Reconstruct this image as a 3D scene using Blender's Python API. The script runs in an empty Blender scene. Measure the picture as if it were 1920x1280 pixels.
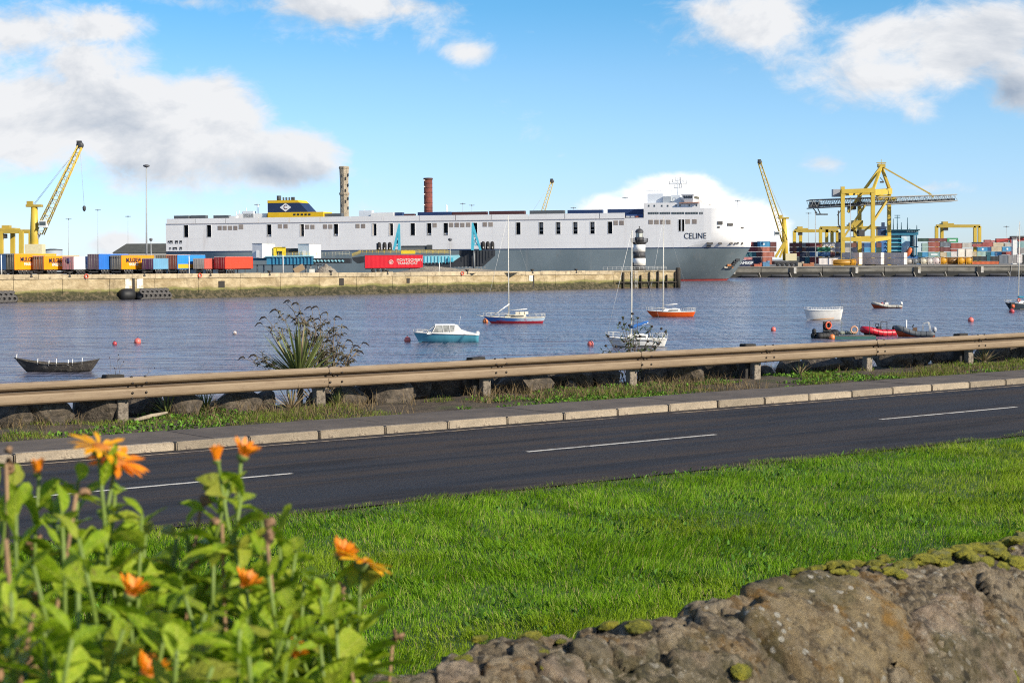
import bpy, bmesh, math, random
import numpy as np
from mathutils import Vector, Matrix, noise as mnoise

random.seed(7)
rng = np.random.default_rng(7)
SC = bpy.context.scene
COL = SC.collection

# ------------------------------------------------------------------ camera
F = 3300.0                       # focal length in pixels of a 1920 px wide picture
CAM = Vector((0, 0, 2.8))
TILT = math.radians(2.654)
ROLL = math.radians(0.37)
fwd = Vector((0, math.cos(TILT), -math.sin(TILT)))
up0 = Vector((0, math.sin(TILT), math.cos(TILT)))
rt0 = Vector((1, 0, 0))
rgt = rt0 * math.cos(ROLL) - up0 * math.sin(ROLL)
upv = up0 * math.cos(ROLL) + rt0 * math.sin(ROLL)
cd = bpy.data.cameras.new("camera")
cam = bpy.data.objects.new("camera", cd)
COL.objects.link(cam)
M = Matrix.Identity(4)
for i in range(3):
    M[i][0] = rgt[i]; M[i][1] = upv[i]; M[i][2] = -fwd[i]; M[i][3] = CAM[i]
cam.matrix_world = M
cd.sensor_width = 36.0
cd.lens = F / 1920 * 36
cd.clip_start = 0.1
cd.clip_end = 20000
cd.dof.use_dof = True
cd.dof.focus_distance = 45
cd.dof.aperture_fstop = 13.0
SC.camera = cam

SUN_AZ = Vector((0.82, -0.57)).normalized()     # towards the sun, seen from above
SUN_EL = math.radians(27)
# ------------------------------------------------------------------ colour management
SC.view_settings.view_transform = 'Standard'
SC.view_settings.look = 'None'
SC.view_settings.gamma = 1
SC.view_settings.exposure = 0.38
SC.view_settings.use_curve_mapping = False
SC.cycles.max_bounces = 4
SC.cycles.diffuse_bounces = 3
SC.cycles.glossy_bounces = 3
SC.cycles.transmission_bounces = 3
SC.cycles.adaptive_threshold = 0.01
SC.cycles.use_denoising = False
SC.cycles.filter_width = 1.1
SC.cycles.sample_clamp_indirect = 4.0
SC.cycles.transparent_max_bounces = 8
SC.cycles.caustics_reflective = False
SC.cycles.caustics_refractive = False

def ray(x, y):
    return fwd + rgt * ((x - 960) / F) - upv * ((y - 640) / F)
def D(x, y, Y):
    r = ray(x, y); t = (Y - CAM.y) / r.y
    return CAM + r * t
def G(x, y, z):
    r = ray(x, y); t = (z - CAM.z) / r.z
    return CAM + r * t

# ------------------------------------------------------------------ sun
sd = bpy.data.lights.new("sun", 'SUN')
sun = bpy.data.objects.new("sun", sd)
COL.objects.link(sun)
sdir = Vector((SUN_AZ.x * math.cos(SUN_EL), SUN_AZ.y * math.cos(SUN_EL), math.sin(SUN_EL)))
sun.rotation_euler = sdir.to_track_quat('Z', 'Y').to_euler()
sun.location = (60, -30, 60)
sd.energy = 5.0
sd.angle = math.radians(0.53)
sd.color = (1.0, 0.905, 0.74)

# ------------------------------------------------------------------ world sky with clouds
W = bpy.data.worlds.new("World")
SC.world = W
W.use_nodes = True
wt = W.node_tree
wt.nodes.clear()
def wn(t, **k):
    n = wt.nodes.new(t)
    for a, b in k.items():
        setattr(n, a, b)
    return n
def wmath(op, a, b=None, c=None, clamp=False):
    n = wn('ShaderNodeMath', operation=op); n.use_clamp = clamp
    for i, v in enumerate((a, b, c)):
        if v is None: continue
        if isinstance(v, (int, float)): n.inputs[i].default_value = v
        else: wt.links.new(v, n.inputs[i])
    return n.outputs[0]
def wrange(v, a, b, c=0.0, d=1.0, smooth=True):
    n = wn('ShaderNodeMapRange')
    n.interpolation_type = 'SMOOTHSTEP' if smooth else 'LINEAR'
    wt.links.new(v, n.inputs[0])
    for i, q in enumerate((a, b, c, d)): n.inputs[i + 1].default_value = q
    return n.outputs[0]
sky = wn('ShaderNodeTexSky', sky_type='NISHITA')
sky.sun_disc = False
sky.sun_elevation = SUN_EL
sky.sun_rotation = math.atan2(SUN_AZ.x, SUN_AZ.y)
sky.altitude = 20
sky.air_density = 1.0
sky.dust_density = 0.2
sky.ozone_density = 2.2
hsv = wn('ShaderNodeHueSaturation')
hsv.inputs['Saturation'].default_value = 1.22
hsv.inputs['Value'].default_value = 1.0
wt.links.new(sky.outputs[0], hsv.inputs['Color'])
bg_sky = wn('ShaderNodeBackground')
bg_sky.inputs[1].default_value = 0.10
tc = wn('ShaderNodeTexCoord')
sp_ = wn('ShaderNodeSeparateXYZ')
wt.links.new(tc.outputs['Generated'], sp_.inputs[0])
az = wmath('ARCTAN2', sp_.outputs[0], sp_.outputs[1])
el = wmath('ARCSINE', sp_.outputs[2])
# colour balance of the whole sky dome with elevation: clear maritime blue instead of a hazy yellow horizon
ramp = wn('ShaderNodeValToRGB')
wt.links.new(wmath('DIVIDE', el, 1.5708, clamp=True), ramp.inputs[0])
stops = [(0.0, (1.05, 1.36, 2.4)), (2.15, (.944, 1.24, 2.08)), (3.7, (.945, 1.21, 1.76)), (5.85, (.915, 1.19, 1.57)), (8.2, (.67, 1.13, 1.45)), (25, (.62, 1.02, 1.36)), (60, (.8, 1.05, 1.25))]
er = ramp.color_ramp
for i, (deg, cc) in enumerate(stops):
    e_ = er.elements[i] if i < 2 else er.elements.new(deg / 90)
    e_.position = deg / 90; e_.color = (*[q_ / 2.5 / 1.30 for q_ in cc], 1)
mulc = wn('ShaderNodeVectorMath', operation='MULTIPLY')
wt.links.new(hsv.outputs[0], mulc.inputs[0]); wt.links.new(ramp.outputs[0], mulc.inputs[1])
mul2 = wn('ShaderNodeVectorMath', operation='SCALE'); mul2.inputs['Scale'].default_value = 2.5
wt.links.new(mulc.outputs[0], mul2.inputs[0])
wt.links.new(mul2.outputs[0], bg_sky.inputs[0])
def azel(x, y):
    r = ray(x, y).normalized()
    return math.atan2(r.x, r.y), math.asin(r.z)
comb = wn('ShaderNodeCombineXYZ')
wt.links.new(az, comb.inputs[0]); wt.links.new(wmath('MULTIPLY', el, 1.5), comb.inputs[1])
def wnoise(scale, detail, rough, dist=0.0, off=0.0):
    n = wn('ShaderNodeTexNoise')
    n.inputs['Scale'].default_value = scale
    n.inputs['Detail'].default_value = detail
    n.inputs['Roughness'].default_value = rough
    n.inputs['Distortion'].default_value = dist
    if off:
        a = wn('ShaderNodeVectorMath', operation='ADD')
        a.inputs[1].default_value = (off, off * .7, off)
        wt.links.new(comb.outputs[0], a.inputs[0])
        wt.links.new(a.outputs[0], n.inputs['Vector'])
    else:
        wt.links.new(comb.outputs[0], n.inputs['Vector'])
    return n.outputs[0]
def blob(cx, cy, rx, ry, w):
    a0, e0 = azel(cx, cy)
    ra = rx / F; re = ry / F
    u = wmath('MULTIPLY', wmath('SUBTRACT', az, a0), 1 / ra)
    v = wmath('MULTIPLY', wmath('SUBTRACT', el, e0), 1 / re)
    d = wmath('SQRT', wmath('ADD', wmath('MULTIPLY', u, u), wmath('MULTIPLY', v, v)))
    return wmath('MULTIPLY', wmath('SUBTRACT', 1.0, d, clamp=True), w)
def wmax(lst):
    o = lst[0]
    for q in lst[1:]:
        o = wmath('SMOOTH_MAX', o, q, 0.12)
    return o
BL = [(60, 235, 350, 140, 1.15), (300, 250, 300, 140, 1.25), (395, 215, 150, 115, 1.1), (530, 290, 165, 88, 1.05),
      (-120, 190, 300, 160, .9),
      (60, 60, 220, 80, .78), (190, 50, 160, 60, .75), (150, 125, 110, 65, .7), (640, 8, 260, 70, .8), (760, 20, 180, 55, .65), (350, 5, 160, 35, .45),
      (880, 100, 95, 42, .6), (1000, 60, 40, 20, .3),
      (1430, 45, 170, 90, .85), (1340, 25, 120, 50, .55), (1660, 70, 150, 70, .75), (1670, 140, 190, 60, .75), (1820, 90, 230, 120, 1.05), (1930, 160, 150, 90, .9),
      (1540, 305, 95, 55, .52), (1720, 352, 190, 26, .48), (1440, 128, 50, 22, .36), (1700, 105, 420, 160, .52), (1400, 60, 300, 130, .46), (150, 100, 320, 130, .48), (650, 40, 380, 90, .44),
      (1260, 420, 190, 108, 1.5), (1390, 440, 115, 85, 1.4), (1150, 400, 100, 60, 1.0), (1275, 368, 120, 56, 1.2), (215, 455, 60, 30, .7), (240, 470, 90, 30, .6)]
field = wmax([blob(*b) for b in BL])
n1 = wnoise(11.0, 10, .6, .35)
n2 = wnoise(38.0, 8, .66, .6, 3.1)
nn = wmath('ADD', wmath('MULTIPLY', wmath('SUBTRACT', n1, .5), 1.15), wmath('MULTIPLY', wmath('SUBTRACT', n2, .5), .55))
# the same scattered cloud goes on all round, outside the view
nlow = wnoise(2.6, 4, .5, .2, 7.7)
outside = wmath('MAXIMUM', wrange(wmath('ABSOLUTE', az), .36, .6), wrange(el, .2, .4))
gen = wmath('MULTIPLY', wmath('MULTIPLY', wmath('SUBTRACT', nlow, .47), 3.2), outside)
dens_in = wmath('ADD', wmath('MAXIMUM', field, gen), wmath('MULTIPLY', nn, 1.12))
cover = wrange(dens_in, .18, .60)
upmask = wrange(el, -.01, .01)
cover = wmath('MULTIPLY', cover, upmask)
SH = [(500, 325, 190, 45, .75), (250, 320, 300, 60, .35), (600, 320, 60, 60, .6), (1900, 175, 130, 70, .75), (1800, 150, 150, 50, .45), (650, 35, 200, 30, .4), (1680, 160, 120, 30, .4)]
shade = wmax([blob(*b) for b in SH])
nb_ = wn('ShaderNodeVectorMath', operation='ADD'); nb_.inputs[1].default_value = (.010, .013, 0)
wt.links.new(comb.outputs[0], nb_.inputs[0])
nlit = wn('ShaderNodeTexNoise'); nlit.inputs['Scale'].default_value = 11.0; nlit.inputs['Detail'].default_value = 10; nlit.inputs['Roughness'].default_value = .6; nlit.inputs['Distortion'].default_value = .35
wt.links.new(nb_.outputs[0], nlit.inputs['Vector'])
emb = wmath('MULTIPLY', wmath('SUBTRACT', nlit.outputs[0], n1), 2.6)
shade = wmath('ADD', wmath('ADD', shade, emb), wmath('MULTIPLY', wmath('SUBTRACT', wnoise(16.0, 7, .6, .3, 5.0), .48), .75), clamp=True)
WH = [(1260, 410, 260, 130, 2.0), (1390, 440, 160, 110, 2.0)]
white = wmath('MULTIPLY', wmax([blob(*b) for b in WH]), 1.0, clamp=True)
shade = wmath('MULTIPLY', shade, wmath('SUBTRACT', 1.0, white, clamp=True))
mixc = wn('ShaderNodeMix', data_type='RGBA')
wt.links.new(shade, mixc.inputs['Factor'])
mixc.inputs['A'].default_value = (0.96, 0.975, 1.0, 1)
mixc.inputs['B'].default_value = (0.38, 0.47, 0.60, 1)
bg_c = wn('ShaderNodeBackground')
wt.links.new(mixc.outputs['Result'], bg_c.inputs[0])
wt.links.new(wmath('ADD', .70, wmath('MULTIPLY', white, .25)), bg_c.inputs[1])
mixs = wn('ShaderNodeMixShader')
wt.links.new(cover, mixs.inputs[0])
wt.links.new(bg_sky.outputs[0], mixs.inputs[1])
wt.links.new(bg_c.outputs[0], mixs.inputs[2])
wo = wn('ShaderNodeOutputWorld')
wt.links.new(mixs.outputs[0], wo.inputs[0])

# ------------------------------------------------------------------ helpers
class MB:
    def __init__(s):
        s.v = []; s.f = []; s.mi = []; s.sm = []
    def add(s, vs, fs, mi=0, smooth=False):
        b = len(s.v)
        s.v.extend([tuple(q) for q in vs])
        for f in fs:
            s.f.append(tuple(b + i for i in f)); s.mi.append(mi); s.sm.append(smooth)
    def box(s, c, d, rz=0, mi=0, tilt=None):
        x, y, z = d[0] / 2, d[1] / 2, d[2] / 2
        vs = [Vector((a * x, b * y, e * z)) for e in (-1, 1) for b in (-1, 1) for a in (-1, 1)]
        R_ = Matrix.Rotation(rz, 3, 'Z')
        if tilt is not None: R_ = R_ @ tilt
        vs = [R_ @ q + Vector(c) for q in vs]
        s.add(vs, [(0, 2, 3, 1), (4, 5, 7, 6), (0, 1, 5, 4), (2, 6, 7, 3), (0, 4, 6, 2), (1, 3, 7, 5)], mi)
    def b2(s, x0, x1, y0, y1, z0, z1, mi=0):
        s.box(((x0 + x1) / 2, (y0 + y1) / 2, (z0 + z1) / 2), (abs(x1 - x0), abs(y1 - y0), abs(z1 - z0)), 0, mi)
    def path(s, pts, rad, n=8, mi=0, smooth=True, caps=True):
        pts = [Vector(p) for p in pts]
        if not hasattr(rad, '__len__'): rad = [rad] * len(pts)
        vs = []; fs = []
        prev = None
        for i, p in enumerate(pts):
            if i == 0: t = pts[1] - pts[0]
            elif i == len(pts) - 1: t = pts[-1] - pts[-2]
            else: t = pts[i + 1] - pts[i - 1]
            t.normalize()
            if prev is None:
                a = Vector((0, 0, 1)) if abs(t.z) < .9 else Vector((1, 0, 0))
                u = t.cross(a).normalized()
            else:
                u = (prev - t * prev.dot(t))
                if u.length < 1e-6: u = t.orthogonal()
                u.normalize()
            prev = u
            w = t.cross(u)
            for k in range(n):
                a = 2 * math.pi * (k + .5) / n
                vs.append(p + (u * math.cos(a) + w * math.sin(a)) * rad[i])
        for i in range(len(pts) - 1):
            for k in range(n):
                fs.append((i * n + k, i * n + (k + 1) % n, (i + 1) * n + (k + 1) % n, (i + 1) * n + k))
        if caps:
            fs.append(tuple(range(n - 1, -1, -1)))
            fs.append(tuple((len(pts) - 1) * n + k for k in range(n)))
        s.add(vs, fs, mi, smooth)
    def tube(s, a, b, r, r2=None, n=8, mi=0, smooth=True):
        s.path([a, b], [r, r if r2 is None else r2], n, mi, smooth)
    def bar(s, a, b, w, mi=0):
        s.path([a, b], [w * .7071] * 2, 4, mi, False)
    def lathe(s, prof, n=20, c=(0, 0, 0), mi=0, smooth=True, axis='Z'):
        vs = []; fs = []
        c = Vector(c)
        for r, z in prof:
            for k in range(n):
                a = 2 * math.pi * k / n
                q = Vector((r * math.cos(a), r * math.sin(a), z))
                if axis == 'X': q = Vector((z, r * math.cos(a), r * math.sin(a)))
                if axis == 'Y': q = Vector((r * math.sin(a), z, r * math.cos(a)))
                vs.append(q + c)
        for i in range(len(prof) - 1):
            for k in range(n):
                fs.append((i * n + k, i * n + (k + 1) % n, (i + 1) * n + (k + 1) % n, (i + 1) * n + k))
        fs.append(tuple(range(n - 1, -1, -1)))
        fs.append(tuple((len(prof) - 1) * n + k for k in range(n)))
        s.add(vs, fs, mi, smooth)
    def torus(s, c, R1, r, n=16, m=8, axis='Z', mi=0):
        vs = []; fs = []
        for i in range(n):
            a = 2 * math.pi * i / n
            for j in range(m):
                b = 2 * math.pi * j / m
                q = ((R1 + r * math.cos(b)) * math.cos(a), (R1 + r * math.cos(b)) * math.sin(a), r * math.sin(b))
                if axis == 'X': q = (q[2], q[0], q[1])
                if axis == 'Y': q = (q[0], q[2], q[1])
                vs.append(Vector(q) + Vector(c))
        for i in range(n):
            for j in range(m):
                fs.append((i * m + j, ((i + 1) % n) * m + j, ((i + 1) % n) * m + (j + 1) % m, i * m + (j + 1) % m))
        s.add(vs, fs, mi, True)
    def ball(s, c, r, n=14, m=9, sq=(1, 1, 1), mi=0):
        vs = [Vector((0, 0, 1))]; fs = []
        for i in range(1, m):
            t = math.pi * i / m
            for k in range(n):
                a = 2 * math.pi * k / n
                vs.append(Vector((math.sin(t) * math.cos(a), math.sin(t) * math.sin(a), math.cos(t))))
        vs.append(Vector((0, 0, -1)))
        for k in range(n): fs.append((0, 1 + k, 1 + (k + 1) % n))
        for i in range(m - 2):
            for k in range(n):
                fs.append((1 + i * n + k, 1 + (i + 1) * n + k, 1 + (i + 1) * n + (k + 1) % n, 1 + i * n + (k + 1) % n))
        L = len(vs) - 1
        for k in range(n): fs.append((L, 1 + (m - 2) * n + (k + 1) % n, 1 + (m - 2) * n + k))
        vs = [Vector((q.x * r * sq[0], q.y * r * sq[1], q.z * r * sq[2])) + Vector(c) for q in vs]
        s.add(vs, fs, mi, True)
    def prism(s, poly, z0, z1, mi=0):
        n = len(poly)
        vs = [(x, y, z0) for x, y in poly] + [(x, y, z1) for x, y in poly]
        fs = [tuple(range(n - 1, -1, -1)), tuple(range(n, 2 * n))]
        fs += [(i, (i + 1) % n, n + (i + 1) % n, n + i) for i in range(n)]
        s.add(vs, fs, mi)
    def extr(s, poly, y0, y1, mi=0):       # polygon in x,z pushed along y
        n = len(poly)
        vs = [(x, y0, z) for x, z in poly] + [(x, y1, z) for x, z in poly]
        fs = [tuple(range(n)), tuple(range(2 * n - 1, n - 1, -1))]
        fs += [(i, n + i, n + (i + 1) % n, (i + 1) % n) for i in range(n)]
        s.add(vs, fs, mi)
    def mesh(s, name):
        me = bpy.data.meshes.new(name)
        me.from_pydata(s.v, [], s.f)
        me.polygons.foreach_set('material_index', s.mi)
        me.polygons.foreach_set('use_smooth', s.sm)
        me.update()
        return me
    def build(s, name, mat, parent=None, loc=None, rot=None, recalc=True):
        me = s.mesh(name)
        if recalc:
            bm = bmesh.new(); bm.from_mesh(me)
            bmesh.ops.recalc_face_normals(bm, faces=bm.faces)
            bm.to_mesh(me); bm.free()
        return link(name, me, mat, parent, loc, rot)
def link(name, me, mat=None, parent=None, loc=None, rot=None, scale=None):
    if mat is not None and len(me.materials) == 0:
        for q in (mat if isinstance(mat, (list, tuple)) else [mat]): me.materials.append(q)
    o = bpy.data.objects.new(name, me)
    COL.objects.link(o)
    if parent is not None: o.parent = parent
    if loc is not None: o.location = loc
    if rot is not None: o.rotation_euler = rot
    if scale is not None: o.scale = scale
    return o
def tag(o, label, cat, group=None):
    o['label'] = label; o['category'] = cat
    if group: o['group'] = group
    return o
def thing(name, label, cat, loc=(0, 0, 0), rz=0, group=None):
    o = bpy.data.objects.new(name, None)
    o.empty_display_size = .2
    COL.objects.link(o)
    o.location = loc; o.rotation_euler = (0, 0, rz)
    return tag(o, label, cat, group)
def struct(o, kind='structure'):
    o['kind'] = kind
    return o
def copy_tree(o, parent=None):
    c = o.copy(); COL.objects.link(c); c.parent = parent
    for ch in list(o.children): copy_tree(ch, c)
    return c
def text(name, body, size, mat, parent, loc, rot, bold=True, sx=1.0, ext=.01):
    cu = bpy.data.curves.new(name, 'FONT')
    cu.body = body; cu.size = size; cu.extrude = ext
    cu.align_x = 'CENTER'; cu.align_y = 'CENTER'
    if bold: cu.offset = size * .022
    to = bpy.data.objects.new(name, cu)
    COL.objects.link(to)
    bpy.context.view_layer.update()
    me = bpy.data.meshes.new_from_object(to)
    bpy.data.objects.remove(to)
    o = link(name, me, mat, parent, loc, rot, (sx, 1, 1))
    return o

_mats = {}
def mat(name, col, rough=.6, var=.12, scale=2.0, metal=0.0, bump=0.0, bscale=30.0, spec=.5, col2=None, c2amt=.0, c2scale=1.0, streak=0.0, transl=0.0, streak_col=None, coat=0.0, rand=0.0):
    if name in _mats: return _mats[name]
    m = bpy.data.materials.new(name); m.use_nodes = True
    nt = m.node_tree; N = nt.nodes; L = nt.links
    b = N['Principled BSDF']
    tcn = N.new('ShaderNodeTexCoord')
    no = N.new('ShaderNodeTexNoise'); no.inputs['Scale'].default_value = scale; no.inputs['Detail'].default_value = 6; no.inputs['Roughness'].default_value = .65
    L.new(tcn.outputs['Object'], no.inputs['Vector'])
    mr = N.new('ShaderNodeMapRange')
    mr.inputs[1].default_value = .3; mr.inputs[2].default_value = .7
    mr.inputs[3].default_value = 1 - var; mr.inputs[4].default_value = 1 + var
    L.new(no.outputs[0], mr.inputs[0])
    mul = N.new('ShaderNodeVectorMath'); mul.operation = 'SCALE'
    mul.inputs[0].default_value = col[:3]
    L.new(mr.outputs[0], mul.inputs['Scale'])
    out = mul.outputs[0]
    def mixin(out, fac, c):
        mx = N.new('ShaderNodeMix'); mx.data_type = 'RGBA'
        L.new(fac, mx.inputs['Factor']); L.new(out, mx.inputs['A'])
        mx.inputs['B'].default_value = (*c[:3], 1)
        return mx.outputs['Result']
    if col2 is not None and c2amt > 0:
        n2 = N.new('ShaderNodeTexNoise'); n2.inputs['Scale'].default_value = c2scale; n2.inputs['Detail'].default_value = 8; n2.inputs['Roughness'].default_value = .7
        L.new(tcn.outputs['Object'], n2.inputs['Vector'])
        r2 = N.new('ShaderNodeMapRange'); r2.interpolation_type = 'SMOOTHSTEP'
        th = .72 - c2amt * .45
        r2.inputs[1].default_value = th - .05; r2.inputs[2].default_value = th + .09
        L.new(n2.outputs[0], r2.inputs[0])
        out = mixin(out, r2.outputs[0], col2)
    if streak > 0:
        mp = N.new('ShaderNodeMapping'); mp.inputs['Scale'].default_value = (2.2, 2.2, .12)
        L.new(tcn.outputs['Object'], mp.inputs[0])
        n3 = N.new('ShaderNodeTexNoise'); n3.inputs['Scale'].default_value = 1.0; n3.inputs['Detail'].default_value = 6
        L.new(mp.outputs[0], n3.inputs['Vector'])
        r3 = N.new('ShaderNodeMapRange'); r3.interpolation_type = 'SMOOTHSTEP'
        r3.inputs[1].default_value = .52; r3.inputs[2].default_value = .75; r3.inputs[4].default_value = streak
        L.new(n3.outputs[0], r3.inputs[0])
        out = mixin(out, r3.outputs[0], streak_col or (.12, .07, .04))
    if rand > 0:
        oi = N.new('ShaderNodeObjectInfo')
        rr = N.new('ShaderNodeMapRange'); rr.inputs[3].default_value = 1 - rand; rr.inputs[4].default_value = 1 + rand
        L.new(oi.outputs['Random'], rr.inputs[0])
        sc2 = N.new('ShaderNodeVectorMath'); sc2.operation = 'SCALE'
        L.new(out, sc2.inputs[0]); L.new(rr.outputs[0], sc2.inputs['Scale'])
        out = sc2.outputs[0]
    L.new(out, b.inputs['Base Color'])
    b.inputs['Metallic'].default_value = metal
    b.inputs['Specular IOR Level'].default_value = spec
    if coat: b.inputs['Coat Weight'].default_value = coat
    rr = N.new('ShaderNodeMapRange'); rr.inputs[3].default_value = max(.03, rough - .12); rr.inputs[4].default_value = min(1, rough + .12)
    L.new(no.outputs[0], rr.inputs[0]); L.new(rr.outputs[0], b.inputs['Roughness'])
    if bump > 0:
        nb = N.new('ShaderNodeTexNoise'); nb.inputs['Scale'].default_value = bscale; nb.inputs['Detail'].default_value = 8
        L.new(tcn.outputs['Object'], nb.inputs['Vector'])
        bp = N.new('ShaderNodeBump'); bp.inputs['Strength'].default_value = bump; bp.inputs['Distance'].default_value = .3 / bscale * 4
        L.new(nb.outputs[0], bp.inputs['Height']); L.new(bp.outputs[0], b.inputs['Normal'])
    if transl > 0:
        tr = N.new('ShaderNodeBsdfTranslucent'); L.new(out, tr.inputs[0])
        ms = N.new('ShaderNodeMixShader'); ms.inputs[0].default_value = transl
        L.new(b.outputs[0], ms.inputs[1]); L.new(tr.outputs[0], ms.inputs[2])
        L.new(ms.outputs[0], N['Material Output'].inputs[0])
    _mats[name] = m
    return m
def glass(name='window_glass', col=(.03, .04, .05)):
    return mat(name, col, .08, .3, 3, spec=.8)
# ================================================================== THE SETTING
WZ = -5.5                                   # water level, road level is 0
RA = math.radians(37.8)                     # road direction
RD = Vector((math.cos(RA), math.sin(RA), 0)); RN = Vector((-math.sin(RA), math.cos(RA), 0))
def SP(v): return v.x * RD.x + v.y * RD.y, v.x * RN.x + v.y * RN.y
def RW(s, p, z=0): return RD * s + RN * p + Vector((0, 0, z))
RROT = (0, 0, RA)
def fbm(x, y, z=0.0, o=4):
    return mnoise.fractal(Vector((x, y, z)), 1.0, 2.0, o)

# ---- node material helper for the big surfaces
class NM:
    def __init__(s, name):
        s.m = bpy.data.materials.new(name); s.m.use_nodes = True
        s.t = s.m.node_tree; s.b = s.t.nodes['Principled BSDF']
        s.tc = s.t.nodes.new('ShaderNodeTexCoord')
    def new(s, t): return s.t.nodes.new(t)
    def lk(s, a, b): s.t.links.new(a, b)
    def map(s, scale=(1, 1, 1), rot=(0, 0, 0), src='Object'):
        n = s.new('ShaderNodeMapping'); n.inputs['Scale'].default_value = scale; n.inputs['Rotation'].default_value = rot
        if src == 'Position':
            g = s.new('ShaderNodeNewGeometry'); s.lk(g.outputs['Position'], n.inputs[0])
        else: s.lk(s.tc.outputs[src], n.inputs[0])
        return n.outputs[0]
    def noise(s, vec, scale, detail=6, rough=.6, dist=0):
        n = s.new('ShaderNodeTexNoise'); n.inputs['Scale'].default_value = scale; n.inputs['Detail'].default_value = detail
        n.inputs['Roughness'].default_value = rough; n.inputs['Distortion'].default_value = dist
        if vec is not None: s.lk(vec, n.inputs['Vector'])
        return n.outputs[0]
    def voro(s, vec, scale, feat='F1'):
        n = s.new('ShaderNodeTexVoronoi'); n.feature = feat; n.inputs['Scale'].default_value = scale
        if vec is not None: s.lk(vec, n.inputs['Vector'])
        return n.outputs['Distance']
    def rng(s, v, a, b, c=0., d=1.):
        n = s.new('ShaderNodeMapRange'); n.interpolation_type = 'SMOOTHSTEP'
        s.lk(v, n.inputs[0])
        for i, q in enumerate((a, b, c, d)): n.inputs[i + 1].default_value = q
        return n.outputs[0]
    def math(s, op, a, b=None):
        n = s.new('ShaderNodeMath'); n.operation = op
        for i, v in enumerate((a, b)):
            if v is None: continue
            if isinstance(v, (int, float)): n.inputs[i].default_value = v
            else: s.lk(v, n.inputs[i])
        return n.outputs[0]
    def mix(s, f, a, b):
        n = s.new('ShaderNodeMix'); n.data_type = 'RGBA'
        for key, v in (('Factor', f), ('A', a), ('B', b)):
            if isinstance(v, (int, float)): n.inputs[key].default_value = v
            elif isinstance(v, tuple): n.inputs[key].default_value = (*v[:3], 1)
            else: s.lk(v, n.inputs[key])
        return n.outputs['Result']
    def col(s, v): s.lk(v, s.b.inputs['Base Color'])
    def rough(s, v):
        if isinstance(v, (int, float)): s.b.inputs['Roughness'].default_value = v
        else: s.lk(v, s.b.inputs['Roughness'])
    def bump(s, h, st, dist):
        n = s.new('ShaderNodeBump'); n.inputs['Strength'].default_value = st; n.inputs['Distance'].default_value = dist
        s.lk(h, n.inputs['Height']); s.lk(n.outputs[0], s.b.inputs['Normal'])
    def sep(s, vec):
        n = s.new('ShaderNodeSeparateXYZ'); s.lk(vec, n.inputs[0]); return n.outputs

# ---- water
q = NM('river_water')
v1 = q.map((.55, .30, 1), (0, 0, .12), 'Position')
v2 = q.map((1, .45, 1), (0, 0, -.2), 'Position')
v3 = q.map((.02, .05, 1), (0, 0, .15), 'Position')
v4 = q.map((.004, .07, 1), (0, 0, .22), 'Position')
wa = q.noise(v1, 1.0, 5, .68, .6)
wb = q.noise(v2, 2.2, 3, .6, .4)
wc = q.noise(v1, .22, 3, .5)
patch = q.rng(q.noise(v3, 1.0, 3, .5), .3, .7, .55, 1.25)
slick = q.rng(q.noise(v4, 1.0, 2, .5), .60, .68, 1.0, .35)
hgt = q.math('ADD', q.math('ADD', q.math('MULTIPLY', wa, .55), q.math('MULTIPLY', wb, .22)), q.math('MULTIPLY', wc, .55))
wd = q.noise(q.map((.8, .14, 1), (0, 0, .05), 'Position'), 1.0, 3, .55, .3)
we = q.noise(q.map((.36, .05, 1), (0, 0, -.06), 'Position'), 1.0, 3, .55, .3)
hgt = q.math('ADD', hgt, q.math('ADD', q.math('MULTIPLY', wd, 1.5), q.math('MULTIPLY', we, 1.3)))
gust = q.rng(q.noise(q.map((.07, .2, 1), (0, 0, .08), 'Position'), 1.0, 3, .6), .32, .68, .55, 1.35)
hgt = q.math('MULTIPLY', hgt, q.math('MULTIPLY', gust, q.math('MULTIPLY', patch, slick)))
q.b.inputs['Base Color'].default_value = (.125, .125, .165, 1)
q.b.inputs['IOR'].default_value = 1.333
q.rough(.2)
q.bump(hgt, 1.0, .60)
WATER = q.m
mb = MB()
mb.add([(-6000, 20, WZ), (6000, 20, WZ), (6000, 9000, WZ), (-6000, 9000, WZ)], [(0, 1, 2, 3)])
struct(mb.build('water', WATER))

# ---- land the road runs on (lawn ground, road bed)
q = NM('lawn_soil')
v = q.map((1, 1, 1))
q.col(q.mix(q.rng(q.noise(v, 1.4, 6), .35, .65), (.035, .075, .012), (.06, .11, .018)))
q.rough(.95); q.bump(q.noise(v, 25, 5), .6, .03)
mb = MB()
mb.add([(-90, -60, .0), (200, -60, .0), (200, 16.9, .0), (-90, 16.9, .0)], [(0, 1, 2, 3)])
struct(mb.build('lawn_ground', q.m, rot=RROT))

# ---- road
q = NM('asphalt')
v = q.map((1, 1, 1))
fine = q.noise(v, 60, 5, .7)
vs_ = q.map((.035, 1.0, 1))
track = q.noise(vs_, 1.5, 5, .6)
vt = q.map((.18, 1.4, 1))
stain = q.noise(vt, 1.1, 6, .62, .3)
c = q.mix(q.rng(fine, .32, .68), (.0185, .018, .020), (.060, .058, .061))
c = q.mix(q.rng(track, .40, .62, 0, .7), c, (.072, .054, .043))
c = q.mix(q.rng(stain, .48, .66, 0, .75), c, (.021, .020, .021))
c = q.mix(q.rng(q.voro(v, 7.0), .0, .06, .8, 0), c, (.16, .14, .125))
c = q.mix(q.rng(q.voro(v, 38.0), .0, .22, .55, 0), c, (.13, .12, .11))
q.col(c); q.rough(q.rng(track, .3, .7, .7, .9)); q.bump(q.noise(v, 110, 4), .9, .02); q.b.inputs['Specular IOR Level'].default_value = .2
mb = MB()
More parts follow.
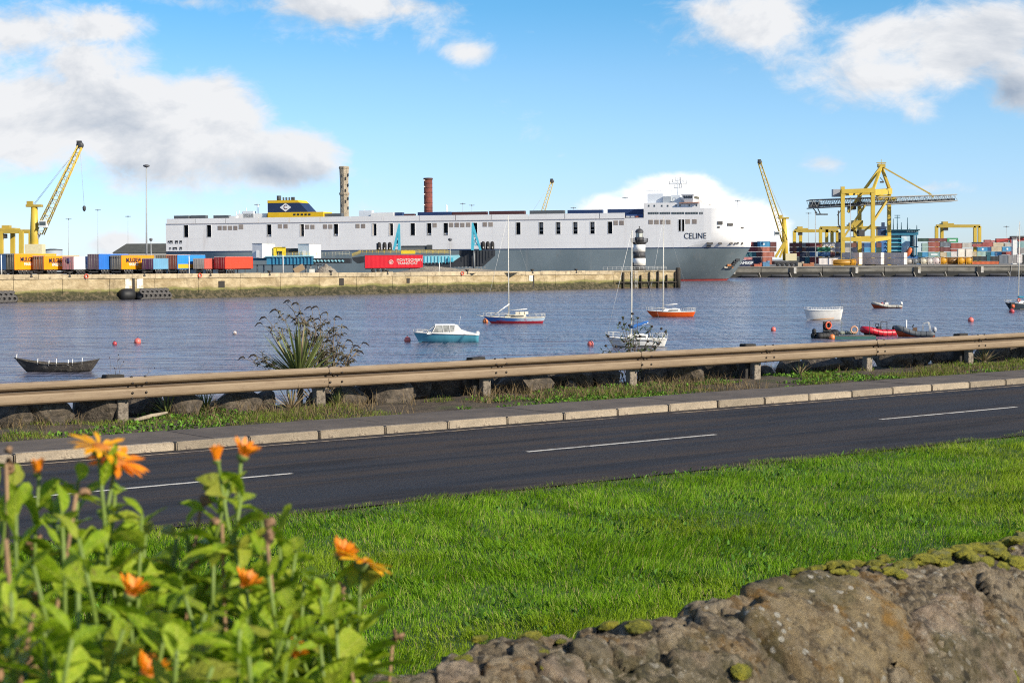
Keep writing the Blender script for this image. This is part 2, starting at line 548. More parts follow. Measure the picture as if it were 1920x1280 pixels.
mb.add([(-90, 16.72, .02), (200, 16.72, .02), (200, 23.6, .02), (-90, 23.6, .02)], [(0, 1, 2, 3)])
struct(mb.build('road', q.m, rot=RROT))
PAINT = mat('road_paint', (.62, .58, .50), .75, .18, 9, bump=.3, bscale=60, col2=(.2, .18, .16), c2amt=.35, c2scale=7)
PAINTY = mat('edge_line_paint', (.42, .31, .19), .8, .25, 6, bump=.3, bscale=60, col2=(.13, .11, .1), c2amt=.55, c2scale=5)
def roadmark(name, s0, s1, p0, w, m):
    mb = MB(); n = max(1, int((s1 - s0) / .5))
    for i in range(n):
        a = s0 + (s1 - s0) * i / n; b_ = s0 + (s1 - s0) * (i + 1) / n
        mb.add([(a, p0 - w / 2, .025), (b_, p0 - w / 2, .025), (b_, p0 + w / 2, .025), (a, p0 + w / 2, .025)], [(0, 1, 2, 3)])
    me = mb.mesh(name)
    bm = bmesh.new(); bm.from_mesh(me); bmesh.ops.remove_doubles(bm, verts=bm.verts, dist=.001); bm.to_mesh(me); bm.free()
    return struct(link(name, me, m, rot=RROT))
sD0, pD = SP(G(995, 848, .02)); sD1, pD1 = SP(G(1345, 815, .02)); sD2, pD2 = SP(G(1640, 785.5, .02))
pD = (pD + pD1 + pD2) / 3
per = sD2 - sD0; ln = sD1 - sD0
for k in range(-3, 6):
    roadmark('centre_line', sD0 + k * per, sD0 + k * per + ln, pD, .10, PAINT)
sg0, pg = SP(G(1158, 784, .02)); sg1, _ = SP(G(1262, 775, .02))
roadmark('edge_line', -40, sg0, pg + .05, .09, PAINTY)
roadmark('edge_line', sg1, 120, pg + .05, .09, PAINTY)
PK = SP(G(960, 797, .02))[1]                 # kerb face
PK = 23.55
# ---- kerb of single stones
KERB = mat('kerb_concrete', (.30, .243, .175), .85, .25, 6, bump=.6, bscale=40, col2=(.13, .10, .075), c2amt=.3, c2scale=11, rand=.22)
sJ, _ = SP(G(962, 785, .12)); sJ2, _ = SP(G(1506, 740, .12)); LK = (sJ2 - sJ) / 6.0
if not (.8 < LK < 1.3): LK = 1.0
kerb_root = bpy.data.objects.new('kerb', None); COL.objects.link(kerb_root); struct(kerb_root)
kerb_root.rotation_euler = RROT
def kstone(L, seed):
    r_ = random.Random(seed)
    me = bpy.data.meshes.new('kerb_stone'); bm = bmesh.new()
    bmesh.ops.create_cube(bm, size=1)
    bmesh.ops.scale(bm, vec=(L, .15, .30), verts=bm.verts)
    bmesh.ops.bevel(bm, geom=[e for e in bm.edges], offset=.016, segments=2, affect='EDGES')
    for v in bm.verts:
        v.co += Vector((r_.uniform(-1, 1), r_.uniform(-1, 1), r_.uniform(-1, 1))) * .003
    bm.to_mesh(me); bm.free(); return me
kms = [kstone(LK - .028, i) for i in range(4)]
k0 = int((5 - sJ) / LK)
for k in range(k0, k0 + 38):
    s = sJ + (k + .5) * LK
    link('kerb_stone', kms[k % 4], KERB, kerb_root, (s, PK + .075 + random.uniform(-.008, .008), -.005 + random.uniform(-.007, .007)), (random.uniform(-.008, .008), random.uniform(-.004, .004), random.uniform(-.006, .006)))
sa = sJ + k0 * LK; sb = sJ + (k0 + 38) * LK
mb = MB(); mb.b2(-60, sa - .01, PK, PK + .15, -.16, .14); mb.build('kerb_run', KERB, kerb_root)
mb = MB(); mb.b2(sb + .01, 160, PK, PK + .15, -.16, .14); mb.build('kerb_run', KERB, kerb_root)
mb = MB(); mb.b2(-60, 160, PK + .04, PK + .14, -.3, .10); mb.build('kerb_bedding', mat('kerb_joint_dirt', (.05, .04, .03), .95), kerb_root)
# ---- pavement of concrete slabs
PP0 = PK + .155; PP1 = 25.40
q = NM('pavement_concrete')
v = q.map((1, 1, 1))
c = q.mix(q.rng(q.noise(v, 1.3, 7, .65), .3, .7), (.062, .048, .036), (.125, .097, .072))
c = q.mix(q.rng(q.noise(v, 6, 6, .7), .5, .72, 0, .6), c, (.045, .037, .03))
c = q.mix(q.rng(q.noise(v, 90, 3), .3, .7, 0, .3), c, (.18, .15, .12))
q.col(c); q.rough(.9); q.bump(q.noise(v, 70, 5), .35, .02)
PAVE = q.m
pav = bpy.data.objects.new('pavement', None); COL.objects.link(pav); struct(pav); pav.rotation_euler = RROT
s0j, _ = SP(G(700, 791, .12)); 
LS = 3.35
for k in range(-7, 14):
    mb = MB()
    a = s0j + k * LS + .012; b_ = s0j + (k + 1) * LS - .012
    dz = random.uniform(-.004, .006)
    mb.b2(a, b_, PP0, PP1, -.1, .125 + dz)
    o = mb.build('slab', PAVE, pav)
    bv = o.modifiers.new('bevel', 'BEVEL'); bv.width = .012; bv.segments = 1
mb = MB(); mb.b2(-60, s0j - 7 * LS - .01, PP0, PP1, -.1, .125); mb.build('slab_run', PAVE, pav)
mb = MB(); mb.b2(s0j + 14 * LS + .01, 160, PP0, PP1, -.1, .125); mb.build('slab_run', PAVE, pav)
mb = MB(); mb.b2(-60, 160, PP0 + .01, PP1 - .01, -.2, .085); mb.build('slab_bedding', mat('joint_dirt', (.03, .025, .02), .95), pav)

# ---- verge and river bank
q = NM('verge_earth')
v = q.map((1, 1, 1))
c = q.mix(q.rng(q.noise(v, 2.5, 8, .65), .35, .65), (.055, .041, .028), (.12, .09, .058))
c = q.mix(q.rng(q.noise(v, 1.1, 6, .6), .5, .7, 0, .7), c, (.07, .085, .022))
c = q.mix(q.rng(q.noise(v, 40, 4, .7), .55, .75, 0, .6), c, (.2, .16, .11))
q.col(c); q.rough(.97); q.bump(q.noise(v, 18, 8, .7), 1.0, .06)
EARTH = q.m
def verge_z(s, p):
    z = .03 + .05 * fbm(s * .9, p * .9) + .03 * fbm(s * 3.1, p * 3.1, 4)
    t = max(0, min(1, (p - PP1) / .35)); z = .085 * (1 - t) + z * t
    if p > 29.6:
        k = (p - 29.6)
        z -= k * k * .55 if k < 1 else .55 + (k - 1) * .95
    return max(z, WZ - 1.5)
ss = list(np.arange(0, 56, .16)); ps = [PP1 - .03] + list(np.arange(PP1 + .05, 30.6, .16)) + list(np.arange(30.9, 38.5, .6))
ss = [-60, -30, -10] + ss + [60, 75, 100, 160]
vs = [(s, p, verge_z(s, p)) for s in ss for p in ps]
n = len(ps)
fs = [(i * n + j, (i + 1) * n + j, (i + 1) * n + j + 1, i * n + j + 1) for i in range(len(ss) - 1) for j in range(n - 1)]
mb = MB(); mb.add(vs, fs, 0, True)
struct(mb.build('verge', EARTH, rot=RROT, recalc=False))

# ---- raised garden terrace behind the stone wall (the photographer's side)
WP = [Vector((-2.9, .75)), Vector((-.26, 3.3)), Vector((1.47, 5.02)), Vector((5.6, 9.2))]   # wall top, far edge
BEDZ = 1.72
q = NM('garden_soil')
v = q.map((1, 1, 1))
q.col(q.mix(q.rng(q.noise(v, 6, 8, .7), .35, .65), (.03, .022, .015), (.075, .055, .038))); q.rough(.97); q.bump(q.noise(v, 22, 8, .7), 1., .05)
mb = MB()
poly = [(-2.9, .55), (-.2, 3.14), (1.5, 4.83), (5.6, 8.96), (9, 5), (4, -6), (-6, -6), (-6, -2)]
mb.prism(poly, -.3, BEDZ)
struct(mb.build('garden_terrace', q.m))

# ---- port land
q = NM('port_concrete')
v = q.map((1, 1, 1))
c = q.mix(q.rng(q.noise(v, .05, 8, .65), .35, .65), (.16, .15, .13), (.27, .25, .22)); q.col(c); q.rough(.9)
PORT = q.m
# ================================================================== NEAR THINGS
def blades(name, xs, ys, zs, h, w, lean, leandir, cols, matl, kind='stuff'):
    """grass: every blade is a bent tapering strip of three triangles"""
    N = len(xs)
    fa = rng.uniform(0, 2 * np.pi, N)
    wx, wy = np.cos(fa) * w / 2, np.sin(fa) * w / 2
    lx, ly = np.cos(leandir) * lean * h, np.sin(leandir) * lean * h
    V = np.zeros((N, 5, 3), np.float32)
    V[:, 0] = np.stack([xs - wx, ys - wy, zs], 1); V[:, 1] = np.stack([xs + wx, ys + wy, zs], 1)
    mx, my, mz = xs + lx * .35, ys + ly * .35, zs + h * .58
    V[:, 2] = np.stack([mx - wx * .8, my - wy * .8, mz], 1); V[:, 3] = np.stack([mx + wx * .8, my + wy * .8, mz], 1)
    V[:, 4] = np.stack([xs + lx, ys + ly, zs + h * np.sqrt(np.maximum(.1, 1 - .5 * lean ** 2))], 1)
    me = bpy.data.meshes.new(name)
    me.vertices.add(N * 5); me.vertices.foreach_set('co', V.ravel())
    base = (np.arange(N) * 5)[:, None]
    tri = np.array([0, 1, 3, 0, 3, 2, 2, 3, 4])[None, :] + base
    me.loops.add(N * 9); me.loops.foreach_set('vertex_index', tri.ravel().astype(np.int32))
    me.polygons.add(N * 3)
    me.polygons.foreach_set('loop_start', (np.arange(N * 3) * 3).astype(np.int32))
    me.update(calc_edges=True)
    at = me.color_attributes.new('tint', 'FLOAT_COLOR', 'POINT')
    c4 = np.ones((N, 5, 4), np.float32); c4[:, :, :3] = cols[:, None, :]
    at.data.foreach_set('color', c4.ravel())
    o = link(name, me, matl)
    o['kind'] = kind
    return o
def blade_mat(name, transl=.35, rough=.5):
    m = bpy.data.materials.new(name); m.use_nodes = True
    N = m.node_tree.nodes; L = m.node_tree.links; b = N['Principled BSDF']
    a = N.new('ShaderNodeAttribute'); a.attribute_name = 'tint'
    L.new(a.outputs['Color'], b.inputs['Base Color']); b.inputs['Roughness'].default_value = rough
    b.inputs['Specular IOR Level'].default_value = .15
    tr = N.new('ShaderNodeBsdfTranslucent'); L.new(a.outputs['Color'], tr.inputs[0])
    ms = N.new('ShaderNodeMixShader'); ms.inputs[0].default_value = transl
    L.new(b.outputs[0], ms.inputs[1]); L.new(tr.outputs[0], ms.inputs[2])
    L.new(ms.outputs[0], N['Material Output'].inputs[0])
    return m
GRASS = blade_mat('grass_blades', .25, .6)
def vnoise(x, y, sc, seed=0):
    """cheap smooth value noise on arrays"""
    r = np.random.default_rng(seed); T = r.random((256, 256))
    x = x * sc + 1000; y = y * sc + 1000
    xi = np.floor(x).astype(int); yi = np.floor(y).astype(int); fx = x - xi; fy = y - yi
    fx = fx * fx * (3 - 2 * fx); fy = fy * fy * (3 - 2 * fy)
    g = lambda i, j: T[i % 256, j % 256]
    return (g(xi, yi) * (1 - fx) + g(xi + 1, yi) * fx) * (1 - fy) + (g(xi, yi + 1) * (1 - fx) + g(xi + 1, yi + 1) * fx) * fy
# ---- lawn
NB = 560000
u = rng.random(NB)
Y = np.sqrt(9.3 ** 2 + u * (29.5 ** 2 - 9.3 ** 2)) if False else (9.3 + (29.5 - 9.3) * rng.random(NB) ** 1.15)
X = (rng.random(NB) * 2 - 1) * (Y * .315 + .8)
p_ = X * RN.x + Y * RN.y; s_ = X * RD.x + Y * RD.y
edge = 16.9 + .22 * (vnoise(s_, s_ * 0, 1.6, 3) - .5) + .12 * (vnoise(s_, s_ * 0, 6, 4) - .5)
ok = p_ < edge
X, Y, p_, s_, edge = X[ok], Y[ok], p_[ok], s_[ok], edge[ok]
pa = vnoise(X, Y, 1.3, 1) * .5 + vnoise(X, Y, 3.4, 2) * .5
pb = vnoise(X, Y, .35, 5); pc = vnoise(X, Y, 7.0, 6)
nearedge = np.clip(1 - (edge - p_) / .8, 0, 1)
h = (.018 + .16 * np.clip(pa - .30, 0, 1) + .06 * rng.random(len(X)) ** 2 + .07 * (pc - .5)) * (1 - .45 * nearedge)
h = np.maximum(h, .02)
lean = np.clip(.2 + .9 * rng.random(len(X)) * (.35 + pc), .05, 1.25)
ld = 2 * np.pi * vnoise(X, Y, .9, 8) * 1.5 + rng.normal(0, .9, len(X))
c0 = np.array([.085, .20, .003]); c1 = np.array([.19, .35, .007]); c2 = np.array([.36, .42, .08]); c3 = np.array([.16, .15, .08])
t = np.clip(.35 * pb + .6 * pa + rng.normal(0, .28, len(X)), 0, 1)[:, None]
cl = c0 * (1 - t) + c1 * t
yl = np.clip((vnoise(X, Y, .55, 15) - .55) * 3, 0, 1)[:, None]; cl = cl * (1 - yl * .5) + np.array([.27, .33, .015]) * yl * .5
k = (rng.random(len(X)) < .09)[:, None]; cl = np.where(k, c2 * rng.uniform(.7, 1.2, (len(X), 1)), cl)
k = (rng.random(len(X)) < .03)[:, None]; cl = np.where(k, np.array([.34, .27, .13]), cl)
k = (rng.random(len(X)) < nearedge * .7)[:, None]; cl = np.where(k, c3 * rng.uniform(.6, 1.2, (len(X), 1)), cl)
o = blades('lawn_grass', X, Y, np.zeros(len(X)), h, rng.uniform(.0032, .007, len(X)), lean, ld, cl, GRASS)
o['label'] = 'bright green mown lawn between the stone wall and the road'

# broad leaved weeds in the lawn
r = np.random.default_rng(91); n = 26000
Y = 9.3 + 20 * r.random(n) ** 1.15; X = (r.random(n) * 2 - 1) * (Y * .315 + .8)
ok = (X * RN.x + Y * RN.y < 16.7) & (vnoise(X, Y, .8, 41) + .5 * (vnoise(X, Y, 4.5, 42) - .5) > .70)
X, Y = X[ok], Y[ok]; n = len(X)
o = blades('lawn_weeds', X, Y, r.uniform(.01, .06, n), r.uniform(.03, .07, n), r.uniform(.014, .03, n), r.uniform(.5, 1.3, n), r.uniform(0, 6.28, n), np.array([.075, .17, .02]) * r.uniform(.5, 1.5, (n, 1)), GRASS)
o['label'] = 'patches of broad leaved weeds growing in the lawn'
# ---- verge weeds: tufts of green and dry grass
def scatter_verge(n, seed, p0, p1, thr, sc):
    r = np.random.default_rng(seed)
    s = r.uniform(2, 52, n); p = r.uniform(p0, p1, n)
    k = vnoise(s, p * 1.3, sc, seed) + .35 * (vnoise(s, p, sc * 4, seed + 1) - .5)
    ok = k > thr
    s, p = s[ok], p[ok]
    z = np.array([verge_z(a, b) for a, b in zip(s, p)])
    W_ = np.array([RD.x, RD.y]); N_ = np.array([RN.x, RN.y])
    return s * W_[0] + p * N_[0], s * W_[1] + p * N_[1], z, s, p
r = np.random.default_rng(11)
X, Y, Z, S, P = scatter_verge(100000, 21, PP1 + .45, 28.5, .46, .75)
n = len(X); h = r.uniform(.03, .13, n) * (.35 + 1.4 * vnoise(S, P, .9, 77)) * np.where(P < 26.3, .6, 1.0); t = r.random((n, 1))
cl = np.array([.10, .17, .015]) * (1 - t) + np.array([.22, .27, .035]) * t
k = (r.random(n) < .3)[:, None]; cl = np.where(k, np.array([.22, .17, .08]) * r.uniform(.6, 1.1, (n, 1)), cl)
o = blades('verge_grass', X, Y, Z - .01, h, r.uniform(.006, .012, n), r.uniform(.2, 1.1, n), r.uniform(0, 6.28, n), cl, GRASS)
o['label'] = 'patchy green and straw coloured grass under the crash barrier'
X, Y, Z, S, P = scatter_verge(26000, 41, PP1 + .7, 30.3, .54, .6)
n = len(X); cl = np.array([.25, .18, .09]) * r.uniform(.45, 1.1, (n, 1))
o = blades('dry_grass', X, Y, Z - .01, r.uniform(.12, .38, n), r.uniform(.006, .012, n), r.uniform(.2, 1.25, n), r.uniform(0, 6.28, n), cl, GRASS)
o['label'] = 'dead brown grass stalks among the boulders behind the pavement'
# low leafy ground cover (rosettes of small leaves)
X, Y, Z, S, P = scatter_verge(26000, 61, PP1 + .4, 29.3, .56, .55)
n = len(X); cl = np.array([.12, .24, .028]) * r.uniform(.5, 1.4, (n, 1))
o = blades('ground_cover', X, Y, Z + r.uniform(0, .05, n), r.uniform(.03, .075, n), r.uniform(.025, .05, n), r.uniform(.6, 1.4, n), r.uniform(0, 6.28, n), cl, GRASS)
o['label'] = 'low leafy weeds spreading along the verge beside the pavement'

# ---- crash barrier
q = NM('weathered_rail_steel')
v = q.map((1, 1, 1)); z = q.sep(v)[2]; vl = q.map((.25, 1, 3)); vfn = q.map((1, 4, 4))
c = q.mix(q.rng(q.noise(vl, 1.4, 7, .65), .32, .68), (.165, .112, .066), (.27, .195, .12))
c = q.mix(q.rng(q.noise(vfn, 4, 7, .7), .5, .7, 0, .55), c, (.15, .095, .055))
groove_band = q.math('MULTIPLY', q.rng(q.math('ABSOLUTE', q.math('SUBTRACT', z, .645)), .015, .045, 1, 0), .8)  # darker brown band along the groove between the two waves
c = q.mix(groove_band, c, (.07, .045, .028))
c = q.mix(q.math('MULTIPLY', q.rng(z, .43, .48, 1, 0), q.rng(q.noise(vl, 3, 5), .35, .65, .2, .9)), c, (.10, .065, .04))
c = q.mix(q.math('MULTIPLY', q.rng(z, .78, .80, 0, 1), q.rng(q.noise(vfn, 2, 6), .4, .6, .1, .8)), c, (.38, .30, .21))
q.col(c); q.rough(.68); q.bump(q.noise(v, 22, 6, .7), .25, .02); STEEL = q.m
POSTM = mat('grey_post_timber', (.24, .20, .155), .85, .25, 6, bump=.6, bscale=25, col2=(.11, .09, .07), c2amt=.4, c2scale=5, rand=.15)
DARKW = mat('dark_tarred_timber', (.028, .024, .02), .85, .3, 8, bump=.6, bscale=30)
BOLTM = mat('dark_bolt_steel', (.045, .036, .03), .5, .2, 20, metal=.5)
PR = 28.3
barrier = thing('crash_barrier', 'long tan steel crash barrier on short posts beside the pavement', 'barrier', (0, 0, 0), RA)
prof = [(.0, .80), (-.055, .808), (-.095, .79), (-.115, .755), (-.112, .715), (-.085, .688), (-.015, .668), (.005, .65), (.0, .628), (-.035, .612), (-.085, .602), (-.095, .58), (-.098, .49), (-.09, .455), (-.06, .43), (.0, .422)]
inner = [(a + .008, z) for a, z in prof]
def beam_mesh(L):
    mb = MB(); n = len(prof)
    for end in (0, L):
        mb.v += [(end, a, z) for a, z in prof] + [(end, a, z) for a, z in inner]
    k = 2 * n
    for i in range(n - 1):
        mb.f.append((i, i + 1, k + i + 1, k + i)); mb.f.append((n + i, k + n + i, k + n + i + 1, n + i + 1))
    mb.f += [(i, n + i, n + i + 1, i + 1) for i in range(n - 1)] + [(k + i, k + i + 1, k + n + i + 1, k + n + i) for i in range(n - 1)]
    mb.f += [(0, k, k + n, n), (n - 1, 2 * n - 1, k + 2 * n - 1, k + n - 1)]
    mb.mi = [0] * len(mb.f); mb.sm = [False] * len(mb.f)
    me = mb.mesh('rail_beam')
    bm = bmesh.new(); bm.from_mesh(me); bmesh.ops.recalc_face_normals(bm, faces=bm.faces); bm.to_mesh(me); bm.free()
    return me
def s_at(x, p):
    # where the pixel column x meets the vertical plane at distance p (road frame)
    r = ray(x, 690); t = p / (r.x * RN.x + r.y * RN.y)
    return r.x * t * RD.x + r.y * t * RD.y
post_px = [228, 600, 912, 1187, 1420, 1630, 1820]
ps_ = [s_at(x, PR) for x in post_px]
SPC = (ps_[-1] - ps_[0]) / 6
allp = [ps_[0] - SPC * k for k in (3, 2, 1)] + ps_ + [ps_[-1] + SPC * k for k in (1, 2, 3, 4)]
bolt = MB(); bolt.lathe([(.022, 0), (.022, .014), (.012, .02)], 6, axis='Y'); boltme = bolt.mesh('bolt')
for i in range(len(allp) - 1):
    L_ = allp[i + 1] - allp[i]
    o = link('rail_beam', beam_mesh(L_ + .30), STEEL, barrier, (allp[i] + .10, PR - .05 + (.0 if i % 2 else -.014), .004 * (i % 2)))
    for (a, z) in ((-.13, .805), (.13, .805), (-.13, .70), (.13, .70), (0, .645), (-.13, .53), (.13, .53), (-.13, .44), (.13, .44)):
        uo = {.805: -.06, .70: -.105, .645: -.01, .53: -.098, .44: -.078}[z]
        link('bolt', boltme, BOLTM, o, (a + .15, uo - (.016 if i % 2 == 0 else .03), z))
pm = bpy.data.meshes.new('post'); bm = bmesh.new(); bmesh.ops.create_cube(bm, size=1)
bmesh.ops.scale(bm, vec=(.20, .16, 1.1), verts=bm.verts); bmesh.ops.bevel(bm, geom=list(bm.edges), offset=.012, segments=1, affect='EDGES'); bm.to_mesh(pm); bm.free()
pd = bpy.data.meshes.new('spacer_block'); bm = bmesh.new(); bmesh.ops.create_cube(bm, size=1)
bmesh.ops.scale(bm, vec=(.34, .22, .9), verts=bm.verts); bmesh.ops.bevel(bm, geom=list(bm.edges), offset=.015, segments=1, affect='EDGES'); bm.to_mesh(pd); bm.free()
for i, s in enumerate(allp):
    o = link('post', pm, POSTM, barrier, (s + .02, PR + .08, .20), (0, random.uniform(-.03, .03), 0))
    if i % 2 == 1:
        link('timber_block', pd, DARKW, o, (-.06, .20, .19))

# ---- boulders of the river bank
ROCK = NM('bank_rock')
v = ROCK.map((1, 1, 1))
c = ROCK.mix(ROCK.rng(ROCK.noise(v, 2.5, 8, .65), .35, .65), (.06, .049, .038), (.165, .13, .095))
c = ROCK.mix(ROCK.rng(ROCK.noise(v, 7, 8, .7), .52, .7, 0, .8), c, (.045, .04, .036))
c = ROCK.mix(ROCK.rng(ROCK.noise(v, 3.3, 5, .6), .60, .72, 0, .6), c, (.30, .25, .18))
ROCK.col(c); ROCK.rough(.93); ROCK.bump(ROCK.noise(v, 9, 9, .7), .9, .08); ROCK = ROCK.m
def rock_mesh(seed, n=3, name='boulder', rough=.28):
    r_ = random.Random(seed); me = bpy.data.meshes.new(name); bm = bmesh.new()
    bmesh.ops.create_icosphere(bm, subdivisions=n, radius=1)
    o_ = Vector((r_.uniform(-50, 50), r_.uniform(-50, 50), r_.uniform(-50, 50)))
    planes = [(Vector((r_.gauss(0, 1), r_.gauss(0, 1), r_.gauss(0, 1))).normalized(), r_.uniform(.55, .85)) for _ in range(9)]
    for v in bm.verts:
        c_ = v.co.copy()
        for nrm, d in planes:
            k = c_.dot(nrm) - d
            if k > 0: c_ -= nrm * k * .88
        c_ += v.co * rough * .45 * mnoise.fractal(c_ * 1.3 + o_, 1, 2, 4) + v.co * .05 * mnoise.noise(c_ * 6 + o_)
        v.co = c_
    bm.to_mesh(me); bm.free()
    for p in me.polygons: p.use_smooth = False
    return me
# x px, y px of the foot, width px, height px, what tells it apart
rocks = [(85, 812, 78, 52, 'dark boulder in dry grass at the left edge of the verge'),
         (20, 822, 70, 45, 'brown grassy boulder at the far left end of the verge'),
         (186, 793, 96, 62, 'big dark boulder left of the first barrier post'),
         (262, 770, 60, 40, 'dark boulder just right of the first barrier post'),
         (340, 775, 70, 40, 'low dark rock between two small spiky plants'),
         (440, 770, 78, 36, 'half buried brown rock left of the large spiky plant'),
         (492, 768, 46, 30, 'small tan rock at the foot of the large spiky plant'),
         (655, 757, 66, 32, 'flat brown rock just right of the second barrier post'),
         (720, 752, 78, 46, 'rounded brown boulder with a dark top under the barrier'),
         (775, 742, 66, 44, 'dark pointed boulder between the brown boulder and the third post'),
         (836, 738, 82, 46, 'wide black boulder left of the pale cracked rock'),
         (886, 742, 54, 52, 'pale cracked rock standing left of the third barrier post'),
         (945, 728, 50, 34, 'dark rock directly right of the third barrier post'),
         (985, 732, 88, 44, 'long slanting grey brown boulder right of the third post'),
         (1012, 714, 40, 24, 'small dark rock behind the long slanting boulder'),
         (1062, 722, 80, 36, 'low brown boulder midway between third and fourth posts'),
         (1122, 712, 80, 40, 'dark mossy boulder left of the leafy bush'),
         (1228, 708, 70, 34, 'dark rock in twigs right of the fourth barrier post'),
         (1282, 716, 60, 34, 'pinkish brown boulder with white flecks before the fifth post'),
         (1345, 702, 70, 40, 'large squarish brown boulder left of the fifth post'),
         (1390, 694, 50, 34, 'black rock tucked behind the fifth barrier post'),
         (1480, 694, 44, 22, 'low dark rock right of the fifth barrier post'),
         (1540, 690, 70, 24, 'low black rock between fifth and sixth posts'),
         (1580, 692, 24, 24, 'small upright pale stone left of the sixth post'),
         (1604, 688, 36, 32, 'small dark notched boulder touching the sixth post'),
         (1670, 682, 60, 30, 'dark rock in grass right of the sixth post'),
         (1720, 676, 60, 32, 'black rock halfway between sixth and seventh posts'),
         (1770, 674, 64, 34, 'dark brown rock left of the seventh post'),
         (1860, 668, 60, 34, 'dark rock in dry stalks right of the seventh post'),
         (1905, 664, 60, 36, 'black boulder at the right end of the verge')]
for i, (x, y, w, hh, lab) in enumerate(rocks):
    s = s_at(x, 29.35); s_front, pf = SP(G(x, y, .1))
    p = min(max(pf + .3, 28.8), 29.4)
    s = s_at(x, p)
    wpt = RW(s, p); dpt = wpt.y
    m_px = dpt / F
    me = rock_mesh(100 + i)
    W_ = w * m_px * .70; H_ = hh * m_px * .95
    o = link('boulder', me, ROCK, None, (wpt.x, wpt.y, verge_z(s, p) + H_ * .45), (random.uniform(-.15, .15), random.uniform(-.15, .15), random.uniform(0, 6)))
    o.scale = (W_, W_ * random.uniform(.75, 1.0), H_)
    tag(o, lab, 'boulder', 'boulders along the river bank')
rs = random.Random(55)
sm_rocks = [rock_mesh(400 + i, 2) for i in range(6)]
gaps = {}
for i, x in enumerate(sorted(rs.uniform(15, 1915) for _ in range(44))):
    p = rs.uniform(28.85, 29.7); s = s_at(x, p); wpt = RW(s, p); W_ = rs.uniform(.12, .30); H_ = W_ * rs.uniform(.6, .95)
    o = link('boulder', sm_rocks[i % 6], ROCK, None, (wpt.x, wpt.y, verge_z(s, p) + H_ * .45), (rs.uniform(-.4, .4), rs.uniform(-.4, .4), rs.uniform(0, 6)), (W_, W_ * rs.uniform(.7, 1), H_))
    g_ = sum(1 for q_ in post_px if q_ < x); gaps[g_] = gaps.get(g_, 0) + 1
    NTH = ['first', 'second', 'third', 'fourth', 'fifth', 'sixth', 'seventh', 'eighth', 'ninth', 'tenth', 'eleventh', 'twelfth', 'thirteenth', 'fourteenth', 'fifteenth']
    where = 'left of the first barrier post' if g_ == 0 else 'right of the seventh barrier post' if g_ == 7 else 'between %s and %s barrier posts' % (NTH[g_ - 1], NTH[g_])
    tag(o, 'small dark rock, %s from left %s' % (NTH[gaps[g_] - 1], where), 'boulder', 'small rocks along the river bank')
BARK = mat('bush_twigs', (.085, .062, .045), .9, .3, 12)
BARK2 = mat('pale_twigs', (.19, .145, .10), .9, .3, 12)
def leafmesh(name, L=1.0, Wd=.3, fold=.25, curl=.25, n=5, widest=.6):
    mb = MB(); vs = []; fs = []
    for i in range(n + 1):
        t = i / n
        if t < widest: w = math.sin(t / widest * math.pi / 2) ** .8
        else: w = math.cos((t - widest) / (1 - widest) * math.pi / 2) ** .6 if t < 1 else 0
        w = max(w, .10 if t == 0 else 0.02) * Wd / 2
        x = t * L; z = -curl * t * t * L
        vs += [(x, -w, z + w * fold), (x, 0, z), (x, w, z + w * fold)]
    for i in range(n):
        for j in (0, 1):
            a = i * 3 + j
            fs.append((a, a + 3, a + 4, a + 1))
    mb.add(vs, fs, 0, True)
    return mb.mesh(name)
# ---- spiky yucca-like plants
SPIKE = [mat('spike_leaf_green', (.14, .17, .05), .5, .35, 5, transl=.15, rand=.35), mat('spike_leaf_dry', (.27, .20, .11), .8, .3, 5, transl=.1, rand=.3)]
def spike_mesh():
    mb = MB(); vs = []; fs = []
    for i in range(6):
        t = i / 5; w = .5 * (1 - t ** 2.2) * (.75 + .6 * t if t < .4 else 1.0) + .01
        vs += [(t, -w, .25 * w), (t, 0, -.12 * t * t * 0), (t, w, .25 * w)]
    for i in range(5):
        for j in (0, 1):
            a = i * 3 + j; fs.append((a, a + 3, a + 4, a + 1))
    mb.add(vs, fs, 0, True); return mb.mesh('leaf')
spk = [spike_mesh(), spike_mesh()]
spk[0].materials.append(SPIKE[0]); spk[1].materials.append(SPIKE[1])
def spiky(name, label, base, n, L, wd, stem, seed, dry=.15, group=None, elmin=.12):
    r_ = random.Random(seed)
    t = thing(name, label, 'plant', base, 0, group)
    mb = MB(); mb.path([(0, 0, -.1), (0, 0, stem * .5), (.01, 0, stem + .03)], [.05, .06, .045], 8)
    mb.build('stem', mat('yucca_stem', (.12, .09, .06), .9, .3, 10, bump=.5), t)
    for i in range(n):
        el_ = elmin + (1.42 - elmin) * (i / n) * r_.uniform(.85, 1.1)
        a = i * 2.399 + r_.uniform(-.2, .2)
        d_ = r_.random() < dry or el_ < 0
        l_ = L * r_.uniform(.75, 1.05) * (.85 if el_ < .2 else 1)
        link('leaf', spk[1 if d_ else 0], None, t, (0, 0, stem), (r_.uniform(-.6, .6), -el_, a), (l_, wd, wd))
    return t
def verge_pt(x, p): 
    s = s_at(x, p); w_ = RW(s, p); w_.z = verge_z(s, p) - .02; return w_
b0 = verge_pt(562, 29.1)
spiky('spiky_plant', 'large green spiky yucca rising behind the barrier beside the bare shrub', b0, 130, 1.2, .055, .50, 3, .10, elmin=-.2)
spiky('spiky_plant', 'small spiky plant in front of the boulder right of the first post', verge_pt(312, 28.7), 34, .55, .03, .05, 4, .2, 'small spiky plants under the barrier', .3)
spiky('spiky_plant', 'small spiky plant with splayed leaves midway between the first two posts', verge_pt(385, 28.7), 30, .55, .03, .05, 5, .25, 'small spiky plants under the barrier', .3)
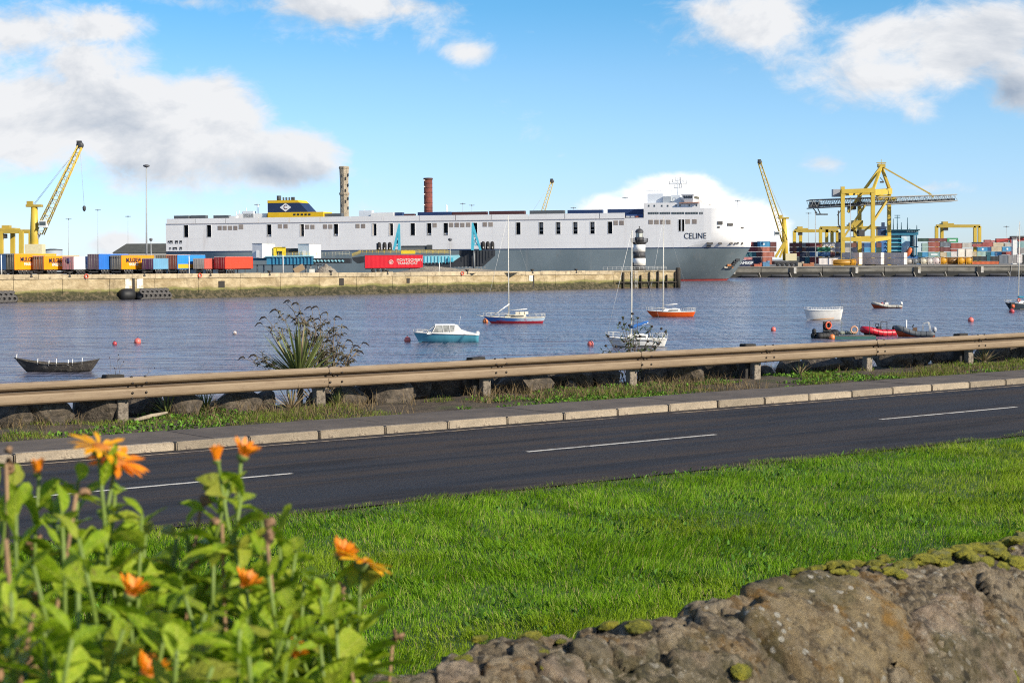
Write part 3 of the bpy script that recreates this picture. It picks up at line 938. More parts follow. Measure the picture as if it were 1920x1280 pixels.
spiky('spiky_plant', 'dry straw coloured spiky clump below the large yucca', verge_pt(545, 28.3), 46, .6, .025, .05, 6, .8, 'small spiky plants under the barrier', .2)
spiky('spiky_plant', 'small spiky plant leaning against the second barrier post', verge_pt(632, 28.5), 20, .42, .028, .05, 7, .3, 'small spiky plants under the barrier', .5)
spiky('spiky_plant', 'small pale spiky plant right of the fifth barrier post', verge_pt(1500, 28.5), 16, .42, .03, .05, 8, .7, 'small spiky plants under the barrier', .6)
spiky('spiky_plant', 'bushy dry spiky clump at the seventh barrier post', verge_pt(1845, 28.5), 50, .6, .02, .05, 9, .7, 'small spiky plants under the barrier', .3)

# ---- bare flowering shrub behind the yucca and smaller bushes
HEAD = mat('dead_flower_heads', (.035, .026, .022), .95, .4, 20)
LEAFS = mat('shrub_leaf', (.085, .115, .04), .6, .3, 8, transl=.25, rand=.4)
LEAFD = mat('dull_shrub_leaf', (.20, .17, .095), .7, .3, 8, transl=.2, rand=.4)
def shrub(name, label, base, tips, seed, nsub=5, leafn=260, lsize=.05, lm=LEAFS, headlen=.16, stemr=.010, headshape='droop', barkm=BARK2):
    r_ = random.Random(seed)
    t = thing(name, label, 'shrub', base, 0)
    st = MB(); tw = MB(); hd = []
    lv = []
    for tip in tips:
        T = Vector(tip); b = Vector((r_.uniform(-.12, .12) + T.x * .15, r_.uniform(-.1, .1), 0))
        mid = b.lerp(T, .5) + Vector((T.x * .08 * -1, r_.uniform(-.05, .05), T.z * .10))
        pts = []
        for i in range(9):
            k = i / 8
            q_ = b * (1 - k) ** 2 + mid * 2 * k * (1 - k) + T * k * k
            q_ += Vector((r_.gauss(0, .012), r_.gauss(0, .012), r_.gauss(0, .01))) * (1 if 0 < i < 8 else 0)
            pts.append(q_)
        st.path(pts, [stemr * (1 - .7 * i / 8) for i in range(9)], 5)
        for j in range(nsub):
            k = r_.uniform(.3, .98); q_ = pts[int(k * 8)]
            d_ = Vector((r_.gauss(0, 1), r_.gauss(0, .7), r_.uniform(.1, 1.2))).normalized() * r_.uniform(.08, .26)
            e_ = q_ + d_
            tw.path([q_, q_ + d_ * .5 + Vector((0, 0, .015)), e_], [stemr * .5, stemr * .4, stemr * .25], 4)
            for _ in range(3):
                lv.append(q_ + d_ * r_.uniform(.2, 1))
        for _ in range(6): lv.append(pts[r_.randint(2, 8)] + Vector((r_.gauss(0, .015), r_.gauss(0, .015), r_.gauss(0, .01))))
        hd.append((pts[-1], (pts[-1] - pts[-3]).normalized()))
    st.build('stem', barkm, t)['kind'] = 'stuff'; tw.build('twig', barkm, t)['kind'] = 'stuff'
    for (q_, d_) in hd:
        h_ = MB()
        side = 1 if d_.x >= 0 else -1
        if headshape == 'droop':
            pp = [q_, q_ + Vector((.25 * side, 0, .22)) * headlen, q_ + Vector((.62 * side, 0, .12)) * headlen, q_ + Vector((1.0 * side, 0, -.25)) * headlen]
            h_.path(pp, [.006, .016, .016, .003], 6)
        else:
            h_.ball(q_, headlen * .35, 7, 5, (1, 1, .8))
        me = h_.mesh('flower_head')
        for v_ in me.vertices: v_.co += Vector((r_.gauss(0, .003), r_.gauss(0, .003), r_.gauss(0, .003)))
        link('flower_head', me, HEAD, t)
    lf = leafmesh('leaf', 1, .34)
    V_ = np.array([v_.co for v_ in lf.vertices]); Fs = [tuple(p.vertices) for p in lf.polygons]
    mb = MB()
    for i in range(leafn):
        q_ = r_.choice(lv)
        R_ = Matrix.Rotation(r_.uniform(0, 6.28), 3, 'Z') @ Matrix.Rotation(r_.uniform(-1.0, .9), 3, 'Y') @ Matrix.Rotation(r_.uniform(-1, 1), 3, 'X')
        sz = lsize * r_.uniform(.5, 1.25)
        mb.add([R_ @ Vector(a) * sz + q_ for a in V_], Fs, 0, True)
    o = mb.build('leaves', lm, t, recalc=False); o['kind'] = 'stuff'
    return t
def tips_px(base, pts, p):
    out = []
    for (x, y) in pts:
        r = ray(x, y); tt = p / (r.x * RN.x + r.y * RN.y)
        out.append(CAM + r * tt - base)
    return out
b1 = verge_pt(610, 29.5)
tp = [(545, 566), (560, 570), (585, 578), (597, 577), (520, 583), (500, 597), (492, 608), (615, 588), (627, 596), (640, 615), (648, 640), (662, 650), (678, 645), (668, 660), (560, 600), (600, 600), (580, 620), (570, 590), (625, 630), (640, 670), (610, 640), (655, 675), (590, 600), (630, 650), (460, 672), (480, 668), (605, 620), (618, 660)]
shrub('bare_shrub', 'tall bare shrub with drooping dead flower heads beside the yucca', b1, tips_px(b1, tp, 29.5), 31, 15, 3000, .075, LEAFD, .15, .014)
b2_ = verge_pt(1190, 29.2)
tp = [(1168, 595), (1186, 588), (1196, 596), (1180, 610), (1162, 605), (1222, 612), (1248, 622), (1240, 616), (1140, 630), (1136, 648), (1215, 640), (1200, 630), (1235, 645), (1170, 640), (1190, 650), (1155, 650), (1210, 655), (1225, 650)]
shrub('leafy_bush', 'small leafy bush in front of the white sailing boat', b2_, tips_px(b2_, tp, 29.2), 33, 7, 420, .10, LEAFS, .10, .012, 'ball', BARK)
b3 = verge_pt(212, 29.4)
shrub('bare_twigs', 'thin bare twigs sticking up beside the first barrier post', b3, tips_px(b3, [(205, 670), (222, 665), (232, 678), (215, 690), (290, 690)], 29.4), 35, 6, 30, .03, LEAFD, .03, .005, 'ball')
b4 = verge_pt(1215, 29.0)
shrub('bare_twigs', 'tangle of bare twigs right of the fourth barrier post', b4, tips_px(b4, [(1165, 690), (1230, 690), (1250, 698), (1195, 688), (1215, 692)], 29.0), 36, 9, 60, .04, LEAFD, .03, .005, 'ball')
# ---- fallen branch and litter
mb = MB(); a = verge_pt(250, 28.0); b_ = verge_pt(312, 28.15)
mb.path([a + Vector((0, 0, .05)), a.lerp(b_, .5) + Vector((0, 0, .09)), b_ + Vector((0, 0, .12))], [.03, .04, .02], 8)
tag(mb.build('driftwood', mat('driftwood', (.33, .27, .19), .9, .2, 8, bump=.5)), 'pale piece of driftwood lying right of the first barrier post', 'driftwood')
# ================================================================== STONE WALL IN THE FOREGROUND
def proj(v):
    d_ = v - CAM; zf = d_.dot(fwd)
    return 960 + F * d_.dot(rgt) / zf, 640 - F * d_.dot(upv) / zf
C0 = G(690, 1277, 2.05); C1 = G(1920, 1004, 2.05)
WE = (C1 - C0); WE.z = 0; WL = WE.length; WE.normalize()
WC = Vector((WE.y, -WE.x, 0))                       # towards the camera
wprof = [(-.20, -.2), (-.19, .8), (-.185, 1.6), (-.17, 1.85), (-.13, 1.97), (-.07, 2.03), (0, 2.05), (.08, 2.035), (.17, 1.99), (.25, 1.91), (.31, 1.80), (.335, 1.66), (.345, 1.5)]
def prof_at(k):
    k = max(0, min(.9999, k)) * (len(wprof) - 1); i = int(k); f_ = k - i
    return wprof[i][0] * (1 - f_) + wprof[i + 1][0] * f_, wprof[i][1] * (1 - f_) + wprof[i + 1][1] * f_
def wall_pt(t, k, disp=True):
    o_, z_ = prof_at(k)
    b = C0 + WE * (t * WL) + WC * o_; b.z = z_
    o2, z2 = prof_at(min(k + .03, .9999)); o1, z1 = prof_at(max(k - .03, 0))
    tn = (WC * (o2 - o1) + Vector((0, 0, z2 - z1))).normalized()
    nr = tn.cross(WE).normalized()
    if nr.dot(WC * .3 + Vector((0, 0, 1))) < 0 and k > .35: nr = -nr
    if disp:
        d_ = .03 * fbm(b.x * 2.1, b.y * 2.1, b.z * 2.1) + .026 * fbm(b.x * 8, b.y * 8, b.z * 8 + 3) + .012 * fbm(b.x * 26, b.y * 26, b.z * 26) + .006 * fbm(b.x * 70, b.y * 70, b.z * 70)
        if k > .3: d_ -= .012
        b = b + nr * d_
    return b, nr
WALLM = NM('rubble_wall_mortar')
def stonecol(q, lichen=1.0, grit=.45, base=((.14, .105, .062), (.36, .275, .165)), pos='Object', sc=1.0):
    v = q.map((sc, sc, sc), src=pos)
    c = q.mix(q.rng(q.noise(v, 8, 10, .75), .36, .62), base[0], base[1])
    c = q.mix(q.rng(q.noise(v, 18, 9, .75), .47, .62, 0, .9), c, (.035, .029, .021))
    c = q.mix(q.rng(q.noise(v, 9, 6, .6), .52, .66, 0, .75 * lichen), c, (.40, .22, .05))
    c = q.mix(q.rng(q.noise(v, 3, 6, .6), .52, .62, 0, .6), c, (.10, .095, .03))
    vn = q.new('ShaderNodeTexVoronoi'); vn.inputs['Scale'].default_value = 62; q.lk(v, vn.inputs['Vector'])
    pr_ = q.sep(vn.outputs['Color'])[0]
    c = q.mix(q.math('MULTIPLY', q.rng(pr_, .55, .95, 0, .75), grit), c, (.46, .37, .25))
    c = q.mix(q.math('MULTIPLY', q.rng(pr_, .0, .35, .85, 0), grit), c, (.03, .025, .018))
    spots = q.math('MULTIPLY', q.rng(q.voro(v, 34), .20, .30, 1, 0), q.rng(q.noise(v, 6, 3), .48, .56, 0, 1))
    c = q.mix(q.math('MULTIPLY', spots, .9 * lichen), c, (.62, .57, .46))
    fine = q.math('MULTIPLY', q.rng(q.voro(v, 75), .14, .24, 1, 0), q.rng(q.noise(v, 11, 4), .48, .62, 0, 1))
    c = q.mix(q.math('MULTIPLY', fine, .8), c, (.55, .48, .36))
    q.col(c); q.rough(.95); q.bump(q.math('ADD', q.noise(v, 38, 10, .8), q.math('MULTIPLY', q.voro(v, 62), -.5 * grit)), 1.0, .04)
    return q.m
WALLMAT = stonecol(WALLM, .7, .95)
ST1 = stonecol(NM('lichen_stone'), 1.5, .38, ((.25, .175, .085), (.48, .36, .19)), 'Position')
ST2 = stonecol(NM('pinkish_stone'), .45, .4, ((.33, .235, .155), (.56, .43, .30)), 'Position')
ST3 = stonecol(NM('grey_stone'), .7, .75, ((.23, .17, .105), (.46, .36, .225)), 'Position')
wall = thing('stone_wall', 'old rubble stone wall with moss and lichen at the bottom right', 'wall', (0, 0, 0))
ts = list(np.linspace(-1.6, -.25, 40)) + list(np.linspace(-.22, 1.15, 330)) + list(np.linspace(1.18, 3.2, 50))
ks = list(np.linspace(0, .3, 6)) + list(np.linspace(.32, .98, 84)) + [.9999]
vs = []
for t in ts:
    for k in ks: vs.append(wall_pt(t, k)[0])
n = len(ks)
fs = [(i * n + j, (i + 1) * n + j, (i + 1) * n + j + 1, i * n + j + 1) for i in range(len(ts) - 1) for j in range(n - 1)]
mb = MB(); mb.add(vs, fs, 0, True); mb.build('mortar', WALLMAT, wall)
# find where a pixel meets the wall
samp = []
for t in np.linspace(-.3, 1.3, 321):
    for k in np.linspace(.34, .97, 120):
        b, nr = wall_pt(t, k, False)
        if nr.dot(CAM - b) > 0:
            x, y = proj(b); samp.append((x, y, t, k))
samp = np.array(samp)
def on_wall(x, y):
    i = np.argmin((samp[:, 0] - x) ** 2 + (samp[:, 1] - y) ** 2)
    return wall_pt(samp[i, 2], samp[i, 3])
# fitted stones: every stone is its own patch of the wall surface, faces tilted a little, edges turned in
ARC = [0.0]
for i in range(400):
    p0_, p1_ = prof_at(i / 400), prof_at((i + 1) / 400); ARC.append(ARC[-1] + math.hypot(p1_[0] - p0_[0], p1_[1] - p0_[1]))
def arc(k): return ARC[min(400, int(k * 400))]
cells = []
def add_cell(x, y, w, h, m, off, roll=0.0, lab=None):
    i = np.argmin((samp[:, 0] - x) ** 2 + (samp[:, 1] - y) ** 2); t_, k_ = samp[i, 2], samp[i, 3]
    b, nr = wall_pt(t_, k_, False); dp = (b - CAM).dot(fwd); fac = max(.42, nr.dot((CAM - b).normalized()))
    cells.append(dict(u=t_ * WL, v=arc(k_), a=w / 2 * dp / F, b=h / 2 * dp / F / fac, m=m, off=off, r=roll, lab=lab))
add_cell(1590, 1195, 375, 215, ST1, .030, 0, 'big rounded stone covered in orange and white lichen')
for (x, y, w, h, m, ro) in [(1805, 1137, 130, 62, ST2, .35), (1812, 1235, 240, 125, ST2, -.1), (1905, 1125, 95, 70, ST3, 0), (1452, 1262, 140, 66, ST3, -.2), (1335, 1250, 150, 70, ST2, .5), (1240, 1250, 80, 44, ST3, 0), (1195, 1203, 100, 36, ST3, 0), (1065, 1245, 110, 44, ST2, 0),
                            (955, 1262, 110, 34, ST3, 0), (1135, 1262, 80, 40, ST3, .3), (1385, 1185, 90, 80, ST3, 0), (1000, 1225, 80, 26, ST3, 0), (860, 1258, 90, 26, ST2, 0), (1295, 1190, 100, 54, ST3, -.1), (1860, 1060, 100, 30, ST3, 0), (1730, 1085, 110, 44, ST3, 0), (1690, 1265, 100, 50, ST3, 0), (1905, 1215, 80, 90, ST3, 0), (770, 1268, 90, 24, ST3, 0), (1250, 1160, 70, 28, ST3, 0), (1460, 1105, 100, 32, ST3, 0), (1115, 1205, 80, 30, ST2, 0), (1390, 1130, 80, 30, ST3, 0), (1620, 1082, 100, 26, ST3, 0)]:
    add_cell(x, y, w, h, m, random.uniform(.012, .022) if m is ST2 else random.uniform(.004, .015), ro)
rw = random.Random(5)
for _ in range(900):
    if len(cells) > 130: break
    u_ = rw.uniform(-.5, WL + .4); v_ = rw.uniform(arc(.36), arc(.97)); a_ = rw.uniform(.03, .075); b_ = a_ * rw.uniform(.5, .8)
    if all(math.hypot((u_ - c_['u']) / (a_ + c_['a']), (v_ - c_['v']) / (b_ + c_['b'])) > .86 for c_ in cells):
        cells.append(dict(u=u_, v=v_, a=a_, b=b_, m=rw.choice([ST2, ST3, ST3, WALLMAT]), off=rw.uniform(-.004, .006), r=0, lab=None))
CU = np.array([[c_['u'], c_['v'], c_['a'], c_['b'], c_['r']] for c_ in cells])
def cdist(u, v):
    du = u - CU[:, 0]; dv = v - CU[:, 1]; cr, sr = np.cos(CU[:, 4]), np.sin(CU[:, 4])
    wob_ = .16 * mnoise.noise(Vector((u * 14, v * 14, 2))) + .07 * mnoise.noise(Vector((u * 45, v * 45, 7)))
    x_, y_ = (du * cr + dv * sr) / CU[:, 2], (-du * sr + dv * cr) / CU[:, 3]
    return (np.abs(x_) ** 2.6 + np.abs(y_) ** 2.6) ** (1 / 2.6) + wob_
for ci, c_ in enumerate(cells):
    big = c_['a'] > .12
    nu_, nv_ = (64, 40) if big else (26, 18)
    tu = np.linspace(c_['u'] - c_['a'] * 1.35, c_['u'] + c_['a'] * 1.35, nu_); tv = np.linspace(c_['v'] - c_['b'] * 1.5, c_['v'] + c_['b'] * 1.5, nv_)
    r_ = random.Random(700 + ci); tl = (r_.uniform(-.10, .10), r_.uniform(-.10, .10)); vs = []; keep = []
    for u_ in tu:
        for v_ in tv:
            k_ = np.searchsorted(ARC, v_) / 400
            b, nr = wall_pt(u_ / WL, min(max(k_, .3), .985), False)
            dd = cdist(u_, v_); own = dd[ci]; dd[ci] = 9; oth = dd.min()
            e_ = min(1.12 - own, (oth - own) * .5 + .02)          # > 0 inside the stone
            lift = c_['off'] + tl[0] * (u_ - c_['u']) + tl[1] * (v_ - c_['v'])
            q_ = max(0, min(1, e_ / .15)); prof_ = math.sqrt(1 - (1 - q_) ** 2)
            d_ = (lift * .75 + .026) * prof_ - .036 + .009 * fbm(b.x * 14, b.y * 14, b.z * 14 + ci) + .006 * fbm(b.x * 45, b.y * 45, b.z * 45) + .0025 * fbm(b.x * 130, b.y * 130, b.z * 130)
            d_ += .03 * fbm(b.x * 2.1, b.y * 2.1, b.z * 2.1)
            vs.append(b + nr * d_); keep.append(e_ > -.12)
    fs = [(i * nv_ + j, (i + 1) * nv_ + j, (i + 1) * nv_ + j + 1, i * nv_ + j + 1) for i in range(nu_ - 1) for j in range(nv_ - 1) if keep[i * nv_ + j] and keep[(i + 1) * nv_ + j] and keep[(i + 1) * nv_ + j + 1] and keep[i * nv_ + j + 1]]
    if len(fs) < 6: continue
    mb = MB(); mb.add(vs, fs, 0, True); me = mb.mesh('stone')
    bm = bmesh.new(); bm.from_mesh(me); bmesh.ops.delete(bm, geom=[v_ for v_ in bm.verts if not v_.link_faces], context='VERTS'); bm.to_mesh(me); bm.free()
    o = link('stone', me, c_['m'], wall)
    if c_['lab']: o['label'] = c_['lab']
MOSS = NM('moss')
v = MOSS.map((1, 1, 1), src='Position')
c = MOSS.mix(MOSS.rng(MOSS.noise(v, 30, 6, .7), .35, .65), (.13, .14, .012), (.42, .38, .03))
c = MOSS.mix(MOSS.rng(MOSS.noise(v, 14, 5), .55, .7, 0, .6), c, (.24, .24, .14))
MOSS.col(c); MOSS.rough(.98); MOSS.bump(MOSS.noise(v, 160, 6, .8), 1.0, .02); MOSS = MOSS.m
moss = [(995, 1208, 44, 20), (1010, 1228, 34, 16), (1050, 1200, 20, 10), (1140, 1175, 40, 18), (1195, 1182, 48, 20), (1241, 1148, 22, 14), (1465, 1102, 46, 14), (1503, 1092, 20, 10), (1530, 1080, 36, 24), (1568, 1074, 44, 20), (1600, 1072, 34, 16), (1625, 1068, 24, 18), (1640, 1066, 36, 16), (1672, 1070, 44, 22), (1690, 1082, 26, 14), (1702, 1058, 42, 18), (1730, 1050, 46, 22), (1762, 1044, 44, 22), (1775, 1052, 36, 18), (1800, 1036, 48, 22), (1828, 1026, 50, 22), (1860, 1018, 52, 24), (1895, 1010, 50, 24), (1920, 1006, 40, 20), (1845, 1056, 34, 16), (1882, 1055, 34, 30), (1910, 1048, 46, 26), (1870, 1030, 44, 20), (1810, 1048, 40, 14), (1140, 1275, 40, 24), (1385, 1266, 40, 22), (1895, 1272, 50, 34), (905, 1225, 30, 12), (870, 1238, 34, 12), (1030, 1245, 40, 14), (1590, 1078, 26, 12)]
rm = random.Random(77)
crest = [(1450, 1098), (1500, 1080), (1560, 1068), (1620, 1062), (1700, 1043), (1800, 1020), (1920, 1003)]
for k_ in range(120):
    x_ = rm.uniform(1455, 1925); j_ = max(i_ for i_ in range(len(crest)) if crest[i_][0] <= x_ or i_ == 0); j_ = min(j_, len(crest) - 2)
    f_ = (x_ - crest[j_][0]) / (crest[j_ + 1][0] - crest[j_][0]); y_ = crest[j_][1] + (crest[j_ + 1][1] - crest[j_][1]) * f_
    moss.append((x_, y_ + abs(rm.gauss(6, 9)) * (1 if x_ < 1750 else 1.8), rm.uniform(9, 28), 14))
for i, (x, y, w, h) in enumerate(moss):
    b, nr = on_wall(x, y); dp = (b - CAM).dot(fwd); a_ = w / 2 * dp / F
    me = bpy.data.meshes.new('moss_cushion'); bm = bmesh.new(); bmesh.ops.create_icosphere(bm, subdivisions=4, radius=1)
    ex = WE.copy(); ey = nr.cross(ex).normalized(); ex = ey.cross(nr); Rm = Matrix((ex, ey, nr)).transposed()
    for v_ in bm.verts:
        c_ = v_.co * (1 + .22 * mnoise.noise(v_.co * 2 + Vector((i, 0, 0))) + .07 * mnoise.noise(v_.co * 14 + Vector((i, 3, 0))) + random.uniform(-.03, .05))
        v_.co = Rm @ Vector((c_.x * a_ * 1.25, c_.y * a_ * .8, c_.z * a_ * .45)) + b + nr * .012
    bm.to_mesh(me); bm.free()
    link('moss_cushion', me, MOSS, wall)

# ================================================================== POT MARIGOLDS (calendula) close to the lens
def leaf_material(name, c0, c1, rib):
    q = NM(name); v = q.map((1, 1, 1)); xyz = q.sep(v)
    ay = q.math('ABSOLUTE', xyz[1])
    c = q.mix(q.rng(q.noise(v, 6, 5, .6), .3, .7), c0, c1)
    c = q.mix(q.rng(ay, .004, .018, .75, 0), c, rib)
    vein = q.math('ABSOLUTE', q.math('SUBTRACT', q.math('FRACT', q.math('MULTIPLY', q.math('SUBTRACT', xyz[0], q.math('MULTIPLY', ay, 1.3)), 6.5)), .5))
    c = q.mix(q.rng(vein, .44, .49, 0, .35), c, rib)
    oi = q.new('ShaderNodeObjectInfo')
    c = q.mix(q.rng(oi.outputs['Random'], .80, 1.0, 0, .75), c, (.36, .34, .05))
    brown = q.math('MULTIPLY', q.rng(q.noise(v, 9, 6, .7), .60, .68, 0, .9), q.rng(oi.outputs['Random'], .3, .75, 0, 1))
    c = q.mix(brown, c, (.20, .13, .05))
    q.col(c); q.rough(.45); q.b.inputs['Specular IOR Level'].default_value = .3
    q.bump(q.math('ADD', q.noise(v, 14, 4), q.math('MULTIPLY', vein, -.5)), .35, .04)
    tr = q.new('ShaderNodeBsdfTranslucent'); q.lk(c, tr.inputs[0]); ms = q.new('ShaderNodeMixShader'); ms.inputs[0].default_value = .42
    q.lk(q.b.outputs[0], ms.inputs[1]); q.lk(tr.outputs[0], ms.inputs[2]); q.lk(ms.outputs[0], q.t.nodes['Material Output'].inputs[0])
    return q.m
LG = [leaf_material('marigold_leaf', (.17, .295, .008), (.33, .46, .018), (.44, .50, .07)), leaf_material('marigold_leaf_pale', (.28, .41, .018), (.43, .53, .04), (.52, .56, .10))]
STEM = mat('marigold_stem', (.15, .22, .03), .55, .2, 30, transl=.1)
DRY = mat('dried_stem', (.27, .165, .085), .85, .3, 30)
SEEDH = mat('withered_head', (.24, .14, .075), .9, .4, 40)
PET = mat('petal_orange', (.88, .27, .006), .5, .15, 30, transl=.35, rand=.2)
PETY = mat('petal_yellow_orange', (.92, .46, .008), .5, .15, 30, transl=.35, rand=.15)
DISC = mat('flower_disc', (.42, .13, .01), .8, .4, 200)
CALYX = mat('calyx', (.13, .18, .04), .6, .2, 40)
lms = []
for i in range(9):
    me = leafmesh('leaf', 1.0, .34 + .07 * (i % 3), .30 + .2 * (i % 2), .10 + .16 * (i % 4), 8, .62)
    rr_ = random.Random(900 + i); tw_ = rr_.uniform(-.9, .9)
    for v_ in me.vertices:
        x_, y_, z_ = v_.co; a_ = tw_ * x_
        w_ = .030 * math.sin(x_ * 11 + i) * (1 if y_ > 0 else -1 if y_ < 0 else 0)
        v_.co = (x_, y_ * math.cos(a_) - z_ * math.sin(a_) * .3 + .05 * math.sin(x_ * 3 + i), z_ + y_ * math.sin(a_) + w_)
    me.materials.append(LG[1 if i % 3 == 2 else 0]); lms.append(me)
pet_me = []
for m_ in (PET, PETY):
    me = leafmesh('petal', 1.0, .26, .15, .12, 4, .7); me.materials.append(m_); pet_me.append(me)
def flower(plant, pos, axis, kind, rad, yellow, r_):
    ax = Vector(axis).normalized(); R_ = ax.to_track_quat('Z', 'Y').to_matrix()
    mb = MB()
    prof = [(.12, -.42), (.30, -.34), (.40, -.12), (.38, .02), (.30, .10), (.1, .14)]
    mb.lathe([(a * rad, z * rad) for a, z in prof], 12)
    me = mb.mesh('flower_head'); 
    me.materials.append(CALYX); me.materials.append(DISC)
    for p in me.polygons: p.material_index = 1 if p.center.z > .0 else 0
    e = R_.to_euler()
    fh = link('flower_head', me, None, plant, pos, e)
    n = {'open': 26, 'half': 20, 'bud': 10}[kind]
    for i in range(n):
        a = i * 2 * math.pi / n * (1 if kind != 'open' else 2) + r_.uniform(-.1, .1)
        elv = {'open': r_.uniform(-.15, .35), 'half': r_.uniform(.8, 1.25), 'bud': r_.uniform(1.3, 1.5)}[kind]
        l_ = rad * {'open': 1.15, 'half': 1.0, 'bud': 1.35}[kind] * r_.uniform(.85, 1.1)
        link('petal', pet_me[1 if yellow else 0], None, fh, (math.cos(a) * rad * .25, math.sin(a) * rad * .25, .03 * rad), (r_.uniform(-.3, .3), -elv, a), (l_, l_ * .95, l_))
    return fh
def marigold(label, basex, depth, stems, seed):
    """stems: (tip x px, tip y px, depth offset, what sits on top)"""
    r_ = random.Random(seed)
    b0 = D(basex, 1280, depth); root = Vector((b0.x, b0.y, BEDZ - .02))
    t = thing('marigold_plant', label, 'flowering plant', root)
    for (x, y, dd, top) in stems:
        tip = D(x, y, depth + dd) - root
        b = Vector((r_.uniform(-.05, .05), r_.uniform(-.05, .05), 0))
        mid = Vector((tip.x * .55 + r_.uniform(-.09, .09), tip.y * .7 + r_.uniform(-.05, .05), tip.z * .6))
        pts = []
        for i in range(11):
            k = i / 10; pts.append(b * (1 - k) ** 2 + mid * 2 * k * (1 - k) + tip * k * k + Vector((r_.gauss(0, .002), r_.gauss(0, .002), 0)))
        dry = top in ('dry', 'seed')
        mb = MB(); mb.path(pts, [.0034 - .0012 * i / 10 for i in range(11)], 7)
        mb.build('stem', DRY if dry else STEM, t)
        if top in ('open', 'openy'):
            flower(t, tip, (r_.uniform(.1, .35), r_.uniform(-.2, .1), .85), 'open', .027, top == 'openy', r_)
        elif top == 'openr':
            flower(t, tip, (.35, .2, .9), 'open', .029, True, r_)
        elif top == 'half': flower(t, tip, (.45, -.1, .9), 'half', .020, False, r_)
        elif top == 'bud': flower(t, tip, (.0, .0, 1), 'bud', .013, False, r_)
        elif top == 'seed' or top == 'dry':
            for _ in range(7 if top == 'seed' else 3):
                mb = MB(); c_ = pts[r_.randint(6, 10)] + Vector((r_.gauss(0, .008), r_.gauss(0, .008), r_.gauss(0, .008)))
                mb.ball(c_, .0055 * r_.uniform(.6, 1.2), 7, 5, (r_.uniform(.6, 1.5), 1, r_.uniform(.6, 1.3)))
                me = mb.mesh('withered_bloom')
                for v_ in me.vertices: v_.co += Vector((r_.gauss(0, .0016), r_.gauss(0, .0016), r_.gauss(0, .0016)))
                link('withered_bloom', me, SEEDH, t)
        if dry: continue
        ph = r_.uniform(0, 6.28)
        nl = 18
        for i in range(nl):
            k = .52 + .47 * i / (nl - 1) if top != 'leaf' else .52 + .48 * i / (nl - 1)
            idx = min(9, int(k * 10)); q_ = pts[idx].lerp(pts[idx + 1], k * 10 - idx)
            if top != 'leaf' and k > .96: continue
            a = ph + i * 2.4 + r_.uniform(-.4, .4)
            L_ = (.076 - .034 * max(0, (k - .75) / .25) ** 1.4) * r_.uniform(.75, 1.2)
            if top == 'leaf' and i > nl - 4: L_ *= .9
            el_ = r_.uniform(.0, .95) + (.35 if k > .9 else 0)
            link('leaf', r_.choice(lms), None, t, q_, (r_.uniform(-.7, .7), -el_, a), (L_, L_ * r_.uniform(.85, 1.25), L_))
    return t
marigold('marigold plant with two open yellow orange blooms at the far left', 110, 2.0,
         [(188, 838, 0, 'openy'), (220, 866, .03, 'open'), (70, 886, .02, 'bud'), (18, 868, -.03, 'seed'), (25, 880, 0, 'leaf'), (150, 900, .05, 'leaf'), (262, 965, .0, 'leaf'), (120, 960, -.1, 'leaf'), (30, 950, -.1, 'leaf'),
          (-30, 1000, 0, 'leaf'), (0, 920, .1, 'leaf'), (90, 930, .05, 'leaf'), (215, 930, .05, 'leaf')], 61)
marigold('low leafy marigold plant with one orange bloom in the bottom left corner', 140, 1.92,
         [(245, 1112, -.05, 'half'), (150, 1010, -.15, 'leaf'), (60, 1060, -.2, 'leaf'), (200, 1050, .1, 'leaf'), (10, 1010, -.25, 'dry'), (60, 1150, -.25, 'seed'), (150, 1110, -.3, 'leaf'), (80, 1170, -.3, 'leaf'), (230, 1180, -.25, 'leaf'), (20, 1110, -.3, 'leaf'), (140, 925, .05, 'dry'), (60, 1010, .12, 'seed'), (130, 1200, -.35, 'leaf'), (270, 1000, .12, 'leaf'), (-20, 1180, -.3, 'leaf')], 61)
marigold('marigold plant with a closed bud and half open bloom at its top', 400, 2.05,
         [(406, 862, 0, 'bud'), (456, 852, .02, 'half'), (430, 900, .0, 'leaf'), (490, 960, .06, 'leaf'), (350, 985, .04, 'leaf'), (460, 1100, -.1, 'half'), (560, 1030, .02, 'leaf'), (400, 1040, -.1, 'leaf'), (510, 1080, -.12, 'leaf'), (330, 1080, -.15, 'leaf'),
          (420, 940, .05, 'leaf'), (460, 930, .0, 'leaf'), (520, 1000, .02, 'leaf')], 62)
marigold('low leafy marigold plant with a bloom cut off by the bottom edge', 380, 1.95,
         [(275, 1262, -.25, 'half'), (380, 1150, -.25, 'leaf'), (450, 1180, -.25, 'leaf'), (310, 1160, -.25, 'leaf'), (545, 1140, -.12, 'leaf'), (420, 980, .1, 'dry'), (500, 1010, .05, 'seed'), (330, 1220, -.35, 'leaf'), (470, 1230, -.3, 'leaf'), (400, 1250, -.35, 'leaf'), (370, 945, .12, 'seed'), (540, 1200, -.2, 'leaf'), (330, 1010, .15, 'leaf'), (570, 1090, .1, 'leaf')], 62)
marigold('marigold plant with a drooping yellow bloom furthest to the right', 600, 2.1,
         [(640, 1040, .02, 'half'), (682, 1054, 0, 'openr'), (630, 1095, 0, 'leaf'), (655, 1150, .03, 'leaf'), (600, 1120, -.05, 'leaf'), (545, 1228, -.1, 'half'), (630, 1160, -.1, 'leaf'), (600, 1210, -.15, 'leaf'), (660, 1220, -.05, 'dry'), (735, 1195, .1, 'seed'), (670, 1240, .05, 'dry'), (590, 1080, .0, 'leaf'), (610, 1160, .0, 'leaf'), (550, 1170, -.1, 'leaf'), (640, 1120, .05, 'seed'), (520, 1240, -.15, 'leaf')], 63)
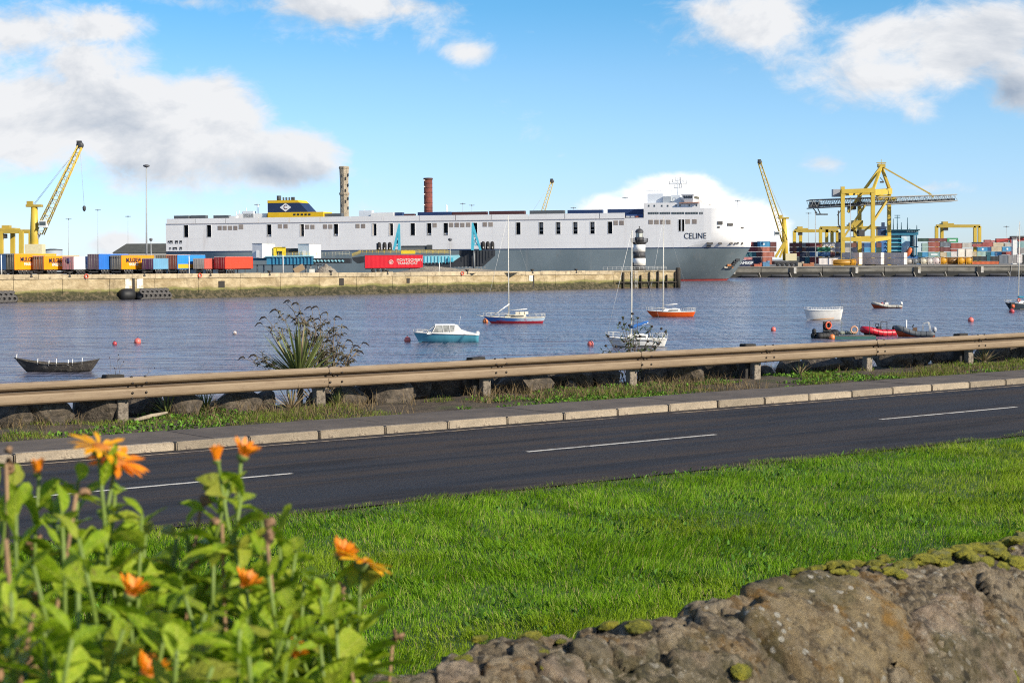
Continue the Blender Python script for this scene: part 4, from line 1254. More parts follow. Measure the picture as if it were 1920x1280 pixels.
# ================================================================== BOATS AND BUOYS ON THE WATER
def paint(name, c, **k): return mat(name, c, k.pop('rough', .38), k.pop('var', .10), k.pop('scale', 1.5), **k)
WHITE = paint('boat_white', (.78, .76, .71), streak=.12, streak_col=(.45, .36, .24))
CREAM = paint('boat_cream', (.70, .64, .50))
MAST = paint('mast_aluminium', (.72, .68, .58), rough=.4)
WIRE = mat('rigging_wire', (.42, .41, .39), .5)
WIN = glass('boat_window', (.05, .055, .06))
BLACK = mat('black_rubber', (.018, .018, .02), .7, .3, 5)
ROPE = mat('rope', (.25, .21, .16), .9)
class Hull:
    def __init__(s, L, B, zb, zm, zs, tr=.75, keel=.35, rake=.12, fine=.75, srake=0.0):
        s.L, s.B, s.zb, s.zm, s.zs, s.tr, s.keel, s.rake, s.fine, s.srake = L, B, zb, zm, zs, tr, keel, rake, fine, srake
    def hb(s, u):
        w = math.sin(min(u / .55, 1) * math.pi / 2) ** s.fine if u < .55 else 1 - (1 - s.tr) * ((u - .55) / .45) ** 2
        return s.B / 2 * w
    def sheer(s, u):
        a = (1 - u) ** 2; c = u * u; b = 2 * u * (1 - u)
        return a * s.zb + b * (2 * s.zm - .5 * (s.zb + s.zs)) + c * s.zs
    def pt(s, u, t, side):
        sh = s.sheer(u); k = s.keel * (1 - .55 * (1 - u) ** 2 - .3 * u * u)
        z = -k + (sh + k) * t ** 1.15
        y = s.hb(u) * (t ** (.42 if u > .2 else .42 + (.2 - u) * 2.2)) * (1 + .05 * (t - .5))
        x = -s.L / 2 + u * s.L + s.rake * s.L * (1 - t) * (1 - u) ** 3 - s.srake * s.L * (1 - t) * u ** 4
        return Vector((x, side * y, z))
    def build(s, t, mh, mbot, boot=.10, nu=18, nt=9, deck=None, deckz=-.04, name='hull'):
        mb = MB(); vs = []; fs = []; mi = []
        row = 2 * nt - 1
        for i in range(nu + 1):
            u = i / nu
            for j in range(nt - 1, 0, -1): vs.append(s.pt(u, j / (nt - 1), -1))
            for j in range(nt): vs.append(s.pt(u, j / (nt - 1), 1))
        for i in range(nu):
            for j in range(row - 1):
                f_ = (i * row + j, i * row + j + 1, (i + 1) * row + j + 1, (i + 1) * row + j)
                fs.append(f_); mi.append(1 if sum(vs[k].z for k in f_) / 4 < boot else 0)
        fs.append(tuple(nu * row + j for j in range(row))); mi.append(0)
        b = len(mb.v); mb.v += [tuple(q) for q in vs]; mb.f += fs; mb.mi += mi; mb.sm += [True] * (len(fs) - 1) + [False]
        o = mb.build(name, [mh, mbot], t)
        # gunwale strip
        g = MB()
        for sd in (-1, 1):
            g.path([s.pt(i / nu, 1, sd) + Vector((0, 0, .01)) for i in range(nu + 1)], .035, 5)
        if deck is not None:
            dk = MB(); dv = []; 
            for i in range(nu + 1):
                for sd in (-1, 1):
                    p = s.pt(i / nu, 1, sd); dv.append((p.x, p.y * .99, p.z + deckz))
            dk.add(dv, [(2 * i, 2 * i + 1, 2 * i + 3, 2 * i + 2) for i in range(nu)])
            dk.build('deck', deck, t)
        return o
    def gunwale(s, t, m, r=.03, dz=.01, sides=(-1, 1), nu=18):
        for sd in sides:
            g = MB(); g.path([s.pt(i / nu, 1, sd) + Vector((0, 0, dz)) for i in range(nu + 1)], r, 6); g.build('gunwale', m, t)
def boat_at(name, label, cat, x0, x1, ywl, rz=0.0):
    a = G(x0, ywl, WZ); b = G(x1, ywl, WZ); c = (a + b) / 2
    L = (b - a).length / math.cos(rz)
    return thing(name, label, cat, (c.x, c.y, WZ), rz), L
def frustum(mb, x0, x1, w0, w1, z0, z1, fx0=0, fx1=0, tw=.85):
    """cabin block: sides lean in, ends rake"""
    vs = [(x0, -w0, z0), (x1, -w1, z0), (x1, w1, z0), (x0, w0, z0), (x0 + fx0, -w0 * tw, z1), (x1 - fx1, -w1 * tw, z1), (x1 - fx1, w1 * tw, z1), (x0 + fx0, w0 * tw, z1)]
    mb.add(vs, [(0, 3, 2, 1), (4, 5, 6, 7), (0, 1, 5, 4), (1, 2, 6, 5), (2, 3, 7, 6), (3, 0, 4, 7)])
def sidewin(mb, xs, zs, y, th=.012, lean=0.0):
    mb.add([(x, y - th + lean * (z - zs[0]), z) for x, z in zip(xs, zs)] + [(x, y + th + lean * (z - zs[0]), z) for x, z in zip(xs, zs)],
           [tuple(range(len(xs))), tuple(range(2 * len(xs) - 1, len(xs) - 1, -1))] + [(i, (i + 1) % len(xs), len(xs) + (i + 1) % len(xs), len(xs) + i) for i in range(len(xs))])
def rails(t, H, us, h=.5, m=None, sides=(-1, 1)):
    m = m or MAST
    for sd in sides:
        g = MB(); top = []
        for u in us:
            p = H.pt(u, 1, sd); top.append(p + Vector((0, -sd * .04, h)))
            g.tube(p + Vector((0, -sd * .04, 0)), top[-1], .014, n=5)
        g.path(top, .014, 5); g.path([q_ - Vector((0, 0, h * .45)) for q_ in top], .009, 4)
        g.build('guard_rail', m, t)
def outboard(t, x, z, m, s=1.0, y=0):
    mb = MB(); mb.lathe([(.10 * s, 0), (.17 * s, .05 * s), (.18 * s, .25 * s), (.14 * s, .38 * s), (.05 * s, .42 * s)], 10, (x, y, z))
    o = mb.build('outboard_motor', m, t)
    mb = MB(); mb.box((x, y, z - .25 * s), (.12 * s, .10 * s, .6 * s)); mb.build('motor_leg', BLACK, o)

# --- blue and white cabin cruiser
t, L = boat_at('cabin_cruiser', 'small pale blue and white cabin cruiser with outboard motor', 'motorboat', 777, 896, 641, .06)
BLUE = paint('cruiser_blue', (.10, .36, .47), rough=.3, streak=.1, streak_col=(.3, .4, .4))
H = Hull(L, L * .34, .98, .86, .72, .9, .3, .10)
H.build(t, BLUE, paint('cruiser_boot', (.02, .04, .05)), .02, deck=WHITE, deckz=-.02)
H.gunwale(t, WHITE, .075, .03)
W_ = L * .155
mb = MB(); vs = []
xs = [-.32, -.24, -.16, -.02, .12, .17, .24]
frustum(mb, -L * .30, L * .20, W_ * .85, W_, .82, 1.08, L * .02, 0, .97); mb.build('cabin_base', WHITE, t)
mb = MB(); frustum(mb, -L * .17, L * .16, W_ * .92, W_ * .92, 1.72, 1.83, 0, L * .03, .9); mb.build('roof', WHITE, t)
for sd in (-1, 1):
    mb = MB()
    for a, b in ((-.21, -.155), (-.045, -.055), (.06, .05)):
        mb.bar((L * a - .0, sd * W_ * .96, 1.06), (L * b, sd * W_ * .88, 1.74), .055)
    sidewin(mb, [L * .12, L * .20, L * .20, L * .13], [1.06, 1.06, 1.45, 1.74], sd * W_ * .92, .02)
    mb.build('window_pillar', WHITE, t)
    mb = MB(); sidewin(mb, [-L * .205, L * .125, L * .13, -L * .152], [1.07, 1.07, 1.73, 1.73], sd * W_ * .935, .006, -sd * .08)
    mb.build('side_window', mat('cruiser_pane', (.32, .32, .29), .1, .5, 2, spec=.8), t)
mb = MB(); mb.add([(-L * .30, -W_ * .75, 1.06), (-L * .30, W_ * .75, 1.06), (-L * .16, W_ * .85, 1.74), (-L * .16, -W_ * .85, 1.74)], [(0, 1, 2, 3)]); mb.build('windscreen', mat('cruiser_screen', (.16, .17, .15), .1, .3, 2, spec=.8), t)
for sd in (-1, 0, 1):
    mb = MB(); mb.bar((-L * .305, sd * W_ * .75, 1.06), (-L * .165, sd * W_ * .85, 1.75), .04); mb.build('screen_frame', WHITE, t)
mb = MB(); mb.extr([(L * .16, .78), (L * .46, .74), (L * .46, .84), (L * .34, 1.02), (L * .24, 1.25), (L * .18, 1.74), (L * .14, 1.78)], -W_ * .9, W_ * .9); mb.build('cockpit_canopy', WHITE, t)
mb = MB(); mb.tube((L * .2, -.1, 1.7), (L * .23, -.1, 2.6), .012, n=5); mb.build('aerial', WHITE, t)
rails(t, H, (.0, .06, .14, .22), .33)
outboard(t, L * .49, .62, WHITE, 1.1)

def yacht(label, x0, x1, ywl, mast_px, rz, hullm, bootm, mastx, deckm=WHITE, boot=.1, cabin=True, boom=None, zb=.95, cover=None, Bk=.30, lean=0.0, boomlen=.30, boomrise=.02):
    t, L = boat_at('sailing_yacht', label, 'sailboat', x0, x1, ywl, rz)
    H = Hull(L, L * Bk, zb, zb * .78, zb * .80, .62, .4, .16, .85, .06)
    H.build(t, hullm, bootm, boot, deck=deckm, deckz=-.03)
    H.gunwale(t, deckm, .035)
    c = t.location
    mx = L * (mastx - .5)
    mz = D(mast_px[0], mast_px[1], c.y).z - WZ
    top = Vector((mx + lean * mz, 0, mz))
    mb = MB(); mb.path([(mx, 0, .5), (mx + lean * mz * .5, 0, mz * .5), top], [.075, .07, .045], 8); mb.build('mast', MAST, t)
    mb = MB(); mb.tube((mx + lean * mz * .6, -L * .085, mz * .6), (mx + lean * mz * .6, L * .085, mz * .6), .02, n=5); mb.build('spreader', MAST, t)
    mb = MB()
    mb.tube((-L * .49, 0, zb), top, .016, n=4); mb.build('forestay', WHITE, t)
    for tag_, e in (('backstay', (L * .48, 0, zb * .8)),):
        mb = MB(); mb.tube(top, e, .008, n=4); mb.build(tag_, WIRE, t)
    for sd in (-1, 1):
        mb = MB(); mb.path([(mx + .1, sd * L * .13, zb * .8), (mx + lean * mz * .6, sd * L * .085, mz * .6), top], .008, 4); mb.build('shroud', WIRE, t)
    if cabin:
        mb = MB(); frustum(mb, -L * .18, L * .2, L * .065, L * .085, zb * .72, zb * .72 + .48, L * .06, L * .015, .8); mb.build('cabin', deckm, t)
        for sd in (-1, 1):
            mb = MB(); sidewin(mb, [-L * .06, L * .15, L * .15, -L * .04], [zb * .72 + .18, zb * .72 + .18, zb * .72 + .34, zb * .72 + .34], sd * L * .077, .012, -sd * .08); mb.build('cabin_window', WIN, t)
        mb = MB(); mb.box((L * .08, 0, zb * .72 + .52), (L * .09, L * .07, .07)); mb.build('hatch', deckm, t)
    bz = zb * .78 + .95
    if boom:
        mb = MB(); mb.tube((mx, 0, bz), (mx + L * boomlen, 0, bz + L * boomrise), .055, n=8); bo = mb.build('boom', WHITE, t)
        if cover is not None:
            mb = MB(); n_ = 9
            mb.path([(mx - .1 + (L * boomlen + .1) * i / n_, 0, bz + .10 + L * boomrise * i / n_ + .02 * math.sin(i * 2.1)) for i in range(n_ + 1)], [.10] + [.19 - .009 * i for i in range(n_ - 1)] + [.07], 8); mb.build('sail_cover', cover, t)
    rails(t, H, (.0, .05, .12, .25, .4), .5); rails(t, H, (.75, .86, .95, 1.0), .5)
    return t, L, H
q = NM('painted_yacht_hull')                       # patchy blue, white and red paint
v = q.map((.55, .3, 1)); xs_ = q.sep(q.map((1, 1, 1)))
nz = q.noise(v, 1.6, 4, .6)
c = q.mix(q.rng(q.math('ADD', q.math('MULTIPLY', xs_[0], .22), nz), .35, .8), (.06, .19, .50), (.46, .58, .70))
c = q.mix(q.rng(q.noise(v, 2.3, 3), .56, .62, 0, .8), c, (.42, .10, .22))
q.col(c); q.rough(.45)
RED = paint('red_antifouling', (.42, .03, .05))
t, L, H = yacht('sailing yacht with blue pink and red painted hull and white mast', 908, 1021, 606, (951, 404), .05, q.m, RED, .41, CREAM, .32, True, True)
mb = MB(); mb.tube((-L * .36, -.2, .95), (-L * .08, -.2, 2.55), .075, n=7); mb.build('spinnaker_pole', WHITE, t)
mb = MB(); mb.tube((-L * .5, 0, .95), (-L * .62, 0, 1.15), .03, n=6); mb.build('bowsprit', MAST, t)
for k, u in enumerate((.15, .22, .29)):
    mb = MB(); mb.box((L * u - L * .1, -.25 + .1 * k, 1.35), (.5, .4, .3), .2 * k); mb.build('deck_gear', CREAM, t)
mb = MB(); mb.box((-L * .08, -.5, 1.05), (1.3, .08, .12)); mb.build('deck_spar', BLACK, t)
ORANGE = paint('orange_hull', (.72, .10, .012), rough=.3, streak=.1, streak_col=(.75, .3, .06))
yacht('sailing yacht with bright orange hull moored near the pier head', 1212, 1303, 594, (1246, 405), .05, ORANGE, paint('orange_boot', (.03, .015, .015)), .34, WHITE, .06, True, True, .95, lean=.012)
t, L, H = yacht('white sailing yacht with blue sail cover behind the leafy bush', 1136, 1250, 650, (1187, 432), .03, WHITE, paint('grey_boot', (.12, .13, .13)), .42, WHITE, .1, True, True, .98, paint('blue_canvas', (.03, .14, .42), rough=.8), .34, lean=.008, boomlen=.28, boomrise=.10)
mb = MB(); mb.b2(-L * .46, L * .47, -L * .172, -L * .165, .62, .66); mb.build('rubbing_strake', mat('dark_strake', (.05, .05, .05), .6), t)
t, L, H = yacht('dark hulled yacht with teal sail cover at the right edge', 1880, 1958, 580, (1904, 415), .25, paint('dark_hull', (.05, .07, .085)), paint('cream_boot', (.45, .42, .33)), .36, WHITE, .04, True, True, 1.15, paint('teal_canvas', (.015, .17, .27), rough=.8), .32, lean=.012, boomlen=.2, boomrise=.0)
mb = MB(); mb.torus((-L * .2, -L * .13, 1.5), .22, .07, 14, 7, 'Y'); mb.build('lifebuoy', paint('lifebuoy_red', (.55, .06, .02)), t)
mb = MB(); mb.ball((-L * .36, -L * .12, .55), .33, 12, 8); mb.build('fender_ball', paint('fender_orange', (.70, .12, .04)), t)
mb = MB(); mb.box((-L * .36, -L * .1, .62), (.7, .5, 1.0)); mb.build('dark_dinghy', BLACK, t)

# --- old dark wooden rowing boat with white thole pins
t, L = boat_at('rowing_boat', 'old dark wooden rowing boat with white upright pins along its gunwale', 'rowboat', 29, 182, 697, -.04)
DW = mat('weathered_dark_wood', (.055, .048, .04), .85, .4, 3, bump=.5, bscale=14, col2=(.16, .14, .11), c2amt=.35, c2scale=2.2)
H = Hull(L, L * .27, 1.08, .62, .92, .55, .25, .17, .8, .12)
H.build(t, DW, mat('wet_wood', (.015, .014, .012), .4), .12)
H.gunwale(t, DW, .04)
mb = MB(); dv = []
for i in range(13):
    u = .18 + .66 * i / 12
    for sd in (-1, 1):
        p = H.pt(u, .82, sd); dv.append((p.x, p.y * .9, p.z))
mb.add(dv, [(2 * i, 2 * i + 1, 2 * i + 3, 2 * i + 2) for i in range(12)]); mb.build('inner_floor', CREAM, t)
for u in (.33, .5, .66):
    p = H.pt(u, .9, 1); mb = MB(); mb.b2(p.x - .12, p.x + .12, -p.y * .95, p.y * .95, p.z - .03, p.z + .02); mb.build('thwart', CREAM, t)
for u, h in ((.03, .42), (.31, .42), (.45, .36), (.54, .52), (.68, .38), (.73, .42), (.84, .42)):
    p = H.pt(u, 1, -1); mb = MB(); mb.tube(p + Vector((0, .03, -.1)), p + Vector((.04, .05, h * .85)), .035, .028, 6); mb.build('upright_pin', WHITE, t)
# --- white open boat
t, L = boat_at('open_boat', 'deep white open boat with low rail moored beyond the inflatables', 'boat', 1507, 1579, 600, .02)
H = Hull(L, L * .36, 1.42, 1.30, 1.42, .8, .35, .10, .6, .05)
H.build(t, WHITE, paint('wht_boot', (.55, .5, .42)), .04, deck=WHITE, deckz=-.12)
H.gunwale(t, WHITE, .05); rails(t, H, (.0, .1, .22, .36, .5, .64, .78, .9, 1.0), .36, WHITE)
mb = MB(); mb.tube((-L * .3, -L * .19, .10), (L * .26, -L * .18, .26), .05, n=6); mb.build('mooring_pole', paint('rusty_orange', (.55, .24, .05)), t)
# --- inflatables
def rib(label, x0, x1, ywl, rz, tubem, hullm, r=.26, bowup=.35, console=None, motor=True, flip=1, Bk=.4, extra=None):
    t, L = boat_at('inflatable_boat', label, 'inflatable boat', x0, x1, ywl, rz)
    B = L * Bk / 2 - r
    pts = []
    for i in range(12): pts.append((flip * (L * .5 - i * L * .07), B, .28 + (bowup * max(0, (i - 5) / 6) ** 2)))
    for i in range(9):
        a = math.pi * i / 8; pts.append((flip * (L * .5 - 11 * L * .07 - math.sin(a) * L * .16), B * math.cos(a), .28 + bowup * (1 + .35 * math.sin(a))))
    for i in range(11, -1, -1): pts.append((flip * (L * .5 - i * L * .07), -B, .28 + (bowup * max(0, (i - 5) / 6) ** 2)))
    rr = [r * .35, r] + [r] * (len(pts) - 4) + [r, r * .35]
    mb = MB(); mb.path(pts, rr, 10); mb.build('inflated_tube', tubem, t)
    H = Hull(L * .96, L * Bk * .9, .3 + bowup, .25, .25, .9, .3, .12)
    ho = H.build(t, hullm, hullm, -1, deck=mat('rib_floor', (.12, .12, .12), .8), deckz=-.02)
    if flip < 0: ho.rotation_euler = (0, 0, math.pi)
    for k in range(5):
        i = 3 + k * 2; p0 = pts[i]
        mb = MB(); mb.torus((p0[0], p0[1] * -1, p0[2]), r + .006, .02, 14, 5, 'X'); mb.build('tube_band', BLACK if tubem is not BLACK else hullm, t)
    if console is not None:
        mb = MB(); frustum(mb, -.05 * L, .07 * L, .3, .35, .35, .95, .1, 0, .8); co = mb.build('console', console, t)
        mb = MB(); mb.bar((-.04 * L, -.28, .95), (-.02 * L, -.26, 1.25), .05); mb.bar((-.04 * L, .28, .95), (-.02 * L, .26, 1.25), .05); mb.bar((-.02 * L, -.26, 1.25), (-.02 * L, .26, 1.25), .05); mb.build('console_screen', BLACK, co)
    if motor: outboard(t, flip * L * .5, .5, motor if not isinstance(motor, bool) else BLACK, 1.25)
    return t, L
GREYT = mat('grey_hypalon', (.10, .11, .12), .55, .15, 3)
REDT = mat('red_hypalon', (.50, .015, .03), .4, .15, 3)
ORH = paint('orange_under_hull', (.50, .08, .02))
t, L = rib('small grey inflatable with orange underside far out on the water', 1631, 1691, 577.5, .05, mat('pale_tube', (.45, .42, .36), .5), ORH, .22, .42, WHITE, WHITE)
for k in (-.12, .0): 
    mb = MB(); mb.ball((L * k, 0, .75), .24, 10, 7, (1, .8, 1)); mb.build('red_bundle', paint('bundle_red', (.35, .06, .06)), t)
t, L = rib('red inflatable boat with black console among the moored inflatables', 1612, 1680, 629, .35, REDT, BLACK, .36, .30, BLACK, BLACK, Bk=.5)
mb = MB(); mb.bar((L * .0, -.5, .5), (L * .02, -.5, 1.5), .06); mb.bar((L * .2, -.5, .5), (L * .2, -.5, 1.45), .06); mb.bar((L * .02, -.5, 1.5), (L * .2, -.5, 1.45), .06); mb.build('roll_bar', BLACK, t)
t, L = rib('dark grey inflatable with orange underside beside the red one', 1676, 1752, 631, -.12, GREYT, ORH, .28, .50, mat('wood_console', (.16, .09, .05), .6), mat('silver_motor', (.42, .42, .43), .4), Bk=.42)
mb = MB()
for sd in (-.5, .5): mb.path([(L * .2, sd, .5), (L * .23, sd, 1.4), (L * .36, sd, 1.5), (L * .40, sd, .5)], .03, 6)
mb.build('arch_frame', MAST, t)
mb = MB(); mb.tube((-L * .2, -.2, .5), (-L * .2, -.2, 1.75), .09, n=8); mb.build('white_post', WHITE, t)
mb = MB(); mb.ball((-L * .37, -.1, .95), .2, 9, 6, (1.4, 1, 1)); mb.build('orange_bag', paint('bag_orange', (.65, .14, .03)), t)
t, L = rib('black inflatable with lifebuoy and big outboard at the left of the raft', 1524, 1572, 634, .5, BLACK, BLACK, .34, .2, BLACK, BLACK, Bk=.55, flip=-1)
mb = MB(); mb.torus((-.2, -.7, 1.35), .34, .09, 16, 7, 'Y'); mb.build('lifebuoy', paint('lifebuoy_orange', (.60, .10, .04)), t)
mb = MB(); mb.box((-.2, -.45, 1.25), (.95, .12, 1.0)); mb.build('dark_board', BLACK, t)
# raft
t, L = boat_at('work_raft', 'low dark green work raft with net and lifebuoy between the inflatables', 'raft', 1562, 1640, 635, .0)
GRN = paint('raft_green', (.03, .11, .10), rough=.6)
mb = MB(); mb.b2(-L / 2, L / 2, -.9, .9, -.1, .28); mb.build('raft_body', GRN, t)
mb = MB()
for k in range(12): mb.box((-L / 2 + L * (k + .5) / 12, 0, .31), (L / 12 - .03, 1.8, .05))
mb.build('deck_boards', mat('raft_boards', (.14, .13, .10), .9), t)['kind'] = 'stuff'
for xx in (-.28, .18, .42):
    mb = MB(); mb.tube((L * xx, .7, .4), (L * xx, .7, 1.75), .03, n=6); mb.build('raft_post', mat('green_post', (.04, .08, .07), .6), t)
mb = MB(); mb.torus((-L * .02, -.6, .95), .33, .09, 16, 7, 'Y'); mb.build('lifebuoy', paint('lifebuoy_pale', (.62, .33, .2)), t)
for k in range(6):
    mb = MB(); mb.ball((-L * .32 + .28 * k, -.2 + .1 * (k % 3), .62), .26, 8, 6, (1.1, 1, .8)); mb.build('net_heap', mat('fishing_net', (.22, .24, .2), .95, .5, 9, bump=.8), t)

# --- mooring buoys: waterline pixel, radius px, colour, label
PINK = paint('buoy_pink', (.68, .16, .13), col2=(.35, .2, .16), c2amt=.2, c2scale=3)
ORB = paint('buoy_orange', (.72, .22, .07), col2=(.35, .2, .16), c2amt=.2, c2scale=3)
REDB = paint('buoy_dark_red', (.42, .05, .06), col2=(.2, .1, .1), c2amt=.2, c2scale=3)
WHB = paint('buoy_white', (.55, .50, .48), col2=(.2, .12, .1), c2amt=.4, c2scale=2)
for (x, y, r_, m_, lab) in [(215, 648, 4.4, REDB, 'small red mooring buoy left of the large pink buoy'), (258, 646, 6.6, PINK, 'large pale pink mooring buoy above the dark rowing boat'),
                            (440, 628, 4.2, WHB, 'white topped buoy floating left of the yucca'), (764, 643, 6.4, PINK, 'pink mooring buoy at the bow of the blue cruiser'),
                            (910, 607, 5.4, ORB, 'orange mooring buoy at the bow of the painted yacht'), (1107, 650, 6.0, PINK, 'pink buoy left of the white sailing yacht'),
                            (1450, 622, 5.0, PINK, 'pink buoy in open water left of the white open boat'), (1560, 638, 6.2, ORB, 'orange pink buoy in front of the green raft'),
                            (1820, 605, 5.6, PINK, 'pink buoy right of the dark grey inflatable'), (1897, 588, 5.0, REDB, 'dark red buoy below the yacht at the right edge'),
                            (1562, 599, 4.0, ORB, 'small orange buoy against the white open boat')]:
    c = G(x, y - r_ * .35, WZ); R_ = r_ * c.y / F
    t = thing('mooring_buoy', lab, 'buoy', (c.x, c.y, WZ), 0, 'mooring buoys')
    mb = MB(); mb.ball((0, 0, R_ * .55), R_, 16, 11); mb.build('float', m_, t)
    mb = MB(); mb.torus((0, 0, R_ * 1.6), R_ * .16, R_ * .06, 10, 6, 'Y'); mb.build('ring', BLACK, t)
# ================================================================== NEAR QUAY
QA = G(-70, 569, WZ); QB = G(1150, 541, WZ); QC = G(1268, 539.5, WZ)
qv = (QB - QA); QL = qv.length; QANG = math.atan2(qv.y, qv.x); QD = qv.normalized(); QN = Vector((-QD.y, QD.x, 0))
def zq(lx): return .40 - .85 * lx / QL
def quay_at(x, off=0.0):
    """point on the quay front line seen at pixel column x, pushed inward by off"""
    r = ray(x, 520); o_ = QA + QN * off
    # solve CAM + r t on vertical plane
    den = r.x * QN.x + r.y * QN.y
    t = ((o_.x - CAM.x) * QN.x + (o_.y - CAM.y) * QN.y) / den
    p = CAM + r * t; lx = (p - QA).dot(QD)
    return Vector((p.x, p.y, zq(lx) - .2)), lx
q = NM('quay_wall_concrete')
P = q.map((1, 1, 1), src='Position'); z = q.sep(P)[2]
vst = q.map((.35, .35, .10), src='Position'); vfl = q.map((.25, .25, .5), src='Position'); vr = q.map((.8, .8, .8), src='Position')
c = q.mix(q.rng(q.noise(vfl, 1.0, 7, .65), .35, .65), (.33, .245, .13), (.54, .43, .26))
c = q.mix(q.rng(q.noise(vst, 1.3, 6, .65), .52, .75, 0, .75), c, (.20, .15, .085))
wob = q.math('ADD', z, q.math('MULTIPLY', q.math('SUBTRACT', q.noise(vfl, .6, 5, .6), .5), 1.9))
c = q.mix(q.rng(wob, -3.35, -2.7, .8, 0), c, (.17, .175, .04))
c = q.mix(q.rng(wob, -3.75, -3.35, .95, 0), c, (.05, .047, .02))
c = q.mix(q.math('MULTIPLY', q.rng(q.noise(vr, 1.1, 6, .75), .50, .62, 0, .75), q.rng(z, -3.6, -3.0, 1, 0)), c, (.20, .15, .085))
c = q.mix(q.rng(z, -5.3, -5.0, .8, 0), c, (.14, .095, .055))
q.col(c); q.rough(.9); q.bump(q.noise(vr, 1.5, 8, .7), .9, .5)
QUAYM = q.m
COPE = mat('coping_concrete', (.44, .355, .23), .88, .22, .7, bump=.3, bscale=4, col2=(.24, .19, .12), c2amt=.35, c2scale=.5, rand=.12, streak=.25, streak_col=(.2, .15, .09))
quay = thing('quay_wall', 'long sunlit concrete quay wall with green weed along its foot', 'quay', QA, QANG)
quay.location.z = 0
NPAN = 17; PL = QL / NPAN
pan = []
for i in range(-4, NPAN):
    a = i * PL; b = a + PL; zt = zq((a + b) / 2)
    mb = MB(); mb.b2(a + .05, b - .05, 0, 1.8, WZ - 1.5, zt - 1.0)
    # footing slope with rubble at the water line
    o = mb.build('wall_panel', QUAYM, quay)
    for k in range(2):
        mb = MB(); aa = a + PL * k / 2; mb.b2(aa + .04, aa + PL / 2 - .04, -.22, 1.6, zt - 1.02, zt + random.uniform(-.05, .05)); mb.build('coping_block', COPE, quay)
mb = MB(); mb.b2(-4 * PL, QL - .1, .12, 1.7, WZ - 1.5, -1.9); mb.build('joint_backing', mat('dark_joint', (.05, .045, .035), .95), quay)
# foot rubble ledge at the water line
mb = MB(); nseg = 240; vs = []
for i in range(nseg + 1):
    lx = QL * i / nseg
    for (o_, zz) in ((.1, WZ + 1.2), (-.35, WZ + .8), (-.8, WZ + .35), (-1.25, WZ - .25)):
        vs.append((lx, o_ + .3 * fbm(lx * .6, zz), zz + .22 * fbm(lx * .9, zz * 2, 5)))
mb.add(vs, [(i * 4 + j, i * 4 + j + 1, (i + 1) * 4 + j + 1, (i + 1) * 4 + j) for i in range(nseg) for j in range(3)])
q = NM('weedy_rubble'); P = q.map((1, 1, 1), src='Position')
q.col(q.mix(q.rng(q.noise(P, .9, 8, .75), .42, .6), (.03, .03, .014), (.13, .105, .06))); q.rough(.95); q.bump(q.noise(P, 1.6, 8, .7), 1.0, .6)
mb.build('rubble_footing', q.m, quay)
# recessed ladder slots and dark boxes in the wall
for x, w, h, zz in ((640, 1.4, 1.8, -2.3), (765, 1.0, 1.2, -2.3), (415, 1.7, 1.5, -2.4), (1000, .5, 3.5, -2.6), (250, .6, 3.4, -2.2)):
    p, lx = quay_at(x)
    mb = MB(); mb.b2(lx - w / 2, lx + w / 2, -.10, .05, zz - h / 2, zz + h / 2); mb.build('ladder_recess', mat('recess_dark', (.035, .03, .025), .9), quay)
for x, w in ((240, 1.6), (262, 1.6), (995, 1.4)):
    p, lx = quay_at(x)
    mb = MB(); mb.b2(lx - w / 2, lx + w / 2, -.12, .05, -3.0, zq(lx) - 1.1); mb.build('white_marker', mat('faded_white_paint', (.68, .64, .56), .8, .2, .8, col2=(.4, .32, .2), c2amt=.4, c2scale=.5), quay)
# deck behind the coping
mb = MB(); vs = []
for i in range(21):
    lx = -4 * PL + (QL + 4 * PL) * i / 20
    wd = 120 if lx < QL * .35 else (40 if lx < QL * .6 else 16)
    vs += [(lx, 1.55, zq(lx) - .2), (lx, wd, zq(lx) - .2), (lx, wd, WZ - 1)]
mb.add(vs, [(i * 3 + j, (i + 1) * 3 + j, (i + 1) * 3 + j + 1, i * 3 + j + 1) for i in range(20) for j in range(2)])
o = mb.build('port_yard', PORT, None, QA * 1, (0, 0, QANG)); o.location.z = 0; struct(o)
# pier head, timber fendered
qv2 = QC - QB; PHL = qv2.length; PANG = math.atan2(qv2.y, qv2.x)
ph = thing('pier_head', 'dark timber fendered pier head under the striped lighthouse', 'pier', (QB.x, QB.y, 0), PANG)
zt = zq(QL)
mb = MB(); mb.b2(.05, PHL, 0, 14, WZ - 1.5, zt - .35); mb.build('pier_body', QUAYM, ph)
mb = MB(); mb.b2(.0, PHL + .15, -.2, 14.2, zt - .36, zt - .02); mb.build('pier_deck', COPE, ph)
TIM = mat('pier_timber', (.045, .036, .026), .9, .4, 2, bump=.6, bscale=6)
for k, lx in enumerate(list(np.linspace(3.0, PHL - .4, 7))):
    h0 = zt - .1 - (0 if k % 3 else .4); w = .24 if k % 4 else .4
    mb = MB(); mb.b2(lx - w / 2, lx + w / 2, -.55, -.03, WZ - 1.2, h0 if k not in (2, 5) else h0 - 1.2); mb.build('fender_pile', TIM, ph)
for zz in (-3.9,):
    mb = MB(); mb.b2(1.2, PHL - .2, -.68, -.5, zz, zz + .28); mb.build('waling', TIM, ph)
mb = MB(); mb.lathe([(.7, WZ - 1), (.7, zt + .5), (.5, zt + .7)], 12, (PHL + .5, -.2, 0)); mb.build('corner_pile', TIM, ph)
for k in range(15):
    mb = MB(); lx = -3 + (PHL) * k / 14
    mb.tube((lx, .3, zt - .05), (lx, .3, zt + 1.05), .05, n=6); mb.build('rail_post', mat('galvanised', (.50, .50, .48), .5), ph)
